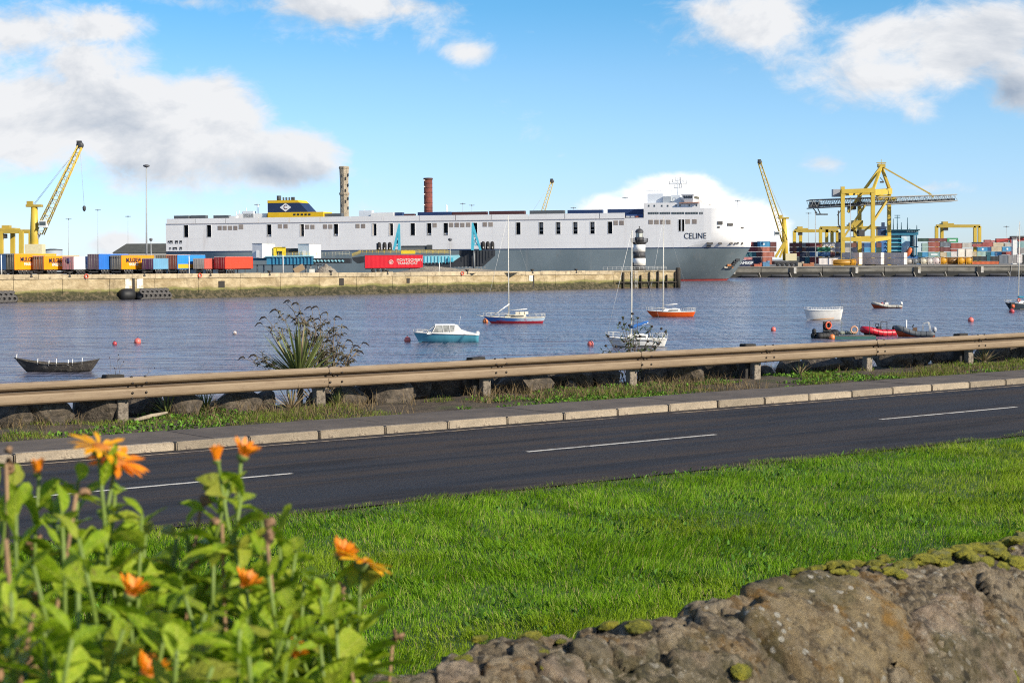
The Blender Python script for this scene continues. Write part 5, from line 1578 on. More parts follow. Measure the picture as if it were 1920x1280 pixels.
for zz in (.55, 1.05):
    mb = MB(); mb.tube((-3, .3, zt + zz), (PHL - 3, .3, zt + zz), .045, n=6); mb.build('hand_rail', mat('galvanised', (.5, .5, .48), .5), ph)
mb = MB(); mb.b2(6.3, 6.36, -.8, -.74, WZ, zt); mb.b2(7.0, 7.06, -.8, -.74, WZ, zt)
for k in range(14): mb.b2(6.3, 7.06, -.79, -.75, WZ + .3 + k * .36, WZ + .36 + k * .36)
mb.build('ladder', mat('galvanised', (.5, .5, .48), .5), ph)
# ---- lighthouse
lp, lx = quay_at(1199, 7.5)
lb = D(1199, 503, lp.y)
mpp = lp.y / F
Hz = lambda y: D(1199, y, lp.y).z
LBK = mat('lighthouse_black', (.05, .05, .055), .6, .3, 1.2, streak=.2, streak_col=(.12, .1, .08)); LWH = mat('lighthouse_white', (.80, .79, .76), .6, .06, 1.0, streak=.15, streak_col=(.5, .42, .3))
lh = thing('lighthouse', 'black and white banded lighthouse with domed lantern on the pier head', 'lighthouse', (lb.x, lp.y, 0))
R0 = 11.8 * mpp; R1 = 11.0 * mpp
ys = [507, 497.5, 484, 472, 458.5]; mats_ = [LBK, LWH, LBK, LWH]
for i in range(4):
    z0 = Hz(ys[i]); z1 = Hz(ys[i + 1]); r0 = R0 + (R1 - R0) * i / 4; r1 = R0 + (R1 - R0) * (i + 1) / 4
    mb = MB(); mb.lathe([(r0, z0), (r1, z1)], 28); mb.build('tower_band', mats_[i], lh)
mb = MB(); z0 = Hz(458.5); z1 = Hz(453.5); mb.lathe([(R1 * .98, z0), (R1 * 1.12, z0 + .3), (R1 * 1.38, z1 - .1), (R1 * 1.45, z1)], 28); mb.build('gallery', LBK, lh)
z2 = Hz(447)
for k in range(20):
    a = k * math.pi / 10; mb = MB(); mb.tube((math.cos(a) * R1 * 1.4, math.sin(a) * R1 * 1.4, z1), (math.cos(a) * R1 * 1.46, math.sin(a) * R1 * 1.46, z2), .06, n=5); mb.build('railing_post', LBK, lh)
for zz in (.35, .7, 1.0):
    mb = MB(); mb.torus((0, 0, z1 + (z2 - z1) * zz), R1 * 1.44, .05, 32, 5); mb.build('railing_ring', LBK, lh)
mb = MB(); mb.lathe([(R1 * .78, z1), (R1 * .78, Hz(444.5))], 20); mb.build('lantern_base', LBK, lh)
mb = MB(); mb.lathe([(R1 * .60, Hz(444.5)), (R1 * .60, Hz(435.5))], 12, smooth=False); mb.build('lantern_glass', mat('lantern_glazing', (.55, .56, .50), .1, .3, 1.5, spec=.8), lh)
for k in range(6):
    a = k * math.pi / 3 + .3; mb = MB(); mb.tube((math.cos(a) * R1 * .62, math.sin(a) * R1 * .62, Hz(444.5)), (math.cos(a) * R1 * .62, math.sin(a) * R1 * .62, Hz(435.5)), .06, n=5); mb.build('glazing_bar', LBK, lh)
rd = R1 * .72; zd = Hz(435.5); hd = Hz(428.5) - zd
mb = MB(); mb.lathe([(rd * 1.08, zd - .1), (rd * 1.0, zd)] + [(rd * math.cos(a), zd + hd * math.sin(a)) for a in (.3, .6, .9, 1.2, 1.45)] + [(.12, zd + hd * 1.05), (.12, Hz(425.5)), (.22, Hz(425.2)), (.05, Hz(424))], 20); mb.build('dome', LBK, lh)
mb = MB(); mb.b2(-R1 * 1.02 - .35, -R1 * .98, -.6, .0, Hz(503), Hz(492)); mb.build('door_box', LBK, lh)
mb = MB(); mb.ball((-R1 * 1.0, -.6, Hz(474)), .32, 8, 6); mb.build('side_lamp', LBK, lh)

# ---- tyre fenders floating against the quay
TYRE = mat('old_tyre', (.085, .078, .072), .85, .35, 3, bump=.3, bscale=9)
tyre_me = None
def tyre_fender(label, x0, x1, y0, y1):
    p, lx = quay_at((x0 + x1) / 2); c = (QA + QD * lx - QN * 1.9)
    t = thing('tyre_fender', label, 'fender', (c.x, c.y, WZ), QANG, 'tyre fenders along the quay')
    Ln = (quay_at(x1)[1] - quay_at(x0)[1]); Rr = 1.45
    mb = MB(); mb.lathe([(.3, -Ln / 2), (1.0, -Ln / 2 + .5), (Rr * .92, -Ln / 2 + 1.3), (Rr * .92, Ln / 2 - 1.3), (1.0, Ln / 2 - .5), (.3, Ln / 2)], 18, (0, 0, .75), axis='X'); mb.build('fender_body', BLACK, t)
    global tyre_me
    if tyre_me is None:
        m_ = MB(); m_.torus((0, 0, 0), .52, .24, 16, 8, 'Z'); tyre_me = m_.mesh('tyre')
    n = int(Ln / 1.35)
    for j, a in enumerate((-35, 2, 40, 80)):
        for k in range(n):
            lxk = -Ln / 2 + .9 + (Ln - 1.8) * (k + (.5 if j % 2 else 0)) / n
            ang = math.radians(a)
            y = -math.cos(ang) * (Rr + .05); z = .75 + math.sin(ang) * (Rr + .05)
            link('tyre', tyre_me, TYRE, t, (lxk, y, z), (math.radians(90) - ang, 0, 0))
    return t
tyre_fender('floating fender clad in old tyres beside the dark panel on the quay', 247, 312, 535, 562)
tyre_fender('floating tyre clad fender cut off by the left edge', -30, 24, 537, 567)
p, lx = quay_at(234); c = QA + QD * lx - QN * .9
mb = MB(); mb.lathe([(.8, -1.9), (1.35, -1.2), (1.45, 0), (1.35, 1.2), (.8, 1.9)], 16, (0, 0, 0), axis='X')
tag(mb.build('rubber_fender', mat('plain_black_rubber', (.012, .012, .013), .6), None, (c.x, c.y, WZ + 1.1), (0, 0, QANG)), 'plain black rubber fender left of the tyre clad fender', 'fender')

# ---- trailers on the quay
GLV = mat('trailer_chassis', (.07, .07, .07), .7, .3, 2); ROOFW = mat('trailer_roof_white', (.72, .70, .66), .5, .1, .5)
WHL = MB(); WHL.lathe([(.28, -.16), (.50, -.16), (.52, -.1), (.52, .1), (.50, .16), (.28, .16)], 18, axis='X'); wheel_me = WHL.mesh('tyre'); wheel_me.materials.append(BLACK)
RIM = MB(); RIM.lathe([(.05, -.12), (.27, -.12), (.28, .165), (.2, .13), (.05, .13)], 12, axis='X'); rim_me = RIM.mesh('rim'); rim_me.materials.append(mat('wheel_rim', (.45, .44, .42), .5))
def trailer(label, x, depth, ang, ytop, sidec, rearc, L=15.2, wd=2.85, low=None, letters=None, roof=True, lettercol=(.02, .02, .05), zb=None, vents=True, crest=None, second=None, tsize=1.05, tpos=.36):
    p = D(x, 505, depth); zb = zb if zb is not None else zq((Vector((p.x, p.y, 0)) - Vector((QA.x, QA.y, 0))).dot(QD)) - .2
    t = thing('box_trailer', label, 'trailer', (p.x, p.y, zb), -ang, 'trailers parked on the quay')
    Ht = D(x, ytop, depth).z - zb; f0 = 1.22
    sm = mat('trailer_side_%02d' % int(1000 * sidec[0] + 100 * sidec[1] + 10 * sidec[2]) + str(sidec), sidec, .45, .08, .4, streak=.08, streak_col=(.15, .1, .08))
    mb = MB(); mb.b2(0.02, wd - .02, .05, L, f0, Ht - .06); mb.build('body', sm, t)
    # curtain: shallow vertical folds on the visible side
    cu = MB(); n = 26; prof = []
    for i in range(n + 1):
        prof.append((wd - .02 + (.022 if i % 2 else .0), .25 + (L - .5) * i / n))
    vs = [(a, y, f0 + .12) for a, y in prof] + [(a, y, Ht - .16) for a, y in prof]
    cu.add(vs, [(i, i + 1, n + 2 + i, n + 1 + i) for i in range(n)]); cu.build('curtain', sm, t)
    if low is not None:
        mb = MB(); mb.b2(wd + .004, wd + .03, .3, L - .3, f0 + .1, f0 + (Ht - f0) * .34); mb.build('lower_band', mat('low_band' + str(low), low, .5), t)
    fr = MB()
    fr.b2(wd - .06, wd + .03, 0, L, f0 - .02, f0 + .12); fr.b2(wd - .06, wd + .035, 0, L, Ht - .16, Ht - .02)
    fr.b2(wd - .1, wd + .035, 0, .24, f0, Ht); fr.b2(wd - .1, wd + .035, L - .24, L, f0, Ht)
    fr.build('side_frame', sm, t)
    if roof:
        mb = MB(); mb.b2(-.02, wd + .02, -.01, L + .01, Ht - .07, Ht); mb.build('roof', ROOFW, t)
    rm = mat('trailer_rear' + str(rearc), rearc, .6, .18, .8, streak=.25, streak_col=(.08, .06, .05))
    for k in (0, 1):
        mb = MB(); a = .08 + k * (wd - .16) / 2
        mb.b2(a + .01, a + (wd - .16) / 2 - .01, -.04, .06, f0, Ht - .1); d_ = mb.build('door', rm, t)
        for q_ in (.3, .7):
            mb = MB(); mb.tube((a + (wd - .16) / 2 * q_, -.07, f0 + .05), (a + (wd - .16) / 2 * q_, -.07, Ht - .15), .028, n=5); mb.build('lock_bar', mat('lock_bar', (.34, .32, .29), .5), d_)
    if vents:
        for k in range(5):
            mb = MB(); a = .3 + k * (wd - .6) / 4.4; mb.b2(a - .12, a + .16, -.06, -.03, Ht - .72, Ht - .42); mb.build('door_vent', mat('vent_dark', (.02, .02, .02), .8), t)
    if crest is not None:
        mb = MB(); mb.lathe([(.01, -.075), (.62, -.075), (.62, -.05)], 20, (wd / 2, 0, Ht - 1.0), axis='Y'); mb.build('round_emblem', mat('emblem', crest, .5), t)
    mb = MB(); mb.b2(.5, .75, .1, L, .95, f0 - .01); mb.b2(wd - .75, wd - .5, .1, L, .95, f0 - .01); mb.b2(.3, wd - .3, -.02, .1, .55, .75); mb.build('chassis', GLV, t)
    for k in (2.2, 3.6, 5.0):
        for sx in (.25, wd - .25):
            w_ = link('wheel', wheel_me, None, t, (sx, k, .54)); link('rim', rim_me, None, w_, (0, 0, 0), (0, 0, 0 if sx > 1 else math.pi))
        mb = MB(); mb.path([(wd - .25, k + .62 * math.cos(a), .56 + .62 * math.sin(a)) for a in (.35, .9, 1.57, 2.2, 2.8)], .05, 4); mb.build('mudguard', mat('mudguard_pale', (.5, .48, .44), .6), t)
    mb = MB(); mb.b2(wd - .5, wd - .35, L - 3.6, L - 3.4, .05, f0); mb.b2(.35, .5, L - 3.6, L - 3.4, .05, f0); mb.b2(.3, wd - .3, L - 3.62, L - 3.38, .0, .06); mb.build('landing_leg', GLV, t)
    if letters:
        text('lettering', letters, tsize * 1.35, mat('lettering' + str(lettercol), lettercol, .5), t, (wd + .045, L * tpos, f0 + (Ht - f0) * .62), (math.pi / 2, 0, math.pi / 2), True)
        if second:
            text('lettering', second, tsize * .9, mat('lettering_white', (.8, .78, .72), .5), t, (wd + .045, L * tpos, f0 + (Ht - f0) * .34), (math.pi / 2, 0, math.pi / 2), True)
    return t, wd, L, Ht, f0
OR = (.90, .31, .006)
GB = (.19, .165, .12); RB = (.26, .115, .06)
R = math.radians
trailer('dark trailer with a blue roof cut off by the left edge', -36, 380, R(20), 476, (.02, .05, .12), (.05, .05, .06), roof=False)
trailer('orange lettered trailer with grey rear doors, leftmost orange one on the quay', 7, 384, R(21), 475.5, OR, GB, letters='MULGREW', second='HAULAGE')
trailer('orange lettered trailer with rust brown rear doors', 61, 388, R(16), 479.5, OR, RB, letters='MULGREW', second='HAULAGE')
trailer('white sided trailer with pink rear doors and a round emblem', 117, 392, R(14), 481, (.80, .79, .77), (.42, .20, .22), vents=False, crest=(.04, .03, .10))
t, wd, L, Ht, f0 = trailer('blue sided trailer with plum coloured rear doors', 164, 396, R(13), 476, (.03, .17, .58), (.10, .065, .09), vents=False)
trailer('orange trailer with full lettering and grey brown doors left of the purple trailer', 207, 400, R(17), 478.5, OR, GB, letters='MULGREW', second='HAULAGE')
trailer('pale blue sided trailer with purple rear doors', 266, 404, R(12), 484.5, (.16, .37, .55), (.085, .03, .085), vents=False)
trailer('orange trailer standing behind the pale blue one', 292, 432, R(12), 477.5, OR, GB, vents=False)
trailer('blue trailer with yellow lower band and rust red doors', 312, 412, R(15), 478, (.03, .26, .66), (.22, .055, .03), low=(.75, .42, .03), vents=False)
trailer('salmon red trailer with pale grey rear doors', 362, 416, R(11), 484.5, (.58, .12, .09), (.30, .27, .25), vents=False)
trailer('bright red trailer with dark red doors at the right end of the row', 402, 420, R(17), 481.5, (.72, .06, .02), (.26, .01, .02), vents=False)
# the long red trailer parked side on
p0 = D(683, 505, 470)
t, wd, L, Ht, f0 = trailer('long red trailer parked side on with two lines of white lettering', 684, 472, R(84), 478.5, (.66, .012, .025), (.16, .01, .012), L=15.4, vents=False, roof=False)
text('lettering', 'MONTGOMERY', .98, mat('lettering_white', (.8, .78, .72), .5), t, (wd + .05, L * .77, f0 + (Ht - f0) * .60), (math.pi / 2, 0, math.pi / 2), False)
text('lettering', 'TRANSPORT', .98, mat('lettering_white', (.8, .78, .72), .5), t, (wd + .05, L * .735, f0 + (Ht - f0) * .34), (math.pi / 2, 0, math.pi / 2), False)
mb = MB(); mb.torus((wd + .05, L * .45, f0 + (Ht - f0) * .45), .55, .05, 24, 6, 'X'); mb.torus((wd + .05, L * .45, f0 + (Ht - f0) * .45), .25, .05, 18, 6, 'X'); mb.bar((wd + .05, L * .45 - .35, f0 + (Ht - f0) * .45 - .3), (wd + .05, L * .45 + .35, f0 + (Ht - f0) * .45 + .3), .08); mb.build('round_logo', mat('lettering_white', (.8, .78, .72), .5), t)
t['label'] = 'long red trailer parked side on with two lines of white lettering'

# ---- posts, lifebuoys and bollards along the quay edge
GAL = mat('galvanised', (.5, .5, .48), .5)
for x, ytop, lab in ((3, 478, 'white post at the far left of the quay edge'), (355, 480, 'thin white post in front of the salmon red trailer'), (531, 478, 'thin white post in front of the blue ramp'), (824, 492, 'short white post right of the long red trailer')):
    p, lx = quay_at(x, .6); zt_ = D(x, ytop, p.y).z
    t = thing('quay_post', lab, 'post', (p.x, p.y, zq(lx) - .25), 0, 'posts along the quay edge')
    mb = MB(); mb.tube((0, 0, 0), (0, 0, zt_ - zq(lx) + .25), .13, .10, 8); mb.build('pole', mat('post_white', (.75, .74, .70), .5), t)
    mb = MB(); mb.box((0, 0, .1), (.5, .5, .2)); mb.build('base_plate', GAL, t)
for x, lab in ((162, 'red lifebuoy on the quay below the white trailer'), (375, 'red lifebuoy on the quay below the grey doors'), (867, 'red lifebuoy on the quay right of the long red trailer')):
    p, lx = quay_at(x, -.4)
    t = thing('lifebuoy_stand', lab, 'lifebuoy', (p.x, p.y, zq(lx) - 1.0), QANG, 'lifebuoys along the quay')
    mb = MB(); mb.torus((0, 0, .55), .42, .12, 18, 8, 'Y'); mb.build('ring', mat('lifebuoy_red_q', (.60, .08, .03), .5), t)
    mb = MB(); mb.box((0, .12, .45), (.2, .08, 1.1)); mb.build('stand', GAL, t)
for x, lab in ((58, 'bollard below the leftmost orange trailer'), (130, 'bollard beside the red lifebuoy below the white trailer'), (270, 'bollard above the tyre clad fender'), (394, 'bollard below the salmon red trailer'), (505, 'bollard below the white cabin'), (726, 'bollard under the long red trailer'), (876, 'bollard right of the short white post'), (998, 'bollard behind the painted yacht mast'), (1080, 'bollard left of the pier head railing'), (620, 'bollard in front of the gravel heap')):
    p, lx = quay_at(x, -.05)
    t = thing('bollard', 'black mooring ' + lab, 'bollard', (p.x, p.y, zq(lx) - .55), 0, 'bollards on the quay')
    mb = MB(); mb.lathe([(.42, 0), (.36, .15), (.28, .3), (.28, .75), (.5, .85), (.52, 1.05), (.3, 1.15)], 12); mb.build('bollard_body', mat('bollard_iron', (.05, .045, .04), .7, .3, 3), t)
# ================================================================== THE BIG RO-RO SHIP
S0 = D(312, 500, 703); S1 = D(1290, 500, 650)
S0.z = S1.z = WZ
sv = S1 - S0; SFL = sv.length; SD_ = sv.normalized(); SN = Vector((-SD_.y, SD_.x, 0)); SANG = math.atan2(sv.y, sv.x)
BEAM = 33.0; SLEN = SFL + 21.0
def ss_(x, y, off=0.0):
    """pixel -> (along, height above water) on the ship's vertical plane at lateral offset off"""
    r = ray(x, y); o_ = S0 + SN * off
    t = ((o_.x - CAM.x) * SN.x + (o_.y - CAM.y) * SN.y) / (r.x * SN.x + r.y * SN.y)
    p = CAM + r * t
    return (p - S0).dot(SD_), p.z - WZ
ZL = ss_(800, 467.5)[1]; ZU = ss_(800, 413.5)[1]; ZP = ss_(800, 404)[1]; ZB = ss_(1325, 390)[1]; ZBT = ss_(1260, 380)[1]
ship = thing('cargo_ship', 'huge white roll-on cargo ship with grey lower hull berthed behind the quay', 'ship', S0, SANG)
SWH = NM('ship_white')
v = SWH.map((.05, .05, .05)); vs2 = SWH.map((.12, .12, .02))
c = SWH.mix(SWH.rng(SWH.noise(v, 1.0, 5), .3, .7), (.82, .80, .77), (.88, .86, .83))
c = SWH.mix(SWH.rng(SWH.noise(vs2, 1.6, 7, .65), .55, .78, 0, .4), c, (.50, .40, .32))
sm_ = SWH.sep(SWH.map((1, 1, 1)))
fr_ = SWH.math('ABSOLUTE', SWH.math('SUBTRACT', SWH.math('FRACT', SWH.math('DIVIDE', sm_[0], 9.0)), .5))
fz_ = SWH.math('ABSOLUTE', SWH.math('SUBTRACT', SWH.math('FRACT', SWH.math('DIVIDE', sm_[2], 2.9)), .5))
c = SWH.mix(SWH.math('MAXIMUM', SWH.rng(fr_, .490, .496, 0, .22), SWH.rng(fz_, .480, .490, 0, .16)), c, (.36, .34, .34))
c = SWH.mix(SWH.rng(SWH.noise(SWH.map((.5, .5, .5)), 1, 4), .4, .6, 0, .06), c, (.5, .5, .52))
SWH.col(c); SWH.rough(.45); SWH = SWH.m
SGR = NM('ship_grey'); v = SGR.map((.05, .05, .05)); vs2 = SGR.map((.2, .2, .015))
c = SGR.mix(SGR.rng(SGR.noise(v, 1.3, 6, .6), .3, .7), (.15, .19, .205), (.21, .255, .27))
c = SGR.mix(SGR.rng(SGR.noise(vs2, 1.6, 7, .65), .52, .75, 0, .5), c, (.29, .30, .29))
c = SGR.mix(SGR.rng(SGR.noise(SGR.map((.3, .3, .05)), 1.2, 7, .7), .60, .75, 0, .5), c, (.20, .15, .11))
SGR.col(c); SGR.rough(.3); SGR = SGR.m
SRED = mat('boot_topping_red', (.40, .06, .05), .55, .2, .3)
SNAVY = mat('ship_navy', (.025, .05, .11), .5, .15, .2)
SBLK = mat('ship_dark', (.022, .024, .028), .6, .3, .5)
BEIGE = mat('vent_beige', (.38, .32, .27), .7, .15, .6)
SGLASS = glass('ship_glass', (.06, .075, .085))
# plan outline at height z; returns points from near stern round the bow to far stern
def outline(z, nb=22):
    k = max(0, min(1, z / ZL))
    x0 = SFL - 26 + 22 * k ** .8 if z < ZL else SFL - 4 + 10 * min(1, max(0, z - ZL) / 2.5)
    tip = SLEN - 9 + 9 * k ** .75 if z <= ZL else SLEN + .2 - .5 * (z - ZL) / 8
    ex = 1.25 + .8 * k if z < ZL else 2.05 + .25 * min(1, (z - ZL) / 8)
    pts = [(x0 * i / 6, 0.0) for i in range(6)]
    for i in range(nb + 1):
        a = math.pi * i / nb
        cx = abs(math.sin(a)) ** (2 / ex); cy = abs(math.cos(a)) ** (2 / ex) * (1 if a < math.pi / 2 else -1)
        pts.append((x0 + (tip - x0) * cx, BEAM / 2 - BEAM / 2 * cy))
    pts += [(x0 * i / 6, BEAM) for i in range(5, -1, -1)]
    return pts
def loft(name, zs, m, top=False, smooth=True, z_first_cap=False):
    rows = [outline(z) for z in zs]; n = len(rows[0]); mb = MB()
    vs = [(x, y, z) for z, r_ in zip(zs, rows) for x, y in r_]
    fs = [(i * n + j, i * n + (j + 1) % n, (i + 1) * n + (j + 1) % n, (i + 1) * n + j) for i in range(len(zs) - 1) for j in range(n)]
    mb.add(vs, fs, 0, smooth)
    if top: mb.add([(x, y, zs[-1]) for x, y in rows[-1]], [tuple(range(n))])
    o = mb.build(name, m, ship)
    return o
def autosmooth(o, ang=.6):
    for e in o.data.edges: pass
o = loft('boot_topping', [-1.5, 0, .7], SRED)
o = loft('lower_hull', [.7, 3, 5, 7.5, 10, ZL - .45], SGR)
loft('blue_stripe', [ZL - .45, ZL], SNAVY)
# deck plate at the top of the grey hull (closes the lower hull)
mb = MB(); mb.add([(x, y, ZL - .02) for x, y in outline(ZL)], [tuple(range(len(outline(ZL))))]); mb.build('main_deck', SBLK, ship)
# upper white hull with real openings in the flat side
XF = SFL - .5
open_px = [349, 392, 505, 566, 630, 702, 733, 774, 805, 836, 891, 972, 1015, 1047, 1079, 1111, 1144, 1274.5, 1281]
hw = [8] * 17 + [4.2, 4.2]
z0w = ss_(800, 439.5)[1]; z1w = ss_(800, 417.5)[1]
cuts = []
for x, w in zip(open_px, hw):
    cuts.append((ss_(x - w / 2, 430)[0], ss_(x + w / 2, 430)[0]))
def zwin(i):     # windows sit a little higher towards the bow
    x = open_px[i]; dy = (800 - x) * .0085
    b_ = 441.0 + dy; t_ = 418.5 + dy
    if i == 17 or i == 18: t_, b_ = 411.5, 433.5
    return ss_(x, b_)[1], ss_(x, t_)[1]
mb = MB(); xprev = 0.0
for i, (a, b) in enumerate(cuts):
    zb_, zt_ = zwin(i)
    mb.add([(xprev, 0, ZL), (a, 0, ZL), (a, 0, ZU), (xprev, 0, ZU)], [(0, 1, 2, 3)])
    mb.add([(a, 0, ZL), (b, 0, ZL), (b, 0, zb_), (a, 0, zb_)], [(0, 1, 2, 3)])
    mb.add([(a, 0, zt_), (b, 0, zt_), (b, 0, ZU), (a, 0, ZU)], [(0, 1, 2, 3)])
    xprev = b
mb.add([(xprev, 0, ZL), (XF, 0, ZL), (XF, 0, ZU), (xprev, 0, ZU)], [(0, 1, 2, 3)])
mb.add([(0, 0, ZL), (0, BEAM, ZL), (0, BEAM, ZU), (0, 0, ZU)], [(0, 1, 2, 3)])
mb.add([(0, BEAM, ZL), (XF, BEAM, ZL), (XF, BEAM, ZU), (0, BEAM, ZU)], [(0, 1, 2, 3)])
me = mb.mesh('upper_hull'); bm = bmesh.new(); bm.from_mesh(me); bmesh.ops.remove_doubles(bm, verts=bm.verts, dist=.001); bm.to_mesh(me); bm.free()
link('upper_hull', me, SWH, ship)
REC = mat('opening_inside', (.05, .058, .066), .8, .5, .5)
for i, (a, b) in enumerate(cuts):
    zb_, zt_ = zwin(i)
    mb = MB()      # open box going in
    mb.add([(a, 0, zb_), (b, 0, zb_), (b, 0, zt_), (a, 0, zt_), (a, 2.2, zb_), (b, 2.2, zb_), (b, 2.2, zt_), (a, 2.2, zt_)], [(4, 5, 6, 7), (0, 1, 5, 4), (1, 2, 6, 5), (2, 3, 7, 6), (3, 0, 4, 7)])
    o = mb.build('side_opening', REC, ship)
    mb = MB()
    w_ = b - a
    mb.b2(a - .12, b + .12, -.07, .02, zb_ - .14, zb_); mb.b2(a - .12, b + .12, -.07, .02, zt_, zt_ + .1); mb.b2(a - .12, a, -.07, .02, zb_, zt_); mb.b2(b, b + .12, -.07, .02, zb_, zt_)
    mb.build('opening_frame', SWH, o)
    if 12 <= i <= 15:
        mb = MB(); mb.b2(a + .2, b - .1, 1.2, 1.4, zb_ + (zt_ - zb_) * .55, zt_ - .2); mb.b2(a, b, 1.0, 1.2, zb_ + (zt_ - zb_) * .28, zb_ + (zt_ - zb_) * .36); mb.build('inner_gear', mat('gear_beige', (.55, .50, .45), .7), o)
    elif i in (8, 9, 2, 4):
        mb = MB(); mb.b2(a + .15, b - .15, .3, .5, zb_ + .25, zb_ + .75); mb.build('inner_gear', mat('gear_white', (.6, .6, .6), .7), o)
    elif i in (3, 4, 5, 6):
        mb = MB(); mb.b2(a, a + w_ * .25, .05, 2, zb_, zt_); mb.build('inner_gear', mat('gear_beige', (.55, .50, .45), .7), o)
# bow part of the white hull
BZ = (ZL, ZL + 1.2, ZL + 2.5, ZL + 6, ZU, ZB)
rows = [outline(z) for z in BZ]
n = len(rows[0]); sel = [j for j in range(n) if 6 <= j <= n - 7]
vs = []
for i, z in enumerate(BZ):
    vs += [(XF, 0, z)] + [(max(rows[i][j][0], XF), rows[i][j][1], z) for j in sel] + [(XF, BEAM, z)]
m_ = len(sel) + 2; mb = MB(); mb.add(vs, [(i * m_ + j, i * m_ + j + 1, (i + 1) * m_ + j + 1, (i + 1) * m_ + j) for i in range(len(BZ) - 1) for j in range(m_ - 1)], 0, True)
for fi_ in range(len(mb.f)):
    if fi_ % (m_ - 1) in (0, 1, m_ - 3, m_ - 2): mb.sm[fi_] = False
mb.add([v_ for v_ in vs[-m_:]], [tuple(range(m_))]); mb.build('bow_hull', SWH, ship)
# weather deck, bulwark panels along the edge
mb = MB(); mb.b2(0.05, XF, .05, BEAM - .05, ZU - .35, ZU - .05); mb.build('weather_deck', mat('deck_green_grey', (.12, .14, .13), .8), ship)
bp = [312, 366, 423, 485, 542, 600, 658, 719, 786, 854, 921, 991, 1059, 1124, 1172]
SWH2 = mat('bulwark_white', (.83, .81, .78), .45, .05, .1, streak=.15, streak_col=(.5, .42, .36), rand=.03)
for a, b in zip(bp[:-1], bp[1:]):
    xa = ss_(a, 408)[0]; xb = ss_(b, 408)[0]
    mb = MB(); mb.b2(xa + .12, xb - .12, -.12, .15, ZU - .02, ZP); mb.build('bulwark_panel', SWH2, ship)
    mb = MB(); mb.b2(xa + .12, xb - .12, BEAM - .15, BEAM + .12, ZU - .02, ZP); mb.build('bulwark_panel', SWH2, ship)
mb = MB(); mb.b2(0, ss_(1172, 408)[0], -.18, -.1, ZU - .28, ZU - .02); mb.build('deck_edge_rib', mat('rib_grey', (.45, .42, .42), .6), ship)  # plain grey rib below the bulwark panels
# square louvred vents
vents = [(412, 427.5), (421.5, 427.5), (431.5, 427.5), (441.5, 427.5), (452, 425.5), (525, 424.5), (535.5, 424.5), (576, 425.5), (586, 425.5), (609.5, 425), (619.5, 425), (670.5, 424), (681, 424), (815, 422.5), (846, 422), (856.5, 422), (867, 422), (878, 421.5), (909, 421), (920, 421), (1154.5, 418), (1165.5, 418), (1220, 416.5), (1231, 416.5), (1242, 416.5), (1253, 416.5), (1289.5, 415.5), (1302, 415.5)]
vm = MB(); vw = 8 / 5.0
for k in range(5): vm.b2(-.8, .8, -.09, -.02, -.75 + k * .33, -.75 + k * .33 + .17)
vmr = MB()
vent_me = MB(); vent_me.b2(-.85, .85, -.03, .06, -.85, .85); vent_m = vent_me.mesh('louvre_vent')
slat_m = MB(); slat_m.b2(-.8, .8, -.09, -.035, -.08, .08); slat_m = slat_m.mesh('slat')
BEI2 = mat('vent_brown', (.25, .2, .175), .7, .2, .6)
for i, (x, y) in enumerate(vents):
    lx, lz = ss_(x, y)
    big = 1.12 if (x in (452,)) else 1.0
    vo = link('louvre_vent', vent_m.copy(), (BEIGE if i % 3 else BEI2), ship, (lx, 0, lz), None, (big, 1, big))
    for k in range(4):
        link('slat', slat_m, BEI2 if i % 3 else BEIGE, vo, (0, 0, -.6 + k * .4))
# stern mooring openings
for (x, y, w, h) in ((316, 454, 3, 5), (321, 454, 6, 6), (331, 454, 6, 6), (339, 454, 5, 6), (319, 466, 4, 4), (328, 466, 9, 5), (339, 466, 5, 6)):
    lx, lz = ss_(x, y); a_ = w / 5.0 / 2 * 1.05; b_ = h / 4.8 / 2
    mb = MB(); mb.b2(lx - a_, lx + a_, -.06, .1, lz - b_, lz + b_); o = mb.build('mooring_port', SBLK, ship)
    mb = MB(); mb.b2(lx - a_ * .5, lx + a_ * .6, -.10, -.055, lz - b_, lz - b_ * .2); mb.build('fairlead', mat('gear_white', (.6, .6, .6), .7), o)
# superstructure block at the bow
xb0 = ss_(1207, 390)[0]; xb1 = ss_(1321, 390)[0]
mb = MB(); mb.b2(xb0, SFL + 4.5, -.006, BEAM + .006, ZU - .05, ZBT); mb.build('accommodation_block', SWH, ship)
for (x, y) in ((1216.5, 386), (1227, 386), (1241, 386), (1252, 386), (1267.5, 385.5), (1275, 385.5), (1292.5, 385.5), (1306, 385)):
    lx, lz = ss_(x, y); mb = MB(); mb.b2(lx - .28, lx + .28, -.06, .05, lz - .36, lz + .36); mb.build('porthole', SGLASS, ship)
for a, b in ((1215, 1235), (1237, 1257), (1259, 1283), (1285, 1308.5), (1311, 1318)):
    xa, lz = ss_(a, 402); xc, lz2 = ss_(b, 397.5); mb = MB(); mb.b2(xa, xc, -.06, .05, lz, lz2); o = mb.build('window_band', SGLASS, ship)
    for k in range(1, 5):
        xm = xa + (xc - xa) * k / 5; mb = MB(); mb.b2(xm - .05, xm + .05, -.09, -.05, lz, lz2); mb.build('mullion', mat('mullion_grey', (.4, .4, .4), .6), o)
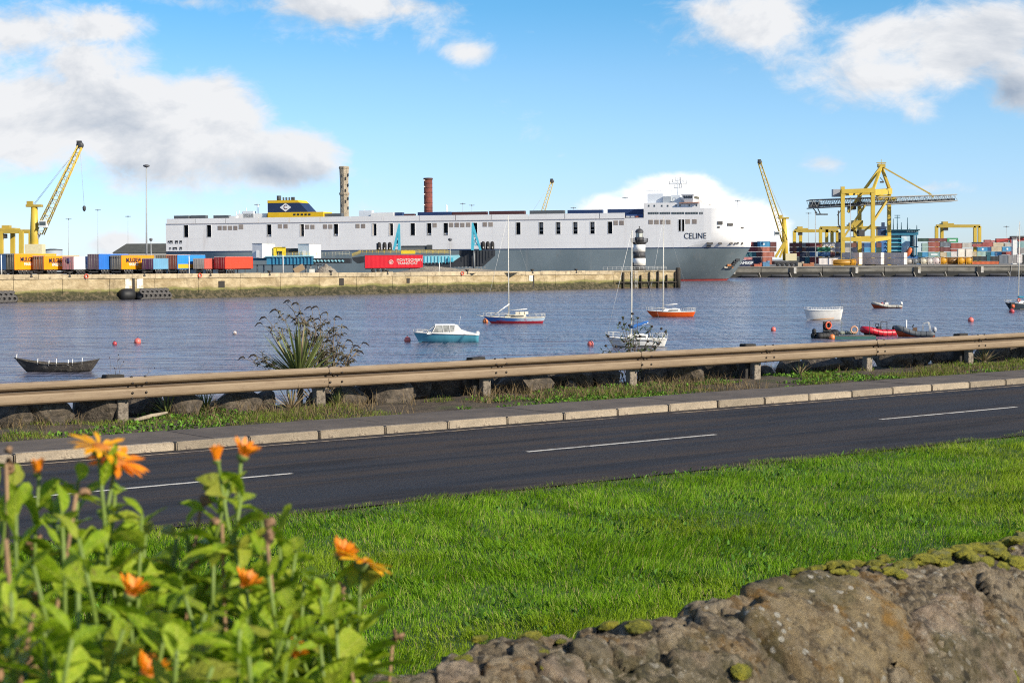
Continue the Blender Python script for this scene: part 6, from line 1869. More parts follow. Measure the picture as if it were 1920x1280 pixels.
# deck houses and bridge
HB = lambda x, y, off=4: ss_(x, y, off)
def house(name, x0, x1, ytop, ybot, y0, y1, m, off=3):
    a, zb_ = HB(x0, ybot, off); b, zt_ = HB(x1, ytop, off)
    mb = MB(); mb.b2(a, b, y0, y1, min(zb_, ZBT), zt_); return mb.build(name, m, ship)
SPALE = mat('deckhouse_pale', (.70, .74, .78), .5, .06, .2); SGREY2 = mat('deckhouse_grey', (.42, .46, .49), .5, .1, .3)
house('deck_house', 1214, 1243, 363, 381, 3, 20, SPALE)
house('deck_house', 1243, 1258, 368, 381, 2, 20, SGREY2, 2)
house('deck_house', 1258, 1275, 365.5, 381, 5, 26, SPALE, 5)
house('bridge_deck', 1264, 1317, 374.5, 381, 2.5, 30, SWH, 2.5)
# flared bridge wing with windows
a0, zb_ = HB(1283, 379, -1.5); a1, _ = HB(1298, 379, -1.5); t0, zt_ = HB(1277, 364.5, -1.5); t1, _ = HB(1301, 364.5, -1.5)
mb = MB(); mb.add([(a0, -.5, zb_), (a1, -.5, zb_), (a1, BEAM + .5, zb_), (a0, BEAM + .5, zb_), (t0, -1.6, zt_), (t1, -1.6, zt_), (t1, BEAM + 1.6, zt_), (t0, BEAM + 1.6, zt_)], [(0, 3, 2, 1), (4, 5, 6, 7), (0, 1, 5, 4), (1, 2, 6, 5), (2, 3, 7, 6), (3, 0, 4, 7)]); mb.build('bridge', SWH, ship)
for k in range(4):
    f0_, f1_ = .12 + .2 * k, .12 + .2 * k + .16
    za = zb_ + (zt_ - zb_) * .48; zc = zb_ + (zt_ - zb_) * .82
    def bx(f, zz):
        g_ = (zz - zb_) / (zt_ - zb_); xl = a0 + (t0 - a0) * g_; xr = a1 + (t1 - a1) * g_
        return (xl + (xr - xl) * f, -.5 - 1.1 * g_ - .05, zz)
    mb = MB(); mb.add([bx(f0_, za), bx(f1_, za), bx(f1_, zc), bx(f0_, zc)], [(0, 1, 2, 3)]); mb.build('bridge_window', SGLASS, ship)
for k in range(5):   # windows of the bridge front, looking forward
    mb = MB(); y0 = .8 + k * 2.4; g_ = .62; mb.add([(a1 + (t1 - a1) * .45 + .06, y0, zb_ + (zt_ - zb_) * .45), (a1 + (t1 - a1) * .45 + .06, y0 + 1.9, zb_ + (zt_ - zb_) * .45), (a1 + (t1 - a1) * .8 + .06, y0 + 1.9, zb_ + (zt_ - zb_) * .8), (a1 + (t1 - a1) * .8 + .06, y0, zb_ + (zt_ - zb_) * .8)], [(0, 1, 2, 3)]); mb.build('bridge_window', SGLASS, ship)
mb = MB(); mb.b2(a0 - 2, a1 + 2.2, -1.0, 2.5, zb_ - .45, zb_ - .05); mb.build('wing_walkway', mat('rusty_rail', (.35, .2, .15), .7), ship)
# mast on the bridge roof
mx, mz0 = HB(1271, 366, 12); _, mz1 = HB(1271, 333, 12)
mb = MB(); mb.tube((mx, 12, mz0 - 2), (mx, 12, mz1), .32, .12, 8); mast = mb.build('signal_mast', SPALE, ship)
for y_, w_ in ((345, 3.2), (342, 2.0), (352, 1.4), (338.5, 1.0)):
    zz = HB(1271, y_, 12)[1]; mb = MB(); mb.tube((mx - w_, 12, zz), (mx + w_, 12, zz), .10, n=5); mb.tube((mx, 12 - w_, zz), (mx, 12 + w_, zz), .10, n=5); mb.build('yard_arm', mat('mast_grey', (.35, .36, .37), .5), mast)
    for sx in (-w_, w_, w_ * .5):
        mb = MB(); mb.tube((mx + sx, 12, zz), (mx + sx, 12, zz + 1.2), .13, n=5); mb.build('aerial', mat('mast_grey', (.35, .36, .37), .5), mast)
mb = MB(); mb.ball((mx + 1.4, 12, HB(1277, 343, 12)[1]), .6, 10, 7); mb.build('radome', SWH, mast)
for k in range(16):   # roof railing
    a = HB(1212, 360, 3)[0] + k * 1.05; z_ = HB(1230, 363, 3)[1]
    mb = MB(); mb.tube((a, 3.1, z_), (a, 3.1, z_ + 1.1), .04, n=4); mb.build('roof_rail_post', mat('mast_grey', (.35, .36, .37), .5), ship)
mb = MB(); a = HB(1212, 360, 3)[0]; mb.tube((a, 3.1, z_ + 1.1), (a + 15.8, 3.1, z_ + 1.1), .05, n=4); mb.build('roof_rail', mat('mast_grey', (.35, .36, .37), .5), ship)
# name
lx, lz = ss_(1303.5, 442.8)
text('ship_name', 'CELINE', 3.1, mat('name_navy', (.012, .016, .03), .5), ship, (lx, -.06, lz), (math.pi / 2, 0, 0), False, 1.0, .02).scale = (.84, 1, 1)
# bow openings: on the curved bow plating
def bow_mark(x, y, w, h, m, name, proud=.12):
    # walk round the outline at that height and take the point whose pixel column fits
    r = ray(x, y); best = None
    for zt2 in (ss_(x, y)[1],):
        pts = outline(zt2, 90)
        for j in range(len(pts) - 1):
            wp = S0 + SD_ * pts[j][0] + SN * pts[j][1]; wp.z = WZ + zt2
            px_, py_ = proj(wp)
            if pts[j][1] < BEAM * .55:
                d_ = abs(px_ - x)
                if best is None or d_ < best[0]: best = (d_, j, pts)
    d_, j, pts = best
    p0 = Vector(pts[max(j - 1, 0)]); p1 = Vector(pts[j + 1]); tg = (p1 - p0).normalized(); nr = Vector((tg.y, -tg.x))
    c_ = Vector(pts[j])
    zc = ss_(x, y)[1]
    yy = (S0 + SD_ * c_.x + SN * c_.y).y
    fs_ = max(.3, abs(tg.dot(Vector((1, 0))) * 1.0))
    wm = w * yy / F / fs_; hm = h * yy / F
    # correct height for the real distance
    zc = D(x, y, yy).z - WZ
    mb = MB()
    a_ = c_ - tg * wm / 2; b_ = c_ + tg * wm / 2
    mb.add([(a_.x + nr.x * proud, a_.y + nr.y * proud, zc - hm / 2), (b_.x + nr.x * proud, b_.y + nr.y * proud, zc - hm / 2), (b_.x + nr.x * proud, b_.y + nr.y * proud, zc + hm / 2), (a_.x + nr.x * proud, a_.y + nr.y * proud, zc + hm / 2),
            (a_.x - nr.x * .6, a_.y - nr.y * .6, zc - hm / 2), (b_.x - nr.x * .6, b_.y - nr.y * .6, zc - hm / 2), (b_.x - nr.x * .6, b_.y - nr.y * .6, zc + hm / 2), (a_.x - nr.x * .6, a_.y - nr.y * .6, zc + hm / 2)],
           [(0, 1, 2, 3), (4, 7, 6, 5), (0, 4, 5, 1), (1, 5, 6, 2), (2, 6, 7, 3), (3, 7, 4, 0)])
    return mb.build(name, m, ship)
for a in ((1349, 418, 9, 6), (1347.5, 426, 4, 3), (1370, 421, 9, 5), (1391, 427, 4, 3), (1331, 456, 11, 5), (1331, 461, 8, 4), (1349, 456, 6, 4), (1371, 456, 5, 4), (1379, 456, 3, 4), (1384.5, 455.5, 3, 3), (1392, 456, 2, 4)):
    bow_mark(*a, mat('bow_opening', (.07, .065, .06), .7), 'bow_opening', .15)
# anchor pocket and anchor
for k, (x, y) in enumerate(((1383, 486), (1380, 489), (1377, 492), (1373, 495.5), (1369, 499))):
    bow_mark(x, y, 6, 7, SBLK, 'anchor_pocket', .10 + .02 * k)
RUST = mat('rusty_anchor', (.36, .14, .05), .9, .4, 1.0)
bow_mark(1366, 497, 8, 3.5, RUST, 'anchor', .35); bow_mark(1369, 501, 7, 3.5, RUST, 'anchor_shank', .35); bow_mark(1361, 501, 6, 2.5, mat('anchor_grey', (.5, .45, .38), .8), 'anchor_fluke', .35)
# deck cargo
def deckbox(x0, x1, ytop, m, off, h=None, name='deck_cargo'):
    a, zt_ = ss_(x0, ytop, off); b, _ = ss_(x1, ytop, off)
    mb = MB(); mb.b2(a, b, off, off + 2.6, ZU - .05, zt_); return mb.build(name, m, ship)
DN = mat('cargo_navy', (.02, .045, .13), .5); DM = mat('cargo_maroon', (.085, .03, .03), .6); DG = mat('cargo_grey', (.10, .11, .12), .6)
for i, (x0, x1, yt, m_) in enumerate([(326, 353, 404.5, DG), (357, 385, 404, DG), (400, 428, 404, DG), (430, 442, 405, SWH2), (695, 738, 399, SWH2), (738, 754, 398.5, DN), (757, 776, 401, DM), (783, 845, 398, DN), (848, 912, 397.5, DM), (917, 983, 396, DM), (993, 1057, 395, DG), (1064, 1129, 394, DN), (1139, 1206, 392.5, DN)]):
    deckbox(x0, x1, yt, m_, 3 + (i % 3))
mb = MB()
a, zt_ = ss_(1172, 406, 0); b, _ = ss_(1205, 406, 0)
deckbox(1173, 1206, 402, mat('cargo_blue', (.03, .07, .2), .5), 1.0)
for k in range(3):
    lx, lz = ss_(1177 + k * 9, 406.5, .9); mb = MB(); mb.b2(lx - .7, lx + .7, .85, .99, lz - .3, lz + .3); mb.build('cargo_marking', mat('gear_white', (.6, .6, .6), .7) if k < 2 else mat('marking_red', (.4, .12, .06), .6), ship)
for (x, y0_, y1_) in ((443, 397, 405), (449, 395, 405), (455, 397, 405), (462, 390, 405), (484, 383, 404), (837, 384, 400), (839, 385, 400), (683, 394, 402), (675, 395, 402)):
    a, zb_ = ss_(x, y1_, 8); _, zt_ = ss_(x, y0_, 8); mb = MB(); mb.tube((a, 8, ZU - .1), (a, 8, zt_), .16, n=6); mb.build('vent_mast', SWH2, ship)
for (x0, x1, yt, m_) in ((445, 500, 401, SWH2), (455, 475, 396, SPALE), (606, 640, 400.5, DG), (673, 697, 395, SPALE)):
    deckbox(x0, x1, yt, m_, 7, name='deck_structure')
# funnel with diamond badge
off = 6
fx0, fz0 = ss_(502, 399, off); fx1, _ = ss_(602, 399, off); _, fzt = ss_(502, 376, off); xs1, _ = ss_(557, 376, off); xs2, fzm = ss_(577, 397, off); _, fzs = ss_(502, 381, off)
NAVY = mat('funnel_navy', (.018, .035, .09), .5, .1, .3); YEL = mat('funnel_yellow', (.78, .48, .01), .5, .08, .3)
mb = MB(); k = (xs2 - xs1) / (fzt - fzm)
mb.extr([(fx0, ZU - .1), (xs2 + .8, ZU - .1), (xs2, fzm), (xs1 + k * (fzt - fzs), fzs), (fx0, fzs)], off, off + 10); mb.build('funnel', NAVY, ship)
mb = MB(); mb.extr([(fx0 - .06, fzs), (xs1 + k * (fzt - fzs) + .05, fzs), (xs1, fzt), (fx0 - .06, fzt)], off - .05, off + 10.05); mb.build('funnel_top_band', YEL, ship)
mb = MB(); a, z1_ = ss_(502, 398.5, off - .3); b, z2_ = ss_(606, 400, off - .3); mb.b2(a - .05, b, off - .3, off + 9.5, ZU - .05, ss_(560, 397.8, off)[1]); mb.build('funnel_base_band', YEL, ship)
for k_ in range(5):
    a, z_ = ss_(550 + k_ * 7, 402, off - .4); mb = MB(); mb.b2(a, a + .9, off - .38, off - .3, z_ - .4, z_ + .3); mb.build('base_opening', SBLK, ship)
cx, cz = ss_(535.3, 389, off); hx = ss_(546, 389, off)[0] - cx; hz = ss_(535, 381, off)[1] - cz
mb = MB(); mb.extr([(cx - hx, cz), (cx, cz - hz), (cx + hx, cz), (cx, cz + hz)], off - .12, off - .01); bd = mb.build('diamond_badge', mat('badge_white', (.8, .8, .8), .5), ship)
text('badge_letter', 'C', 2.4, mat('badge_dark', (.10, .02, .03), .5), bd, (cx, off - .14, cz), (math.pi / 2, 0, 0), True, 1.0, .01)
for x, y0_, rr in ((523, 367, .9), (531.5, 370, .35), (537, 370, .4), (542.5, 370, .35), (547.5, 369.5, .4), (551, 369.5, .45)):
    a, zt_ = ss_(x, y0_, off + 4); mb = MB(); mb.tube((a, off + 4, fzt - .3), (a, off + 4, zt_), rr, n=10); mb.build('exhaust_pipe', mat('exhaust_dark', (.06, .07, .075), .7, .3, 1), ship)
# dark lower hull ramp door recess (stern side)
# ================================================================== LINKSPAN AND RAMPS between quay and ship
LD = 560.0
LB = mat('linkspan_blue', (.035, .20, .33), .5, .15, .3, streak=.2, streak_col=(.1, .12, .12)); LC = mat('linkspan_cyan', (.27, .55, .62), .5, .1, .3, streak=.12, streak_col=(.3, .35, .35)); LY = mat('rail_yellow', (.72, .50, .02), .55, .1, .5)
LT = mat('tower_teal', (.06, .38, .50), .5, .12, .4)
DKS = mat('dark_steel', (.02, .024, .03), .65, .3, .4)
def PX(x, y, dep): return D(x, y, dep)
def boxpx(mb, x0, x1, y0, y1, dep, thick):
    a = PX(x0, y1, dep); b = PX(x1, y0, dep); mb.b2(a.x, b.x, dep, dep + thick, a.z, b.z)
def rail_run(parent, pts, dep, m, h=1.1, n=14, thick=.05):
    for i in range(n + 1):
        f_ = i / n; k = f_ * (len(pts) - 1); j = min(int(k), len(pts) - 2); p = Vector(pts[j]).lerp(Vector(pts[j + 1]), k - j)
        mb = MB(); mb.tube(p, p + Vector((0, 0, h)), thick, n=5); mb.build('rail_post', m, parent)
    for z_ in (.5, 1.0):
        mb = MB(); mb.path([Vector(p) + Vector((0, 0, h * z_)) for p in pts], thick, 5); mb.build('rail_bar', m, parent)
# two white control cabins: rotated boxes showing a shaded and a sunlit face
for (xl, xm, xr, yt, yb, lab) in ((472, 492, 512, 457, 481, 'white control cabin beside the bright red trailer on the linkspan'), (558, 580, 599, 458, 481, 'white control cabin right of the yellow machinery on the linkspan')):
    pm_ = PX(xm, yb, LD); wl = (xm - xl) * LD / F; wr = (xr - xm) * LD / F
    t = thing('control_cabin', lab, 'cabin', (pm_.x, LD, pm_.z - .5), 0, 'white cabins on the linkspan')
    h = PX(xm, yt, LD).z - pm_.z + .5
    va = math.radians(38)
    mb = MB(); p1 = Vector((-wl, wl * math.tan(math.radians(25)))); p2 = Vector((wr, wr * math.tan(math.radians(55))))
    mb.prism([(0, 0), (p2.x, p2.y), (p1.x + p2.x, p1.y + p2.y), (p1.x, p1.y)], 0, h); mb.build('cabin_body', mat('cabin_white', (.78, .78, .77), .5, .06, .3), t)
    mb = MB(); mb.prism([(-.0, -.15), (p2.x + .15, p2.y - .1), (p1.x + p2.x, p1.y + p2.y + .1), (p1.x - .15, p1.y)], h, h + .18); mb.build('cabin_roof', mat('cabin_roof_grey', (.35, .35, .36), .6), t)
    mb = MB(); mb.b2(p1.x * .6, p1.x * .6 + .9, p1.y * .6 - .55, p1.y * .6 - .0, .2, 2.4); mb.build('cabin_door', mat('cabin_door', (.5, .52, .55), .6), t)
# blue ramp bridge (left)
br = thing('ramp_bridge', 'blue steel ramp bridge with yellow railings left of the long red trailer', 'ramp', (0, 0, 0))
mb = MB(); boxpx(mb, 474, 500, 481.5, 488.5, LD + 2, 5); mb.build('approach_girder', LB, br)
mb = MB(); boxpx(mb, 500, 586, 481.5, 496, LD - 2, 8); mb.build('main_girder', LB, br)
for k in range(12):
    x = 512 + k * 6.6; a = PX(x, 496, LD - 2.3); b = PX(x, 481.5, LD - 2.3); mb = MB(); mb.b2(a.x - .12, a.x + .12, LD - 2.35, LD - 2.0, a.z, b.z); mb.build('stiffener', LB, br)
mb = MB(); a = PX(497, 482, LD - 2.5); b = PX(586, 481, LD - 2.5); mb.b2(a.x, b.x, LD - 2.6, LD + 6, b.z, b.z + .3); mb.build('top_flange', LC, br)
mb = MB(); boxpx(mb, 586, 656, 484, 494, LD, 6); mb.build('flap_girder', DKS, br)
for k in range(9):
    x = 590 + k * 6.6; a = PX(x, 489, LD - .2); mb = MB(); mb.box((a.x, LD - .15, a.z), (.75, .2, .5), 0, 0, Matrix.Rotation(.5, 3, 'Y')); mb.build('flap_tooth', LC, br)
mb = MB(); boxpx(mb, 474, 600, 496, 498, LD, 6); mb.build('lower_flange', DKS, br)
for x in (482, 494, 510, 550, 573, 582, 596):
    a = PX(x, 496, LD); b = PX(x, 511, LD); mb = MB(); mb.tube((a.x, LD + .5, a.z), (a.x, LD + .5, b.z), .25, n=6); mb.build('support_pile', mat('pile_grey', (.20, .21, .21), .7), br)
rail_run(br, [PX(516, 480.5, LD - 2), PX(600, 480, LD - 2)], LD, LY, 1.2, 13)
rail_run(br, [PX(604, 482, LD + 1), PX(655, 480, LD + 1)], LD, mat('rail_grey', (.42, .40, .30), .6), 1.5, 8)
mach = thing('lifting_machinery', 'yellow and black hydraulic machinery between the two white cabins', 'machinery', (0, 0, 0))
for x0, x1, y0, y1, m_, nm in ((513, 518, 464, 481, LY, 'yellow_frame'), (529, 535, 463, 481, LY, 'yellow_frame'), (518, 529, 472, 476, DKS, 'hydraulic_pack'), (535, 558, 465.5, 474, DKS, 'hydraulic_pack'), (519, 529, 464, 471, LY, 'yellow_guard'), (513, 535, 463, 465, LY, 'yellow_beam')):
    mb = MB(); boxpx(mb, x0, x1, y0, y1, LD + 3 if m_ is LY else LD + 4, 1.2); mb.build(nm, m_, mach)
# second ramp: cyan bridge with yellow railing behind the long red trailer
br2 = thing('ramp_bridge', 'pale cyan ramp bridge with long yellow railings behind the long red trailer', 'ramp', (0, 0, 0))
D2 = 575.0
mb = MB(); boxpx(mb, 676, 860, 481, 484, D2, 6); mb.build('deck_plate', mat('deck_brown', (.16, .15, .10), .8), br2)
mb = MB(); a = [PX(770, 484, D2 - .5), PX(862, 479, D2 - .5), PX(850, 491, D2 - .5), PX(790, 494, D2 - .5)]
mb.extr([(p.x, p.z) for p in (PX(700, 483, D2 - .5), PX(860, 478, D2 - .5), PX(862, 482, D2 - .5), PX(848, 491.5, D2 - .5), PX(700, 494, D2 - .5))], D2 - .6, D2 + 5); mb.build('side_girder', LC, br2)
for k in range(8):
    x = 796 + k * 6.5; a = PX(x, 494, D2 - .7); b = PX(x, 480.5, D2 - .7); mb = MB(); mb.b2(a.x - .1, a.x + .1, D2 - .8, D2 - .55, a.z, b.z); mb.build('stiffener', LT, br2)
mb = MB(); boxpx(mb, 840, 850, 483, 491, D2 - 1.2, 2); mb.build('bracket', LT, br2)
mb = MB(); mb.extr([(p.x, p.z) for p in (PX(790, 494, D2), PX(866, 491, D2), PX(866, 500, D2), PX(806, 503, D2))], D2 - .3, D2 + 5); mb.build('under_girder', DKS, br2)
rail_run(br2, [PX(660, 482, D2 - .6), PX(676, 476, D2 - .6), PX(845, 477, D2 - .6)], D2, LY, 1.15, 30, .035)
rail_run(br2, [PX(680, 475.5, D2 + 4), PX(840, 475.5, D2 + 4)], D2, LY, 1.15, 12, .03)
mb = MB(); boxpx(mb, 752, 778, 470, 476, D2 + 2, 2); mb.build('yellow_gear', LY, br2)
mb = MB(); mb.extr([(p.x, p.z) for p in (PX(660, 483, D2), PX(684, 480, D2), PX(684, 492, D2), PX(670, 494, D2), PX(662, 488, D2))], D2 - .3, D2 + 4); mb.build('hinge_block', DKS, br2)
# black pontoon
D3 = 590.0
pt_ = thing('black_pontoon', 'black steel pontoon carrying the right hand lifting tower', 'pontoon', (0, 0, 0))
mb = MB(); mb.extr([(p.x, p.z) for p in (PX(861, 469, D3), PX(928, 468.5, D3), PX(928, 479, D3), PX(905, 500, D3), PX(838, 501, D3), PX(848, 487, D3), PX(861, 483, D3))], D3, D3 + 8); mb.build('pontoon_body', DKS, pt_)
for k in range(11):
    x = 866 + k * 5.8; a = PX(x, 498 if k < 7 else 498 - (k - 6) * 5, D3 - .2); b = PX(x, 469.5, D3 - .2); mb = MB(); mb.b2(a.x - .1, a.x + .1, D3 - .22, D3, a.z, b.z); mb.build('hull_rib', mat('rib_dark', (.035, .04, .048), .6), pt_)
for k in range(12):
    a = PX(832 + k * 7, 501, D3 - .5); mb = MB(); mb.box((a.x, D3 - .4, a.z), (.5, .5, .5)); mb.build('edge_block', mat('pile_grey', (.2, .21, .21), .7), pt_)
mb = MB(); a = PX(889, 505, D3 - 1); b = PX(884.5, 418, D3 - 1); mb.tube((a.x, D3 - 1, a.z), (a.x, D3 - 1, PX(889, 470, D3).z), .35, n=8); mb.build('guide_pile', mat('pile_grey', (.2, .21, .21), .7), pt_)
# lifting towers
def ltower(label, xv, xs_, yt, yb, side, dep):
    t = thing('lifting_tower', label, 'tower', (0, 0, 0))
    a = PX(xv, yb, dep); b = PX(xv, yt, dep); c_ = PX(xs_, yb, dep); w = .95
    mb = MB(); mb.add([(a.x - w / 2, dep - .5, a.z), (a.x + w / 2, dep - .5, a.z), (a.x + w / 2, dep + .5, a.z), (a.x - w / 2, dep + .5, a.z), (b.x - w * .3, dep - .4, b.z), (b.x + w * .3, dep - .4, b.z), (b.x + w * .3, dep + .4, b.z), (b.x - w * .3, dep + .4, b.z)], [(0, 3, 2, 1), (4, 5, 6, 7), (0, 1, 5, 4), (1, 2, 6, 5), (2, 3, 7, 6), (3, 0, 4, 7)]); mb.build('upright', LT, t)
    mb = MB(); mb.bar((c_.x, dep, c_.z), (b.x, dep, b.z - .6), .75); mb.build('raking_leg', LT, t)
    for f_ in (.18, .5):
        p = Vector((a.x, dep, a.z + (b.z - a.z) * f_)); q_ = Vector((c_.x + (b.x - c_.x) * f_, dep, p.z)); mb = MB(); mb.bar(p, q_, .35); mb.build('cross_bar', LT, t)
    p = Vector((a.x, dep, a.z + (b.z - a.z) * .05)); q_ = Vector((c_.x + (b.x - c_.x) * .5, dep, a.z + (b.z - a.z) * .5)); mb = MB(); mb.bar(p, q_, .3); mb.build('diagonal', LT, t)
    mb = MB(); mb.bar(Vector((c_.x, dep, c_.z + .4)), Vector((a.x, dep, a.z + (b.z - a.z) * .45)), .3); mb.build('diagonal', LT, t)
ltower('tapered blue lifting tower above the long red trailer', 748.5, 738, 419.5, 470, -1, 592)
ltower('tapered blue lifting tower standing on the black pontoon', 886, 901, 417.5, 469, 1, 588)
# fender racks and gangway against the ship's side
for xs3, y0_, y1_, lab in (((711, 721, 731), 454, 470, 'row of three tall black rubber fenders left of the first lifting tower'), ((906, 914.5, 923), 452.5, 468, 'row of three tall black rubber fenders right of the pontoon tower')):
    t = thing('fender_rack', lab, 'fender', (0, 0, 0), 0, 'rubber fenders at the ship side')
    for x in xs3:
        a = PX(x, y1_, 600); b = PX(x, y0_, 600); mb = MB(); hh_ = b.z - a.z
        mb.lathe([(.55, 0), (.72, .2), (.72, hh_ * .7), (.55, hh_ * .92), (.2, hh_)], 12, (a.x, 600, a.z)); mb.build('rubber_fender', mat('fender_rubber', (.022, .02, .02), .8, .3, 2), t)
        mb = MB(); mb.box((a.x + .1, 599.2, a.z + hh_ * .25), (.35, .1, .55)); mb.build('fender_plate', mat('gear_beige', (.55, .5, .45), .7), t)
    mb = MB(); a = PX(xs3[0] - 5, y1_, 601); b = PX(xs3[0] - 2.5, y0_ + 2, 601); mb.b2(a.x, b.x, 600.5, 601.5, a.z, b.z); mb.build('rack_frame', mat('pile_grey', (.2, .21, .21), .7), t)
g_ = thing('gangway', 'dark covered gangway lying along the ship right of the first tower', 'gangway', (0, 0, 0))
mb = MB(); boxpx(mb, 752, 800, 461, 469, 604, 2); mb.build('gangway_body', mat('gangway_grey', (.10, .11, .115), .6), g_)
mb = MB(); boxpx(mb, 800, 810, 459, 469.5, 603.5, 3); mb.build('gangway_end', mat('gangway_dark', (.045, .05, .052), .6), g_)
mb = MB(); boxpx(mb, 753, 800, 460.3, 461.3, 603.6, 2.4); mb.build('gangway_roof', mat('pile_grey', (.2, .21, .21), .7), g_)
# heaps on the quay behind the coping
GRV = mat('gravel', (.27, .235, .185), .95, .35, .9, bump=.9, bscale=3)
def heap(name, label, x, dep, w, h, d_=6, z=None):
    p = D(x, 505, dep); lx = (Vector((p.x, p.y, 0)) - Vector((QA.x, QA.y, 0))).dot(QD); zb = zq(lx) - .3 if z is None else z
    mb = MB(); n = 28; vs = []
    for i in range(n + 1):
        for j in range(n + 1):
            a, b = i / n * 2 - 1, j / n * 2 - 1; r_ = math.sqrt(a * a + b * b)
            vs.append((a * w / 2, b * d_ / 2, max(0, 1 - r_) ** .8 * h * (1 + .3 * fbm(a * 3, b * 3, x)) + .05 * fbm(a * 9, b * 9, x) - .1))
    mb.add(vs, [(i * (n + 1) + j, (i + 1) * (n + 1) + j, (i + 1) * (n + 1) + j + 1, i * (n + 1) + j + 1) for i in range(n) for j in range(n)], 0, True)
    return tag(mb.build(name, GRV, None, (p.x, p.y, zb)), label, 'heap')
p, lx = quay_at(610, 8)
heap('gravel_heap', 'pale gravel heap on the quay beneath the blue ramp bridge', 611, p.y, 6.2, 2.6)
p, lx = quay_at(790, 12)
heap('gravel_heap', 'long low gravel bank on the quay right of the red trailer', 815, p.y, 22, 1.9, 10)
heap('gravel_heap', 'low gravel bank below the black pontoon', 880, quay_at(880, 9)[0].y, 26, 1.3, 8)
p, lx = quay_at(561, 6)
t = thing('tipped_panel', 'tilted brown panel lying on the quay under the blue ramp bridge', 'panel', (p.x, p.y, p.z))
mb = MB(); mb.box((0, 0, 1.1), (2.6, .2, 1.5), 0, 0, Matrix.Rotation(-.5, 3, 'Y')); mb.build('panel_board', mat('panel_brown', (.34, .24, .14), .85), t)
mb = MB(); mb.box((3.2, -.5, .5), (1.2, .9, 1.1)); mb.build('white_block', mat('white_block', (.72, .70, .62), .7), t)
# ================================================================== FAR SIDE OF THE PORT
FZ = -.85
FA = G(1370, 520.5, WZ); FB = G(1990, 517.5, WZ)
fv = FB - FA; FANG = math.atan2(fv.y, fv.x); FD = fv.normalized(); FN = Vector((-FD.y, FD.x, 0))
mb = MB(); a = FA - FD * 900 + FN * 1.0; b = FA + FD * 1500 + FN * 1.0; c = b + FN * 2600; d = a + FN * 2600
mb.add([(p.x, p.y, FZ) for p in (a, b, c, d)], [(0, 1, 2, 3)]); struct(mb.build('port_ground', PORT))
q = NM('far_quay_concrete')
P = q.map((1, 1, 1), src='Position'); z = q.sep(P)[2]; vf = q.map((.18, .18, .4), src='Position')
c = q.mix(q.rng(q.noise(vf, 1., 7, .65), .35, .65), (.17, .155, .125), (.30, .275, .225))
c = q.mix(q.rng(q.math('ADD', z, q.math('MULTIPLY', q.noise(vf, .7, 4), .8)), -3.1, -2.4, .92, 0), c, (.035, .035, .032))
q.col(c); q.rough(.92); FQ = q.m
fq = thing('far_quay', 'long grey far quay wall with dark fenders below the container stacks', 'quay', (FA.x, FA.y, 0), FANG)
for i in range(-6, 22):
    mb = MB(); mb.b2(i * 13.0 + .12, i * 13.0 + 12.88, 0, 2, WZ - 1.5, FZ - .02); mb.build('wall_panel', FQ, fq)
    mb = MB(); mb.b2(i * 13.0 + .05, i * 13.0 + 12.95, -.25, 1.8, FZ - .45, FZ + .05); mb.build('coping', mat('far_coping', (.30, .275, .23), .9, .2, .2, rand=.15), fq)
    if i >= 0:
        mb = MB(); mb.lathe([(.5, -3.6), (.62, -3.3), (.62, 3.3), (.5, 3.6)], 10, (i * 13.0 + 8, -.9, WZ + .7), axis='X'); mb.build('quay_fender', mat('fender_grey', (.055, .055, .06), .8, .2, .5), fq)
        mb = MB(); mb.bar((i * 13.0 + 12.2, -.35, WZ + 2.0), (i * 13.0 + 12.9, -.8, WZ + .2), .25); mb.build('fender_chain', mat('chain_pale', (.42, .38, .32), .8), fq)
    if i % 2 == 0 and i >= 0:
        mb = MB(); mb.b2(i * 13.0 - .75, i * 13.0 + .75, -.45, -.02, WZ - .5, FZ - .5); mb.build('dark_pilaster', mat('pilaster_dark', (.05, .047, .04), .9), fq)
        mb = MB(); mb.b2(i * 13.0 + .9, i * 13.0 + 2.0, -.35, -.02, WZ + 1.6, FZ - .5); mb.build('white_marker', mat('faded_white_paint', (.68, .64, .56), .8), fq)
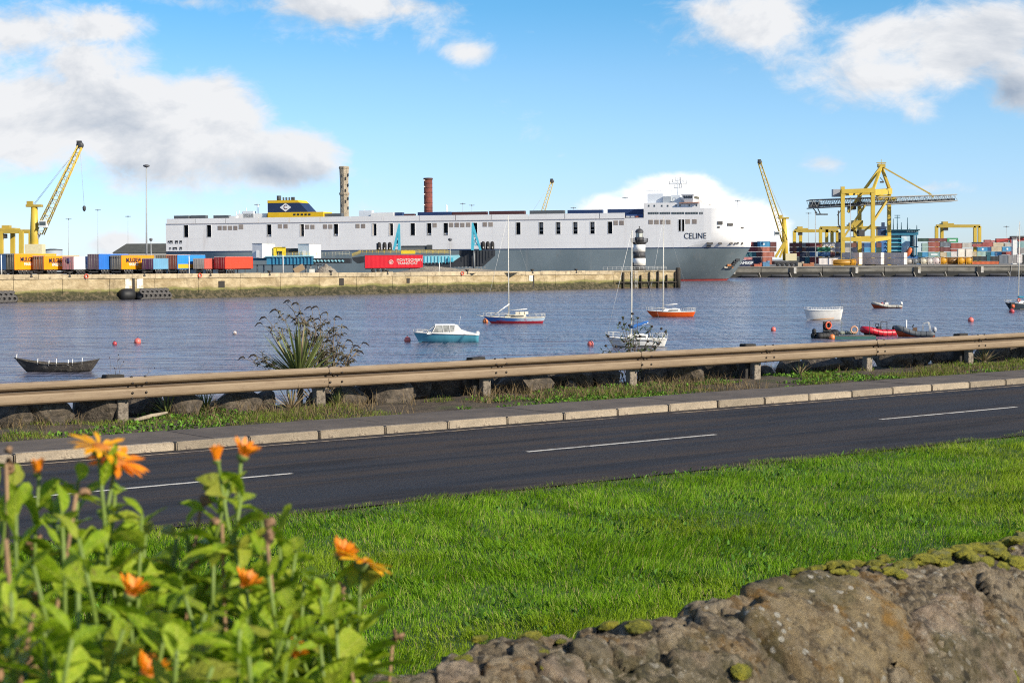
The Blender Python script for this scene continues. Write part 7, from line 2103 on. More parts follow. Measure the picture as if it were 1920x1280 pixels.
# ---- shipping containers
ORD = ['first', 'second', 'third', 'fourth', 'fifth', 'sixth', 'seventh', 'eighth', 'ninth', 'tenth']
STARM = mat('container_emblem_white', (.75, .78, .8), .6)
_cm = {}
def container(label, x0, x1, y0, y1, colr, dep, rot=0.0, emblem=False, name='shipping_container', cat='container', stripe=None):
    a = D(x0, y1, dep); b = D(x1, y0, dep)
    L = (b.x - a.x - (1.7 if rot else 0)) / max(.5, math.cos(rot)); Hh = b.z - a.z
    t = thing(name, label, cat, (a.x, dep, a.z), rot, 'stacked shipping containers')
    key = tuple(colr)
    m_ = mat('container_%s' % (str(key)), colr, .6, .16, .25, streak=.22, streak_col=(colr[0] * .5 + .03, colr[1] * .5 + .02, colr[2] * .5 + .015))
    W_ = 2.44
    n = max(6, int(L / .55)); mb = MB(); vs = []
    pr = []
    for i in range(n):
        x_ = .12 + (L - .24) * i / n; s_ = (L - .24) / n
        pr += [(x_, 0.05), (x_ + s_ * .3, .05), (x_ + s_ * .5, 0.0), (x_ + s_ * .8, .0)]
    pr.append((L - .12, .05))
    k = len(pr)
    mb.add([(x_, y_ + .03, .1) for x_, y_ in pr] + [(x_, y_ + .03, Hh - .1) for x_, y_ in pr], [(i, i + 1, k + i + 1, k + i) for i in range(k - 1)])
    mb.b2(.1, L - .1, .12, W_ - .05, .06, Hh - .05)
    mb.build('corrugated_body', m_, t)
    mb = MB()
    mb.b2(0, L, 0, .1, 0.02, .16); mb.b2(0, L, 0, .1, Hh - .13, Hh - .02); mb.b2(0, .13, 0, .13, .02, Hh - .02); mb.b2(L - .13, L, 0, .13, .02, Hh - .02)
    mb.b2(L - .1, L, .1, W_, .02, .16); mb.b2(L - .1, L, .1, W_, Hh - .13, Hh - .02); mb.b2(L - .12, L, W_ - .13, W_, .02, Hh - .02)
    mb.build('frame', m_, t)
    if emblem:
        cx, cz = L / 2, Hh / 2; pts = []
        for i in range(14):
            r_ = (.62 if i % 2 == 0 else .38); an = math.pi / 2 + i * math.pi / 7; pts.append((cx + r_ * math.cos(an), cz + r_ * math.sin(an)))
        mb = MB(); mb.extr(pts, -.03, .02); mb.build('star_emblem', STARM, t)
    if stripe:
        mb = MB(); mb.b2(L * .2, L * .8, -.03, .02, Hh * .35, Hh * .62); mb.build('white_band', STARM, t)
    return t
CC = {'red': (.34, .085, .075), 'dark red': (.20, .035, .04), 'maroon': (.15, .05, .05), 'navy': (.025, .035, .075), 'sky blue': (.06, .27, .48), 'salmon': (.42, .145, .10), 'brown': (.18, .075, .055), 'teal': (.03, .13, .16), 'pink': (.50, .20, .19), 'grey': (.23, .22, .22), 'white': (.68, .63, .60), 'green': (.03, .20, .12), 'blue': (.04, .12, .28), 'beige': (.52, .43, .30), 'slate': (.13, .15, .18), 'brick': (.29, .085, .065), 'pale green': (.30, .42, .38), 'dark green': (.03, .07, .055), 'pale grey': (.45, .42, .38), 'pale teal': (.22, .36, .36), 'bright green': (.06, .30, .14), 'orange red': (.50, .11, .035), 'black': (.025, .027, .03)}
used = set()
def row(where, rowname, dep, items, y0=None, y1=None):
    for i, it in enumerate(items):
        cn, x0, x1 = it[:3]
        ya, yb = (it[3], it[4]) if len(it) > 4 else (y0, y1)
        em = len(it) > 5 and it[5] == 'star'; st = len(it) > 5 and it[5] == 'band'
        lab = '%s container, %s from left in %s row %s' % (cn + (' star marked' if em else '') + (' white banded' if st else ''), ORD[i], rowname, where)
        container(lab, x0, x1, ya, yb, CC[cn], dep, 0, em, stripe=st)
w = 'beside the ship bow'
row(w, 'top', 800, [('red', 1396, 1413), ('navy', 1413.3, 1420), ('sky blue', 1420.3, 1444, 452.5, 462.8, 'star'), ('maroon', 1444.3, 1456)], 453.3, 462.8)
row(w, 'second', 800, [('dark red', 1396, 1420), ('salmon', 1420.3, 1444), ('brown', 1444.3, 1456)], 462.9, 472)
row(w, 'third', 800, [('teal', 1396, 1418), ('maroon', 1418.3, 1428), ('salmon', 1428.3, 1452)], 472.1, 482)
row(w, 'fourth', 800, [('navy', 1400, 1427), ('salmon', 1428.3, 1448)], 482.1, 495.8)
container('small pink container on top of the navy lettered one beside the bow', 1391, 1410.5, 481.8, 487.0, CC['pink'], 782)
t = container('navy container with white lettering right beside the ship bow', 1382, 1413, 487.2, 500.6, (.02, .03, .075), 780)
text('lettering', 'SAMSKIP', 1.7, STARM, t, (3.9, -.03, 1.75), (math.pi / 2, 0, 0), True, 1.0)
w = 'right of the mobile crane'
row(w, 'top', 830, [('maroon', 1481, 1503), ('grey', 1503.5, 1511), ('maroon', 1511.3, 1518), ('red', 1518.3, 1541), ('white', 1543, 1566, 454.0, 462.3)], 455, 463.4)
row(w, 'second', 830, [('maroon', 1481, 1494), ('navy', 1494.3, 1503.5), ('brown', 1503.8, 1511), ('navy', 1512, 1532), ('green', 1532.5, 1557), ('white', 1557.4, 1566)], 463.5, 471.8)
row(w, 'third', 830, [('dark red', 1482, 1500), ('navy', 1500.3, 1511.5), ('grey', 1511.8, 1518), ('blue', 1518.3, 1531), ('blue', 1534, 1557), ('maroon', 1557.4, 1566)], 471.9, 481)
row(w, 'bottom', 830, [('beige', 1479, 1499), ('navy', 1499.5, 1509), ('teal', 1509.5, 1518), ('dark red', 1518.3, 1536), ('navy', 1537, 1566)], 481.1, 494.8)
container('white container with a dark stripe standing behind the amber tank container', 1536, 1577, 483.5, 496.2, CC['white'], 790)
w = 'behind the gantry legs'
row(w, 'top', 850, [('navy', 1567, 1584), ('slate', 1584.3, 1596), ('brown', 1596.5, 1606), ('navy', 1606.3, 1620), ('blue', 1620.3, 1632), ('blue', 1632.3, 1643), ('brown', 1643.3, 1653)], 455, 463.8)
row(w, 'second', 850, [('navy', 1567, 1584), ('pale grey', 1584.3, 1594), ('navy', 1597, 1620), ('sky blue', 1620.3, 1634), ('sky blue', 1634.3, 1643), ('dark green', 1643.3, 1653)], 463.9, 473)
row(w, 'bottom', 852, [('navy', 1567, 1590), ('teal', 1590.5, 1620), ('navy', 1620.5, 1653)], 473.1, 494)
# white pairs in front, turned so that their right ends catch the sun
for k, (x0, x1) in enumerate(((1578, 1612), (1616, 1652), (1654, 1694))):
    for lv, (ya, yb) in (('upper', (473.5, 483.8)), ('lower', (484.0, 496.0))):
        container('white container, %s of the %s stacked pair from left on the quay edge' % (lv, ORD[k]), x0, x1, ya, yb, (.66, .58, .53), 790, R(-48))
w = 'right of the blue ship'
row(w, 'top', 840, [('dark green', 1722, 1741), ('maroon', 1741.3, 1775.5), ('bright green', 1776, 1796.5, 446, 455.0, 'band')], 446.5, 453)
row(w, 'second', 830, [('pale green', 1729, 1740.5, 455.5, 463), ('brick', 1741, 1762, 453.2, 462.8), ('slate', 1763, 1782.5, 453.2, 462.8), ('brick', 1783, 1804, 455.5, 466), ('pale grey', 1804.5, 1822.5, 455.2, 464.5)])
row(w, 'third', 830, [('pale green', 1729, 1740.5, 463.2, 471.3), ('brick', 1741, 1762, 463, 472.2), ('maroon', 1763, 1782.5, 463, 471.5), ('brick', 1783, 1822.5, 466.2, 472)])
row(w, 'fourth', 830, [('teal', 1722, 1729), ('sky blue', 1729.3, 1740.5), ('pale teal', 1741, 1762, 472.4, 481.5, 'band'), ('beige', 1763, 1775), ('pale teal', 1775.5, 1783), ('white', 1783.3, 1795)], 472.4, 481.5)
row(w, 'bottom', 832, [('teal', 1722, 1740), ('pale teal', 1741, 1762), ('navy', 1763, 1800), ('brown', 1800.5, 1823)], 481.7, 494)
for x0, x1, lab in ((1796.5, 1809.5, 'tall white box standing on the middle amber tank'), (1811.5, 1823.5, 'tall white box standing on the rightmost amber tank')):
    container(lab, x0, x1, 466.5, 481.4, (.72, .68, .60), 792)
w = 'at far right'
row(w, 'top', 860, [('red', 1846, 1858, 449.5, 454), ('pink', 1858.5, 1866, 450.5, 454), ('red', 1868, 1890, 447, 454.5), ('pale grey', 1890.5, 1899, 449, 455), ('red', 1907, 1940, 448.5, 452)])
row(w, 'second', 850, [('navy', 1823.5, 1842, 453.8, 457), ('red', 1842.3, 1862, 454, 463), ('beige', 1862.3, 1882, 454.8, 461.8), ('pale grey', 1884, 1899, 455.5, 462.3), ('pale teal', 1910, 1945, 452.5, 464)])
row(w, 'third', 845, [('red', 1823.5, 1842, 457.2, 462.8), ('sky blue', 1833, 1852, 463, 471.2, 'star'), ('blue', 1852.3, 1858.5, 463, 471.2), ('beige', 1859, 1878.5, 462, 471.4), ('sky blue', 1879.5, 1898, 462.5, 471.2, 'star'), ('grey', 1908, 1940, 464.2, 476)])
row(w, 'fourth', 840, [('beige', 1823.5, 1831.5), ('pale green', 1832, 1849), ('teal', 1849.3, 1857.5), ('sky blue', 1858, 1878, 471.6, 480.2, 'star'), ('red', 1879, 1898, 471.6, 477.5)], 471.6, 480.2)
row(w, 'bottom', 800, [('black', 1823.5, 1850, 480.5, 489.5), ('teal', 1850.5, 1857, 478, 489.5), ('black', 1857.5, 1873, 480.5, 489.5), ('slate', 1873.5, 1890, 477.8, 493.8), ('grey', 1890.3, 1907, 477.8, 493.8), ('white', 1907.5, 1917, 477, 493), ('black', 1917.4, 1945, 477, 495)])
container('long low orange red rack lying on the quay edge', 1823, 1873, 489.8, 495.6, CC['orange red'], 785)
# tank containers
def tank(label, x0, x1, y0, y1, dep, colr, endon=False, frame=None):
    a = D(x0, y1, dep); b = D(x1, y0, dep); L = b.x - a.x; Hh = b.z - a.z
    t = thing('tank_container', label, 'tank container', (a.x, dep, a.z), 0, 'tank containers on the quay edge')
    m_ = mat('tank' + str(colr), colr, .45, .15, .4); fm = mat('tankframe' + str(frame or colr), frame or colr, .6)
    r_ = Hh * .44
    mb = MB()
    if endon: mb.lathe([(.1, 0), (r_ * .7, .05), (r_, .35), (r_, 5.6), (r_ * .6, 5.9)], 20, (L / 2, 0.1, Hh / 2), axis='Y')
    else: mb.lathe([(r_ * .5, .25), (r_, .6), (r_, L - .6), (r_ * .5, L - .25)], 20, (0, 1.25, Hh / 2), axis='X')
    mb.build('tank_vessel', m_, t)
    mb = MB(); Dp = 6.0 if endon else 2.44
    for x_ in (0, L):
        for y_ in (0, Dp):
            mb.b2(x_ - .08, x_ + .08, y_ - .06, y_ + .08, 0.02, Hh)
    for z_ in (.1, Hh - .1):
        mb.b2(0, L, -.06, .06, z_ - .08, z_ + .08); mb.b2(-.07, .07, 0, Dp, z_ - .08, z_ + .08); mb.b2(L - .07, L + .07, 0, Dp, z_ - .08, z_ + .08)
    mb.build('tank_frame', fm, t)
AMB = (.62, .30, .015)
tank('long amber tank container in front of the white container', 1562, 1597, 486.5, 497.6, 778, (.40, .20, .02), False, AMB)
tank('amber tank end beside the first white container pair', 1597.5, 1604, 485.5, 497.6, 778, AMB, True)
tank('grey tank container right of the white container pairs', 1694.5, 1712, 484.5, 496.0, 785, (.30, .27, .24), False)
tank('dark grey tank container below the orange lifeboat', 1712.5, 1722, 484.5, 496.0, 785, (.16, .17, .18), True)
tank('cream tank end left of the white tank ends', 1727.5, 1738, 483.5, 495.8, 785, (.60, .54, .42), True)
tank('white tank end in the middle of the tank row', 1740.5, 1750, 483.5, 495.8, 785, (.66, .60, .55), True)
tank('pinkish white tank end left of the amber tanks', 1752, 1763, 482.5, 495.8, 785, (.66, .55, .52), True)
tank('amber tank end, leftmost of the amber row on the right', 1764.5, 1775.5, 482, 495.8, 785, AMB, True)
tank('long brown tank container between the amber tank ends', 1776, 1796, 482.5, 495.8, 786, (.24, .12, .03), False)
tank('amber tank end, middle of the amber row on the right', 1797, 1809, 481.6, 496.0, 784, AMB, True)
tank('amber tank end, rightmost of the amber row', 1812, 1823, 481.6, 496.0, 784, AMB, True)
# ---- cranes
CY = mat('crane_yellow', (.54, .38, .045), .5, .12, .15, streak=.2, streak_col=(.3, .2, .04)); CYD = mat('crane_ochre', (.42, .30, .045), .55, .15, .2)
CGR = mat('crane_grey', (.30, .31, .31), .55, .15, .3); CDK = mat('crane_dark', (.05, .05, .052), .6, .3, .4)
def bpx(mb, p, q_, w):
    mb.bar(D(*p), D(*q_), w)
def lattice(parent, a, b, w0, w1, n, m, r=.14, name='boom'):
    a, b = Vector(a), Vector(b); ax = (b - a).normalized(); u = ax.cross(Vector((0, 1, 0))).normalized(); v = Vector((0, 1, 0))
    ch = MB(); br = MB(); cor = lambda f_, i: a.lerp(b, f_) + (u * (1 if i in (0, 1) else -1) + v * (1 if i in (0, 3) else -1)) * (w0 + (w1 - w0) * f_) / 2
    for i in range(4): ch.tube(cor(0, i), cor(1, i), r, n=6)
    for k in range(n):
        f0_, f1_ = k / n, (k + 1) / n
        for i in range(4):
            j = (i + 1) % 4
            if k % 2: br.tube(cor(f0_, i), cor(f1_, j), r * .55, n=4)
            else: br.tube(cor(f0_, j), cor(f1_, i), r * .55, n=4)
    c_ = ch.build(name + '_chords', m, parent); c2 = br.build(name + '_bracing', m, parent)
    c_['kind'] = 'stuff'; c2['kind'] = 'stuff'
def harbour_crane(label, dep, col, head, pivot, tip, cabp, house, base_y, ground, hook=None, colw=2.6):
    t = thing('mobile_harbour_crane', label, 'crane', (0, 0, 0), 0, 'mobile harbour cranes')
    a = D(col[0], base_y, dep); b = D(col[0] + (head[0] - col[0]) * .8, head[1], dep)
    mb = MB(); mb.path([a, a.lerp(b, .45), b], [colw * .5, colw * .48, colw * .36], 14); mb.build('tower_column', CY, t)
    h = D(head[0], head[1], dep); mb = MB(); mb.box((h.x, dep, h.z), (4.6, 2.2, .7)); mb.box((h.x - 1.3, dep, h.z + .8), (1.6, 1.6, 1.2)); mb.build('tower_head', CYD, t)
    pv = D(pivot[0], pivot[1], dep); tp = D(tip[0], tip[1], dep)
    lattice(t, pv, tp, 2.3, 1.2, 22, CY, .17)
    mb = MB(); mb.lathe([(.3, -.7), (1.0, -.6), (1.0, .6), (.3, .7)], 12, (tp.x, dep, tp.z + .4), axis='Y'); mb.box((tp.x - .2, dep, tp.z + 1.1), (1.4, 1.0, 1.2)); mb.build('boom_head', CDK, t)
    for dy in (-.6, .6):
        mb = MB(); mb.tube((h.x, dep + dy, h.z + .5), (tp.x, dep + dy, tp.z + .5), .06, n=4); mb.build('hoist_rope', WIRE, t)
    mb = MB(); mb.tube(pv + Vector((0, 0, 0)), a.lerp(b, .25), .6, n=8); mb.build('luffing_cylinder', CGR, t)
    c_ = D(cabp[0], cabp[1], dep); mb = MB(); mb.box((c_.x, dep - .8, c_.z), (2.2, 2.2, 2.0)); cb = mb.build('operator_cab', mat('cab_white', (.7, .7, .68), .5), t)
    mb = MB(); mb.box((c_.x, dep - 1.93, c_.z + .1), (1.8, .06, 1.1)); mb.build('cab_window', SGLASS, cb)
    hs = D(house[0], house[1], dep); mb = MB(); mb.box((hs.x, dep, hs.z), (5.0, 4.2, 3.2)); mb.build('machine_house', mat('cream_house', (.66, .58, .36), .6), t)
    mb = MB(); mb.box((a.x, dep, ground + 1.5), (11, 8, 1.4)); mb.build('undercarriage', CDK, t)
    for k in range(5):
        mb = MB(); mb.lathe([(.4, -.3), (.75, -.3), (.75, .3), (.4, .3)], 12, (a.x - 4.2 + 2.1 * k, dep - 4.1, ground + .75), axis='Y'); mb.build('wheel', BLACK, t)
    if hook:
        k_ = D(hook[0], hook[1], dep); mb = MB(); mb.tube((tp.x, dep, tp.z), (k_.x, dep, k_.z + .6), .05, n=4); mb.build('hook_rope', WIRE, t)
        mb = MB(); mb.lathe([(.1, -.9), (.45, -.5), (.55, .3), (.3, .8)], 8, (k_.x, dep, k_.z)); mb.build('hook_block', CDK, t)
    return t
harbour_crane('yellow mobile harbour crane behind the trailers on the left', 520, (64, 0), (64.5, 386), (74, 437), (150, 275), (83, 420), (66, 468), 480, .0, (158, 391))
harbour_crane('yellow mobile harbour crane between the ship bow and the gantry crane', 792, (1473, 0), (1469, 409), (1471, 452), (1424.5, 306), (1456, 438), (1482, 482), 488, FZ)
t = harbour_crane('yellow crane jib rising behind the ship deck', 830, (985, 0), (985, 420), (996, 470), (1035, 342), (990, 450), (980, 488), 495, FZ)
# extra raking struts of the right hand mobile crane
mb = MB(); bpx(mb, (1471, 454, 791), (1454, 482, 791), 1.0); bpx(mb, (1474, 452, 791), (1462, 483, 791), .8)
mb.build('raking_strut', CY, [o_ for o_ in bpy.data.objects if o_.name.startswith('mobile_harbour_crane') and 'between the ship' in o_.get('label', '')][0])
# ship to shore gantry crane
gc = thing('gantry_crane', 'tall yellow ship to shore gantry crane with long grey lattice boom', 'crane', (0, 0, 0))
dn, df = 795.0, 816.0
legs = [(1580, dn, 350, 499), (1636.5, dn, 352, 497), (1611.5, df, 355, 497), (1667, df, 354, 497)]
for (x, dd, y0_, y1_) in legs:
    mb = MB(); a = D(x, y1_, dd); a.z = FZ; bpx(mb, (x, y0_, dd), (x, y1_, dd), 1.65); mb.build('leg', CY, gc)
    mb = MB(); a = D(x, 497, dd); mb.box((a.x, dd, FZ + .7), (7, 1.6, 1.4)); mb.build('bogie', CDK, gc)
def part_bars(name, lst, m):
    for (p, q_, w_) in lst:
        mb = MB(); bpx(mb, p, q_, w_); mb.build(name, m, gc)
part_bars('portal_beam', [((1578, 359, dn), (1638, 357, dn), 1.9), ((1610, 362, df), (1669, 360, df), 1.9), ((1580, 362, dn), (1612, 360, df), 2.6), ((1636, 361, dn), (1668, 358.5, df), 2.6), ((1580, 448, dn), (1638, 450, dn), 1.8), ((1611, 446, df), (1668, 446, df), 1.8), ((1580, 449, dn), (1611.5, 446, df), 1.6), ((1637, 450, dn), (1667.5, 446, df), 1.6)], CY)
part_bars('diagonal_brace', [((1637, 416, dn), (1662, 377, dn + 4), .9), ((1596, 425, dn + 4), (1622, 385, dn + 4), .9), ((1580, 448, dn), (1600, 418, dn), .8), ((1612, 440, df), (1636, 420, df), .8), ((1596, 424, dn + 2), (1612, 446, df), .7)], CYD)
ap = (1652.5, 312)
part_bars('apex_leg', [((1637, 356, dn), (*ap, dn + 10), 1.1), ((1668, 356, df), (*ap, dn + 10), 1.2), ((1590, 398, dn + 6), (*ap, dn + 8), 1.2), ((1668, 352, dn + 12), (ap[0], ap[1], dn + 12), 1.0)], CY)
a = D(*ap, dn + 10); mb = MB(); mb.box((a.x, dn + 10, a.z + .3), (3.2, 3.0, 1.6)); mb.box((a.x, dn + 10, a.z + 1.6), (4.2, 1.2, .3)); mb.tube((a.x, dn + 10, a.z + 1), (a.x, dn + 10, a.z + 3.2), .12, n=5); mb.build('apex_head', CYD, gc)
a = D(1516, 383, dn + 10); b = D(1790, 371, dn + 10)
for dy in (-3.5, 3.5):
    lattice(gc, a + Vector((0, dy, 0)), b + Vector((0, dy, 0)), 3.6, 2.8, 46, CGR, .22, 'girder')
mb = MB(); bpx(mb, (1516, 386.5, dn + 6), (1790, 374, dn + 6), .9); mb.build('trolley_rail', CDK, gc)
part_bars('forestay', [((ap[0], ap[1], dn + 10), (1742, 362.5, dn + 10), .6), ((1742, 362.5, dn + 10), (1750, 369, dn + 10), .8)], CYD)
a = D(1569, 362, dn + 8); mb = MB(); mb.box((a.x, dn + 8, a.z), (4.0, 4, 3.4)); mb.build('counterweight_box', mat('grey_house', (.33, .34, .37), .6), gc)
for x, y, w_, h_, m_, nm in ((1527, 384, 4, 2.6, CDK, 'boom_end_gear'), (1597, 388, 3.2, 2.6, CDK, 'trolley'), (1653, 371, 4.5, 2.6, CYD, 'winch_house'), (1615, 382, 6, 1.6, CDK, 'cable_tray'), (1607, 420, 4.5, 3.2, CYD, 'machinery_platform'), (1614, 437, 2.6, 3, CDK, 'operator_cab'), (1672, 373, 3.5, 1.8, CYD, 'hinge_block')):
    a = D(x, y, dn + 9); mb = MB(); mb.box((a.x, dn + 9, a.z), (w_, 5, h_)); mb.build(nm, m_, gc)
part_bars('hanging_frame', [((1522, 387, dn + 8), (1532, 400, dn + 8), .4), ((1532, 388, dn + 8), (1538, 401, dn + 8), .4), ((1529, 402, dn + 8), (1552, 402, dn + 8), .6), ((1650, 333, dn + 8), (1657, 341, dn + 8), .3), ((1650, 341.5, dn + 8), (1657, 341.5, dn + 8), .7)], CDK)
part_bars('access_stair', [((1572, 395, dn + 4), (1572, 420, dn + 4), .5), ((1570, 404, dn + 4), (1578, 392, dn + 4), .4), ((1572, 420, dn + 4), (1579, 436, dn + 4), .5), ((1569, 425, dn + 4), (1577, 425, dn + 4), .5), ((1574, 436, dn + 4), (1574, 455, dn + 4), .9)], CDK)
# rubber tyred yard gantries
def yard_gantry(label, dep, legs_, ybeam, ybot, trolley, bw=1.5, lw=1.5, slope=0.0):
    t = thing('yard_gantry', label, 'crane', (0, 0, 0), 0, 'yellow yard gantries')
    for (x, dz) in legs_:
        mb = MB(); bpx(mb, (x, ybeam, dep + dz), (x, ybot, dep + dz), lw); mb.build('leg', CY, t)
    xs3 = [l[0] for l in legs_]
    for dz in sorted(set(l[1] for l in legs_)):
        xx = [l[0] for l in legs_ if l[1] == dz]; mb = MB(); bpx(mb, (min(xx) - .8, ybeam, dep + dz), (max(xx) + .8, ybeam + slope, dep + dz), bw); mb.build('cross_beam', CYD, t)
    a = D(trolley[0], trolley[1], dep + 4); mb = MB(); mb.box((a.x, dep + 4, a.z), (5.5, 7, 1.6)); mb.box((a.x - 1, dep + 4, a.z + 1.2), (2.6, 3, 1.0)); mb.build('trolley', CYD, t)
    mb = MB(); mb.box((a.x - 1.2, dep + 1, a.z - 2), (2, 2, 1.6)); mb.build('cab', CDK, t)
yard_gantry('yellow yard gantry above the stacks on the right', 865, [(1756, 0), (1828, 0), (1766, 10), (1836.5, 10)], 424, 492, (1775, 422))
yard_gantry('yellow yard gantry left of the ship to shore crane', 900, [(1489.5, 0), (1560, 0), (1501, 10), (1570, 10)], 433, 492, (1503, 431))
yard_gantry('yellow yard gantry behind the legs of the ship to shore crane', 890, [(1538.5, 0), (1603, 0), (1550, 10), (1646, 10)], 427, 492, (1600, 424))
yard_gantry('yellow yard gantry at the far left behind the trailers', 600, [(2, 0), (40, 0), (24, 8), (58, 8)], 434, 492, (18, 432), 1.3, 1.4)
# ---- blue container ship behind the stacks
bs = thing('container_ship', 'blue container ship superstructure rising behind the stacked containers', 'ship', (0, 0, 0))
BD = 875.0
TEAL = mat('ship_teal', (.02, .16, .26), .5, .2, .2); TEALD = mat('ship_teal_dark', (.012, .075, .11), .6, .2, .3); BLUF = mat('ship_blue', (.05, .15, .36), .5, .15, .2); PALEB = mat('ship_pale_blue', (.30, .50, .62), .5, .2, .3, col2=(.6, .7, .76), c2amt=.4, c2scale=.25)
def bb(name, x0, x1, y0, y1, m, dz=0, th=10):
    mb = MB(); boxpx(mb, x0, x1, y0, y1, BD + dz, th); return mb.build(name, m, bs)
bb('hull', 1640, 1735, 478, 505, BLUF, 0, 24)
bb('funnel', 1651, 1662, 428, 478, BLUF, 0, 8); bb('funnel_top', 1650, 1662.5, 424.5, 429, SNAVY, -.3, 9); bb('funnel_stripe', 1652, 1660, 431, 441, SNAVY, -.3, 1); bb('white_house', 1660, 1668, 426, 432, mat('cab_white', (.7, .7, .68), .5), 1, 4)
bb('exhaust', 1654, 1659, 417, 425, SNAVY, 2, 2)
bb('bridge', 1661, 1722, 432, 441, TEAL, -1, 12); bb('bridge_roof', 1661, 1725, 430, 432.3, TEALD, -2.5, 15)
for k in range(5): bb('bridge_window', 1700 + k * 4.3, 1703 + k * 4.3, 432.8, 435.5, mat('bright_pane', (.45, .6, .62), .2), -1.15, .1)
for k in range(5):
    bb('deck_level', 1662, 1691, 441.5 + k * 7.3, 447.5 + k * 7.3, TEAL if k % 2 else TEALD, .5 * (k % 2), 10); bb('deck_rail', 1661.5, 1691, 447.2 + k * 7.3, 448.6 + k * 7.3, LT, -.8, 1)
bb('pale_panel', 1690, 1706, 441.2, 478, PALEB, -.4, 8); bb('dark_side', 1706, 1712, 441.2, 480, TEALD, 0, 8)
for x in (1713.5, 1717.8): bb('pillar', x, x + 1.6, 441, 480, TEAL, -1, 1.5)
bb('cross_walk', 1706, 1722, 462, 464, TEAL, -1, 2)
for x, yt in ((1675, 410), (1682.5, 403), (1690, 417), (1701.5, 408), (1719, 422), (1706, 428)):
    a = D(x, 431, BD + 2); b = D(x, yt, BD + 2); mb = MB(); mb.tube(a, b, .25, .14, 6); mb.build('mast', TEALD, bs)
for y in (404, 408): 
    a = D(1682.5, y, BD + 2); mb = MB(); mb.box((a.x, BD + 2, a.z), (2.8, .3, .3)); mb.build('mast_yard', TEALD, bs)
a = D(1703, 473, BD - 2); lb_ = thing('lifeboat', 'orange free fall lifeboat tilted at the side of the blue ship', 'lifeboat', (a.x, BD - 3, a.z))
mb = MB(); mb.lathe([(.1, -2.6), (.9, -2.0), (1.25, -.5), (1.25, 1.2), (.9, 2.3), (.2, 2.7)], 12, axis='X'); o = mb.build('lifeboat_hull', mat('lifeboat_orange', (.62, .14, .04), .5), lb_); o.rotation_euler = (0, -1.0, 0)
mb = MB(); mb.box((-1.3, .2, 0), (1.0, 1.4, 1.0)); o = mb.build('lifeboat_cabin', mat('lifeboat_orange', (.62, .14, .04), .5), lb_); o.rotation_euler = (0, -1.0, 0)
# ---- chimneys
t = thing('stone_chimney', 'pale octagonal stone chimney tower behind the ship', 'chimney', (0, 0, 0))
CD = 1050.0; STC = mat('chimney_stone', (.36, .30, .22), .9, .3, .25, bump=.6, bscale=1.5, col2=(.2, .17, .13), c2amt=.3, c2scale=.8)
x0 = D(646, 400, CD).x; zf = lambda y: D(646, y, CD).z; u_ = CD / F
mb = MB(); mb.lathe([(8.4 * u_, FZ), (8.0 * u_, zf(365))], 8, (x0, CD, 0), smooth=False); mb.build('lower_shaft', STC, t)
mb = MB(); mb.lathe([(9.0 * u_, zf(366)), (9.6 * u_, zf(364)), (9.6 * u_, zf(361.5)), (8.2 * u_, zf(361))], 8, (x0, CD, 0), smooth=False); mb.build('string_course', STC, t)
mb = MB(); mb.lathe([(7.9 * u_, zf(362)), (8.0 * u_, zf(340)), (8.6 * u_, zf(322)), (8.9 * u_, zf(317))], 8, (x0, CD, 0), smooth=False); mb.build('upper_shaft', STC, t)
mb = MB(); mb.lathe([(9.4 * u_, zf(317)), (9.8 * u_, zf(315)), (9.8 * u_, zf(313.5)), (8.4 * u_, zf(312))], 8, (x0, CD, 0), smooth=False); mb.build('cap', STC, t)
for (x, y) in ((648, 335), (652.5, 328), (648, 357), (652.5, 347), (648, 378), (652.5, 390), (641, 330), (641, 350), (640.5, 385), (652.5, 372)):
    a = D(x, y, CD - 8.3 * u_); mb = MB(); mb.box((a.x, CD - 7.6 * u_ + abs(x - 646) * .16, a.z), (.5, 1.3, 1.7)); mb.build('slit_window', SBLK, t)
t = thing('brick_chimney', 'round dark red brick chimney behind the ship', 'chimney', (0, 0, 0))
BRK = mat('chimney_brick', (.19, .05, .035), .9, .25, .3, bump=.4, bscale=1.5, col2=(.10, .035, .03), c2amt=.4, c2scale=.2)
x0 = D(803, 370, CD).x; zf = lambda y: D(803, y, CD).z
prof = [(8.0 * u_, FZ), (7.9 * u_, zf(337))]
mb = MB(); mb.lathe(prof, 24, (x0, CD, 0)); mb.build('shaft', BRK, t)
for y in (337, 344, 352, 361, 370, 380, 389, 395):
    mb = MB(); mb.lathe([(8.15 * u_, zf(y + .5)), (8.2 * u_, zf(y - .5))], 24, (x0, CD, 0)); mb.build('iron_band', mat('band_dark', (.09, .04, .035), .8), t)
mb = MB(); mb.lathe([(8.6 * u_, zf(337)), (8.9 * u_, zf(335.5)), (8.9 * u_, zf(334)), (7.0 * u_, zf(333.6))], 24, (x0, CD, 0)); mb.build('crown', mat('band_dark', (.09, .04, .035), .8), t)
for y in (338, 350, 364, 384):
    a = D(796, y, CD - 3); mb = MB(); mb.box((a.x - .2, CD - 5.5 * u_, a.z), (.9, .9, .7)); mb.build('warning_light', mat('light_white', (.7, .68, .62), .5), t)
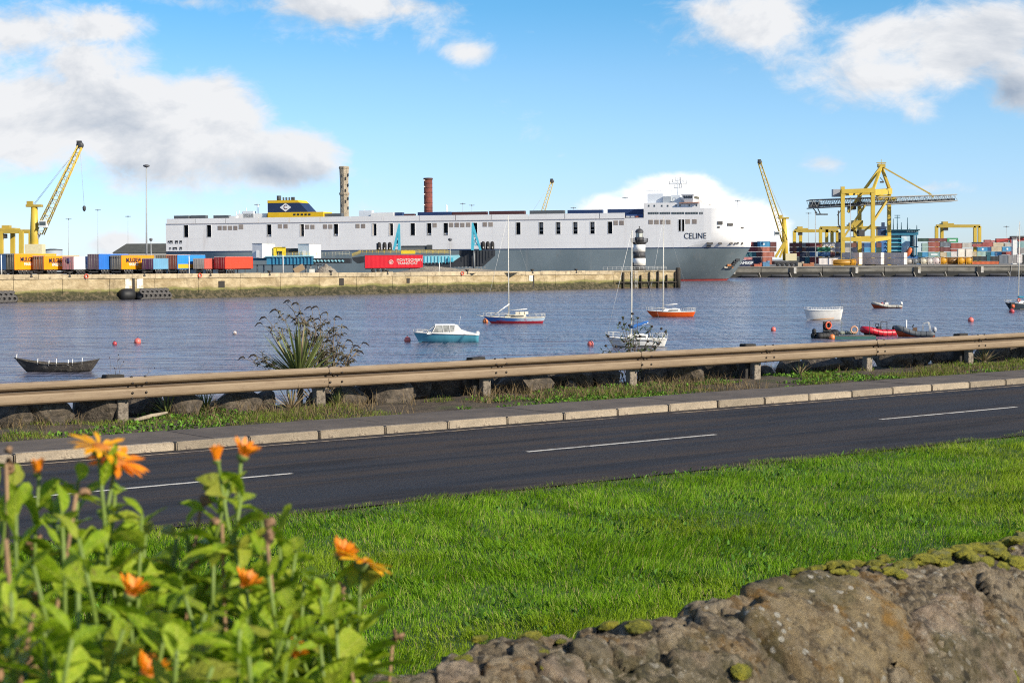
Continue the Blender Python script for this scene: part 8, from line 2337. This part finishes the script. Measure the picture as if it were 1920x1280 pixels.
# ---- far left: tank, shed
p = D(92, 474, 700)
t = thing('storage_tank', 'squat grey storage tank behind the leftmost trailers', 'tank', (p.x, 705, 0))
zt_ = D(92, 466.5, 705).z; mb = MB(); mb.lathe([(3.9, -1), (3.9, zt_ - .6)], 24); mb.build('tank_wall', mat('tank_grey', (.36, .40, .44), .5, .1, .2), t)
mb = MB(); mb.lathe([(4.0, zt_ - .6), (4.0, zt_ - .3), (1, zt_)], 24); mb.build('tank_rim', mat('rim_dark', (.07, .08, .09), .6), t)
SHD = 880.0
t = thing('warehouse', 'long low warehouse with dark roof left of the ship stern', 'building', (0, 0, 0))
P_ = lambda x, y, dd: D(x, y, dd)
mb = MB(); a = P_(212, 480, SHD); b = P_(330, 480, SHD); za = P_(240, 474, SHD).z; zr = P_(270, 456, SHD).z
mb.b2(a.x, b.x, SHD, SHD + 40, FZ, za); mb.build('walls', mat('shed_wall', (.30, .30, .28), .8), t)
xr0 = P_(237, 457, SHD + 20).x
mb = MB(); mb.add([(a.x - .5, SHD - .5, za), (b.x, SHD - .5, za), (b.x, SHD + 40.5, za), (a.x - .5, SHD + 40.5, za), (xr0, SHD + 20, zr), (b.x, SHD + 20, zr)], [(0, 1, 5, 4), (2, 3, 4, 5), (3, 0, 4), (1, 2, 5), (0, 3, 2, 1)]); mb.build('roof', mat('shed_roof', (.075, .075, .06), .8, .2, .3), t)
# ---- lamp columns of the port
def lamp(label, x, ytop, ybot, dep, r=.16, head=2.4, zb=None, rnd=False):
    a = D(x, ybot, dep); b = D(x - .0, ytop, dep)
    t = thing('lamp_column', label, 'lamp post', (a.x, dep, a.z if zb is None else zb), 0, 'port lamp columns')
    h = b.z - t.location.z; dx = b.x - a.x
    mb = MB(); mb.tube((0, 0, 0), (dx, 0, h), r * 1.5, r * .7, 8); mb.build('column', mat('lamp_grey', (.36, .37, .37), .5), t)
    mb = MB()
    if rnd: mb.lathe([(.3, -.5), (head / 2, -.2), (head / 2, .2), (.3, .4)], 12, (dx, 0, h))
    else:
        mb.tube((dx - head / 2, 0, h), (dx + head / 2, 0, h), .12, n=5); mb.box((dx - head / 2, 0, h + .05), (1.0, .5, .25)); mb.box((dx + head / 2, 0, h + .05), (1.0, .5, .25)); mb.box((dx, 0, h), (.4, .4, .8))
    mb.build('lamp_head', mat('lamp_dark', (.10, .10, .11), .6), t)
lamp('tallest lamp column left of the ship stern', 274.5, 311, 480, 540, .20, 2.0, -.2, True)
lamp('short dark topped lamp column beside the tallest one', 283, 449, 480, 540, .14, 1.0, -.2, True)
for x, yt, lab in ((128.5, 411, 'thin lamp column right of the left hand crane'), (183.5, 394, 'thin lamp column above the plum doored trailer'), (240, 406, 'thin lamp column left of the tallest column'), (482, 384, 'thin lamp column left of the ship funnel'), (867.5, 382, 'thin twin lamp column right of the brick chimney'), (884.5, 385, 'second thin twin lamp column right of the brick chimney'), (1172, 371, 'thin lamp column left of the ship bridge'), (1075, 390, 'thin lamp column right of the crane jib behind the ship'), (1383, 377, 'thin lamp column between the bridge and the mobile crane'), (1516, 400, 'thin lamp column left of the ship to shore crane'), (1887, 425, 'thin dark lamp column near the right edge')):
    lamp(lab, x, yt, 492, 940, .11, 2.0, FZ)
lamp('white lamp column in front of the green container', 1529, 398, 497, 785, .16, .6, FZ, True)
lamp('white lamp column in front of the gantry crane legs', 1594.5, 372, 497, 784, .14, .6, FZ, True)
p, lx = quay_at(844, 6)
lamp('short lamp post with dark floodlight near the lifting towers', 844, 449, 500, 556, .12, 1.3, -.5, True)
# tall white stair tower at the far right
a = D(1899, 478, 835); b = D(1907, 449, 835)
t = thing('white_tower', 'slim white tower among the containers at the right edge', 'tower', (a.x, 835, FZ))
mb = MB(); mb.b2(0, b.x - a.x, 0, 2.5, 0, b.z - FZ); mb.build('tower_body', mat('cab_white', (.7, .7, .68), .5), t)
mb = MB(); mb.b2(-.2, b.x - a.x + .2, -.2, 2.7, b.z - FZ, b.z - FZ + .3); mb.build('tower_cap', CGR, t)
t = thing('red_gantry', 'red steel gantry frame behind the yacht mast at the right edge', 'crane', (0, 0, 0))
for p, q_ in (((1897, 448, 860), (1960, 446, 860)), ((1896, 447, 860), (1896, 478, 860)), ((1911, 447, 860), (1911, 478, 860)), ((1868, 453, 860), (1897, 447, 860))):
    mb = MB(); bpx(mb, p, q_, 1.0); mb.build('frame_beam', mat('gantry_red', (.42, .04, .035), .55), t)
mb = MB(); a = D(1908, 444, 860); mb.box((a.x, 860, a.z), (7, 3, .8)); mb.build('trolley', CDK, t)
# quay side clutter: low dark loads and orange barrier on the far quay edge
for k, (x, w_, h_, c_, lab) in enumerate([(1436, 3.0, 2.0, (.10, .22, .36), 'small blue container unit left of the mobile crane'), (1515, 5.0, 1.2, (.30, .12, .06), 'rusty steel load right of the mobile crane'), (1421, 4, 1.1, (.36, .10, .06), 'low red load beside the ship bow'), (1500, 3, 1.6, (.30, .26, .2), 'pale heap of scrap right of the mobile crane')]):
    a = D(x, 496, 775); t = thing('quay_load', lab, 'load', (a.x, 775, FZ), 0)
    mb = MB(); mb.box((0, 0, h_ / 2), (w_, 2, h_), .1 * k); mb.box((w_ * .3, -.3, h_ + .2), (w_ * .4, 1.2, .5), .4); mb.build('load_body', mat('load' + str(k), c_, .8, .3, 1), t)
    mb = MB(); mb.box((-w_ * .6, .2, .3), (w_ * .4, 1.5, .6), -.2); mb.build('load_side', mat('loads' + str(k), (c_[0] * .6, c_[1] * .6, c_[2] * .6), .8), t)
bpy.context.view_layer.update()
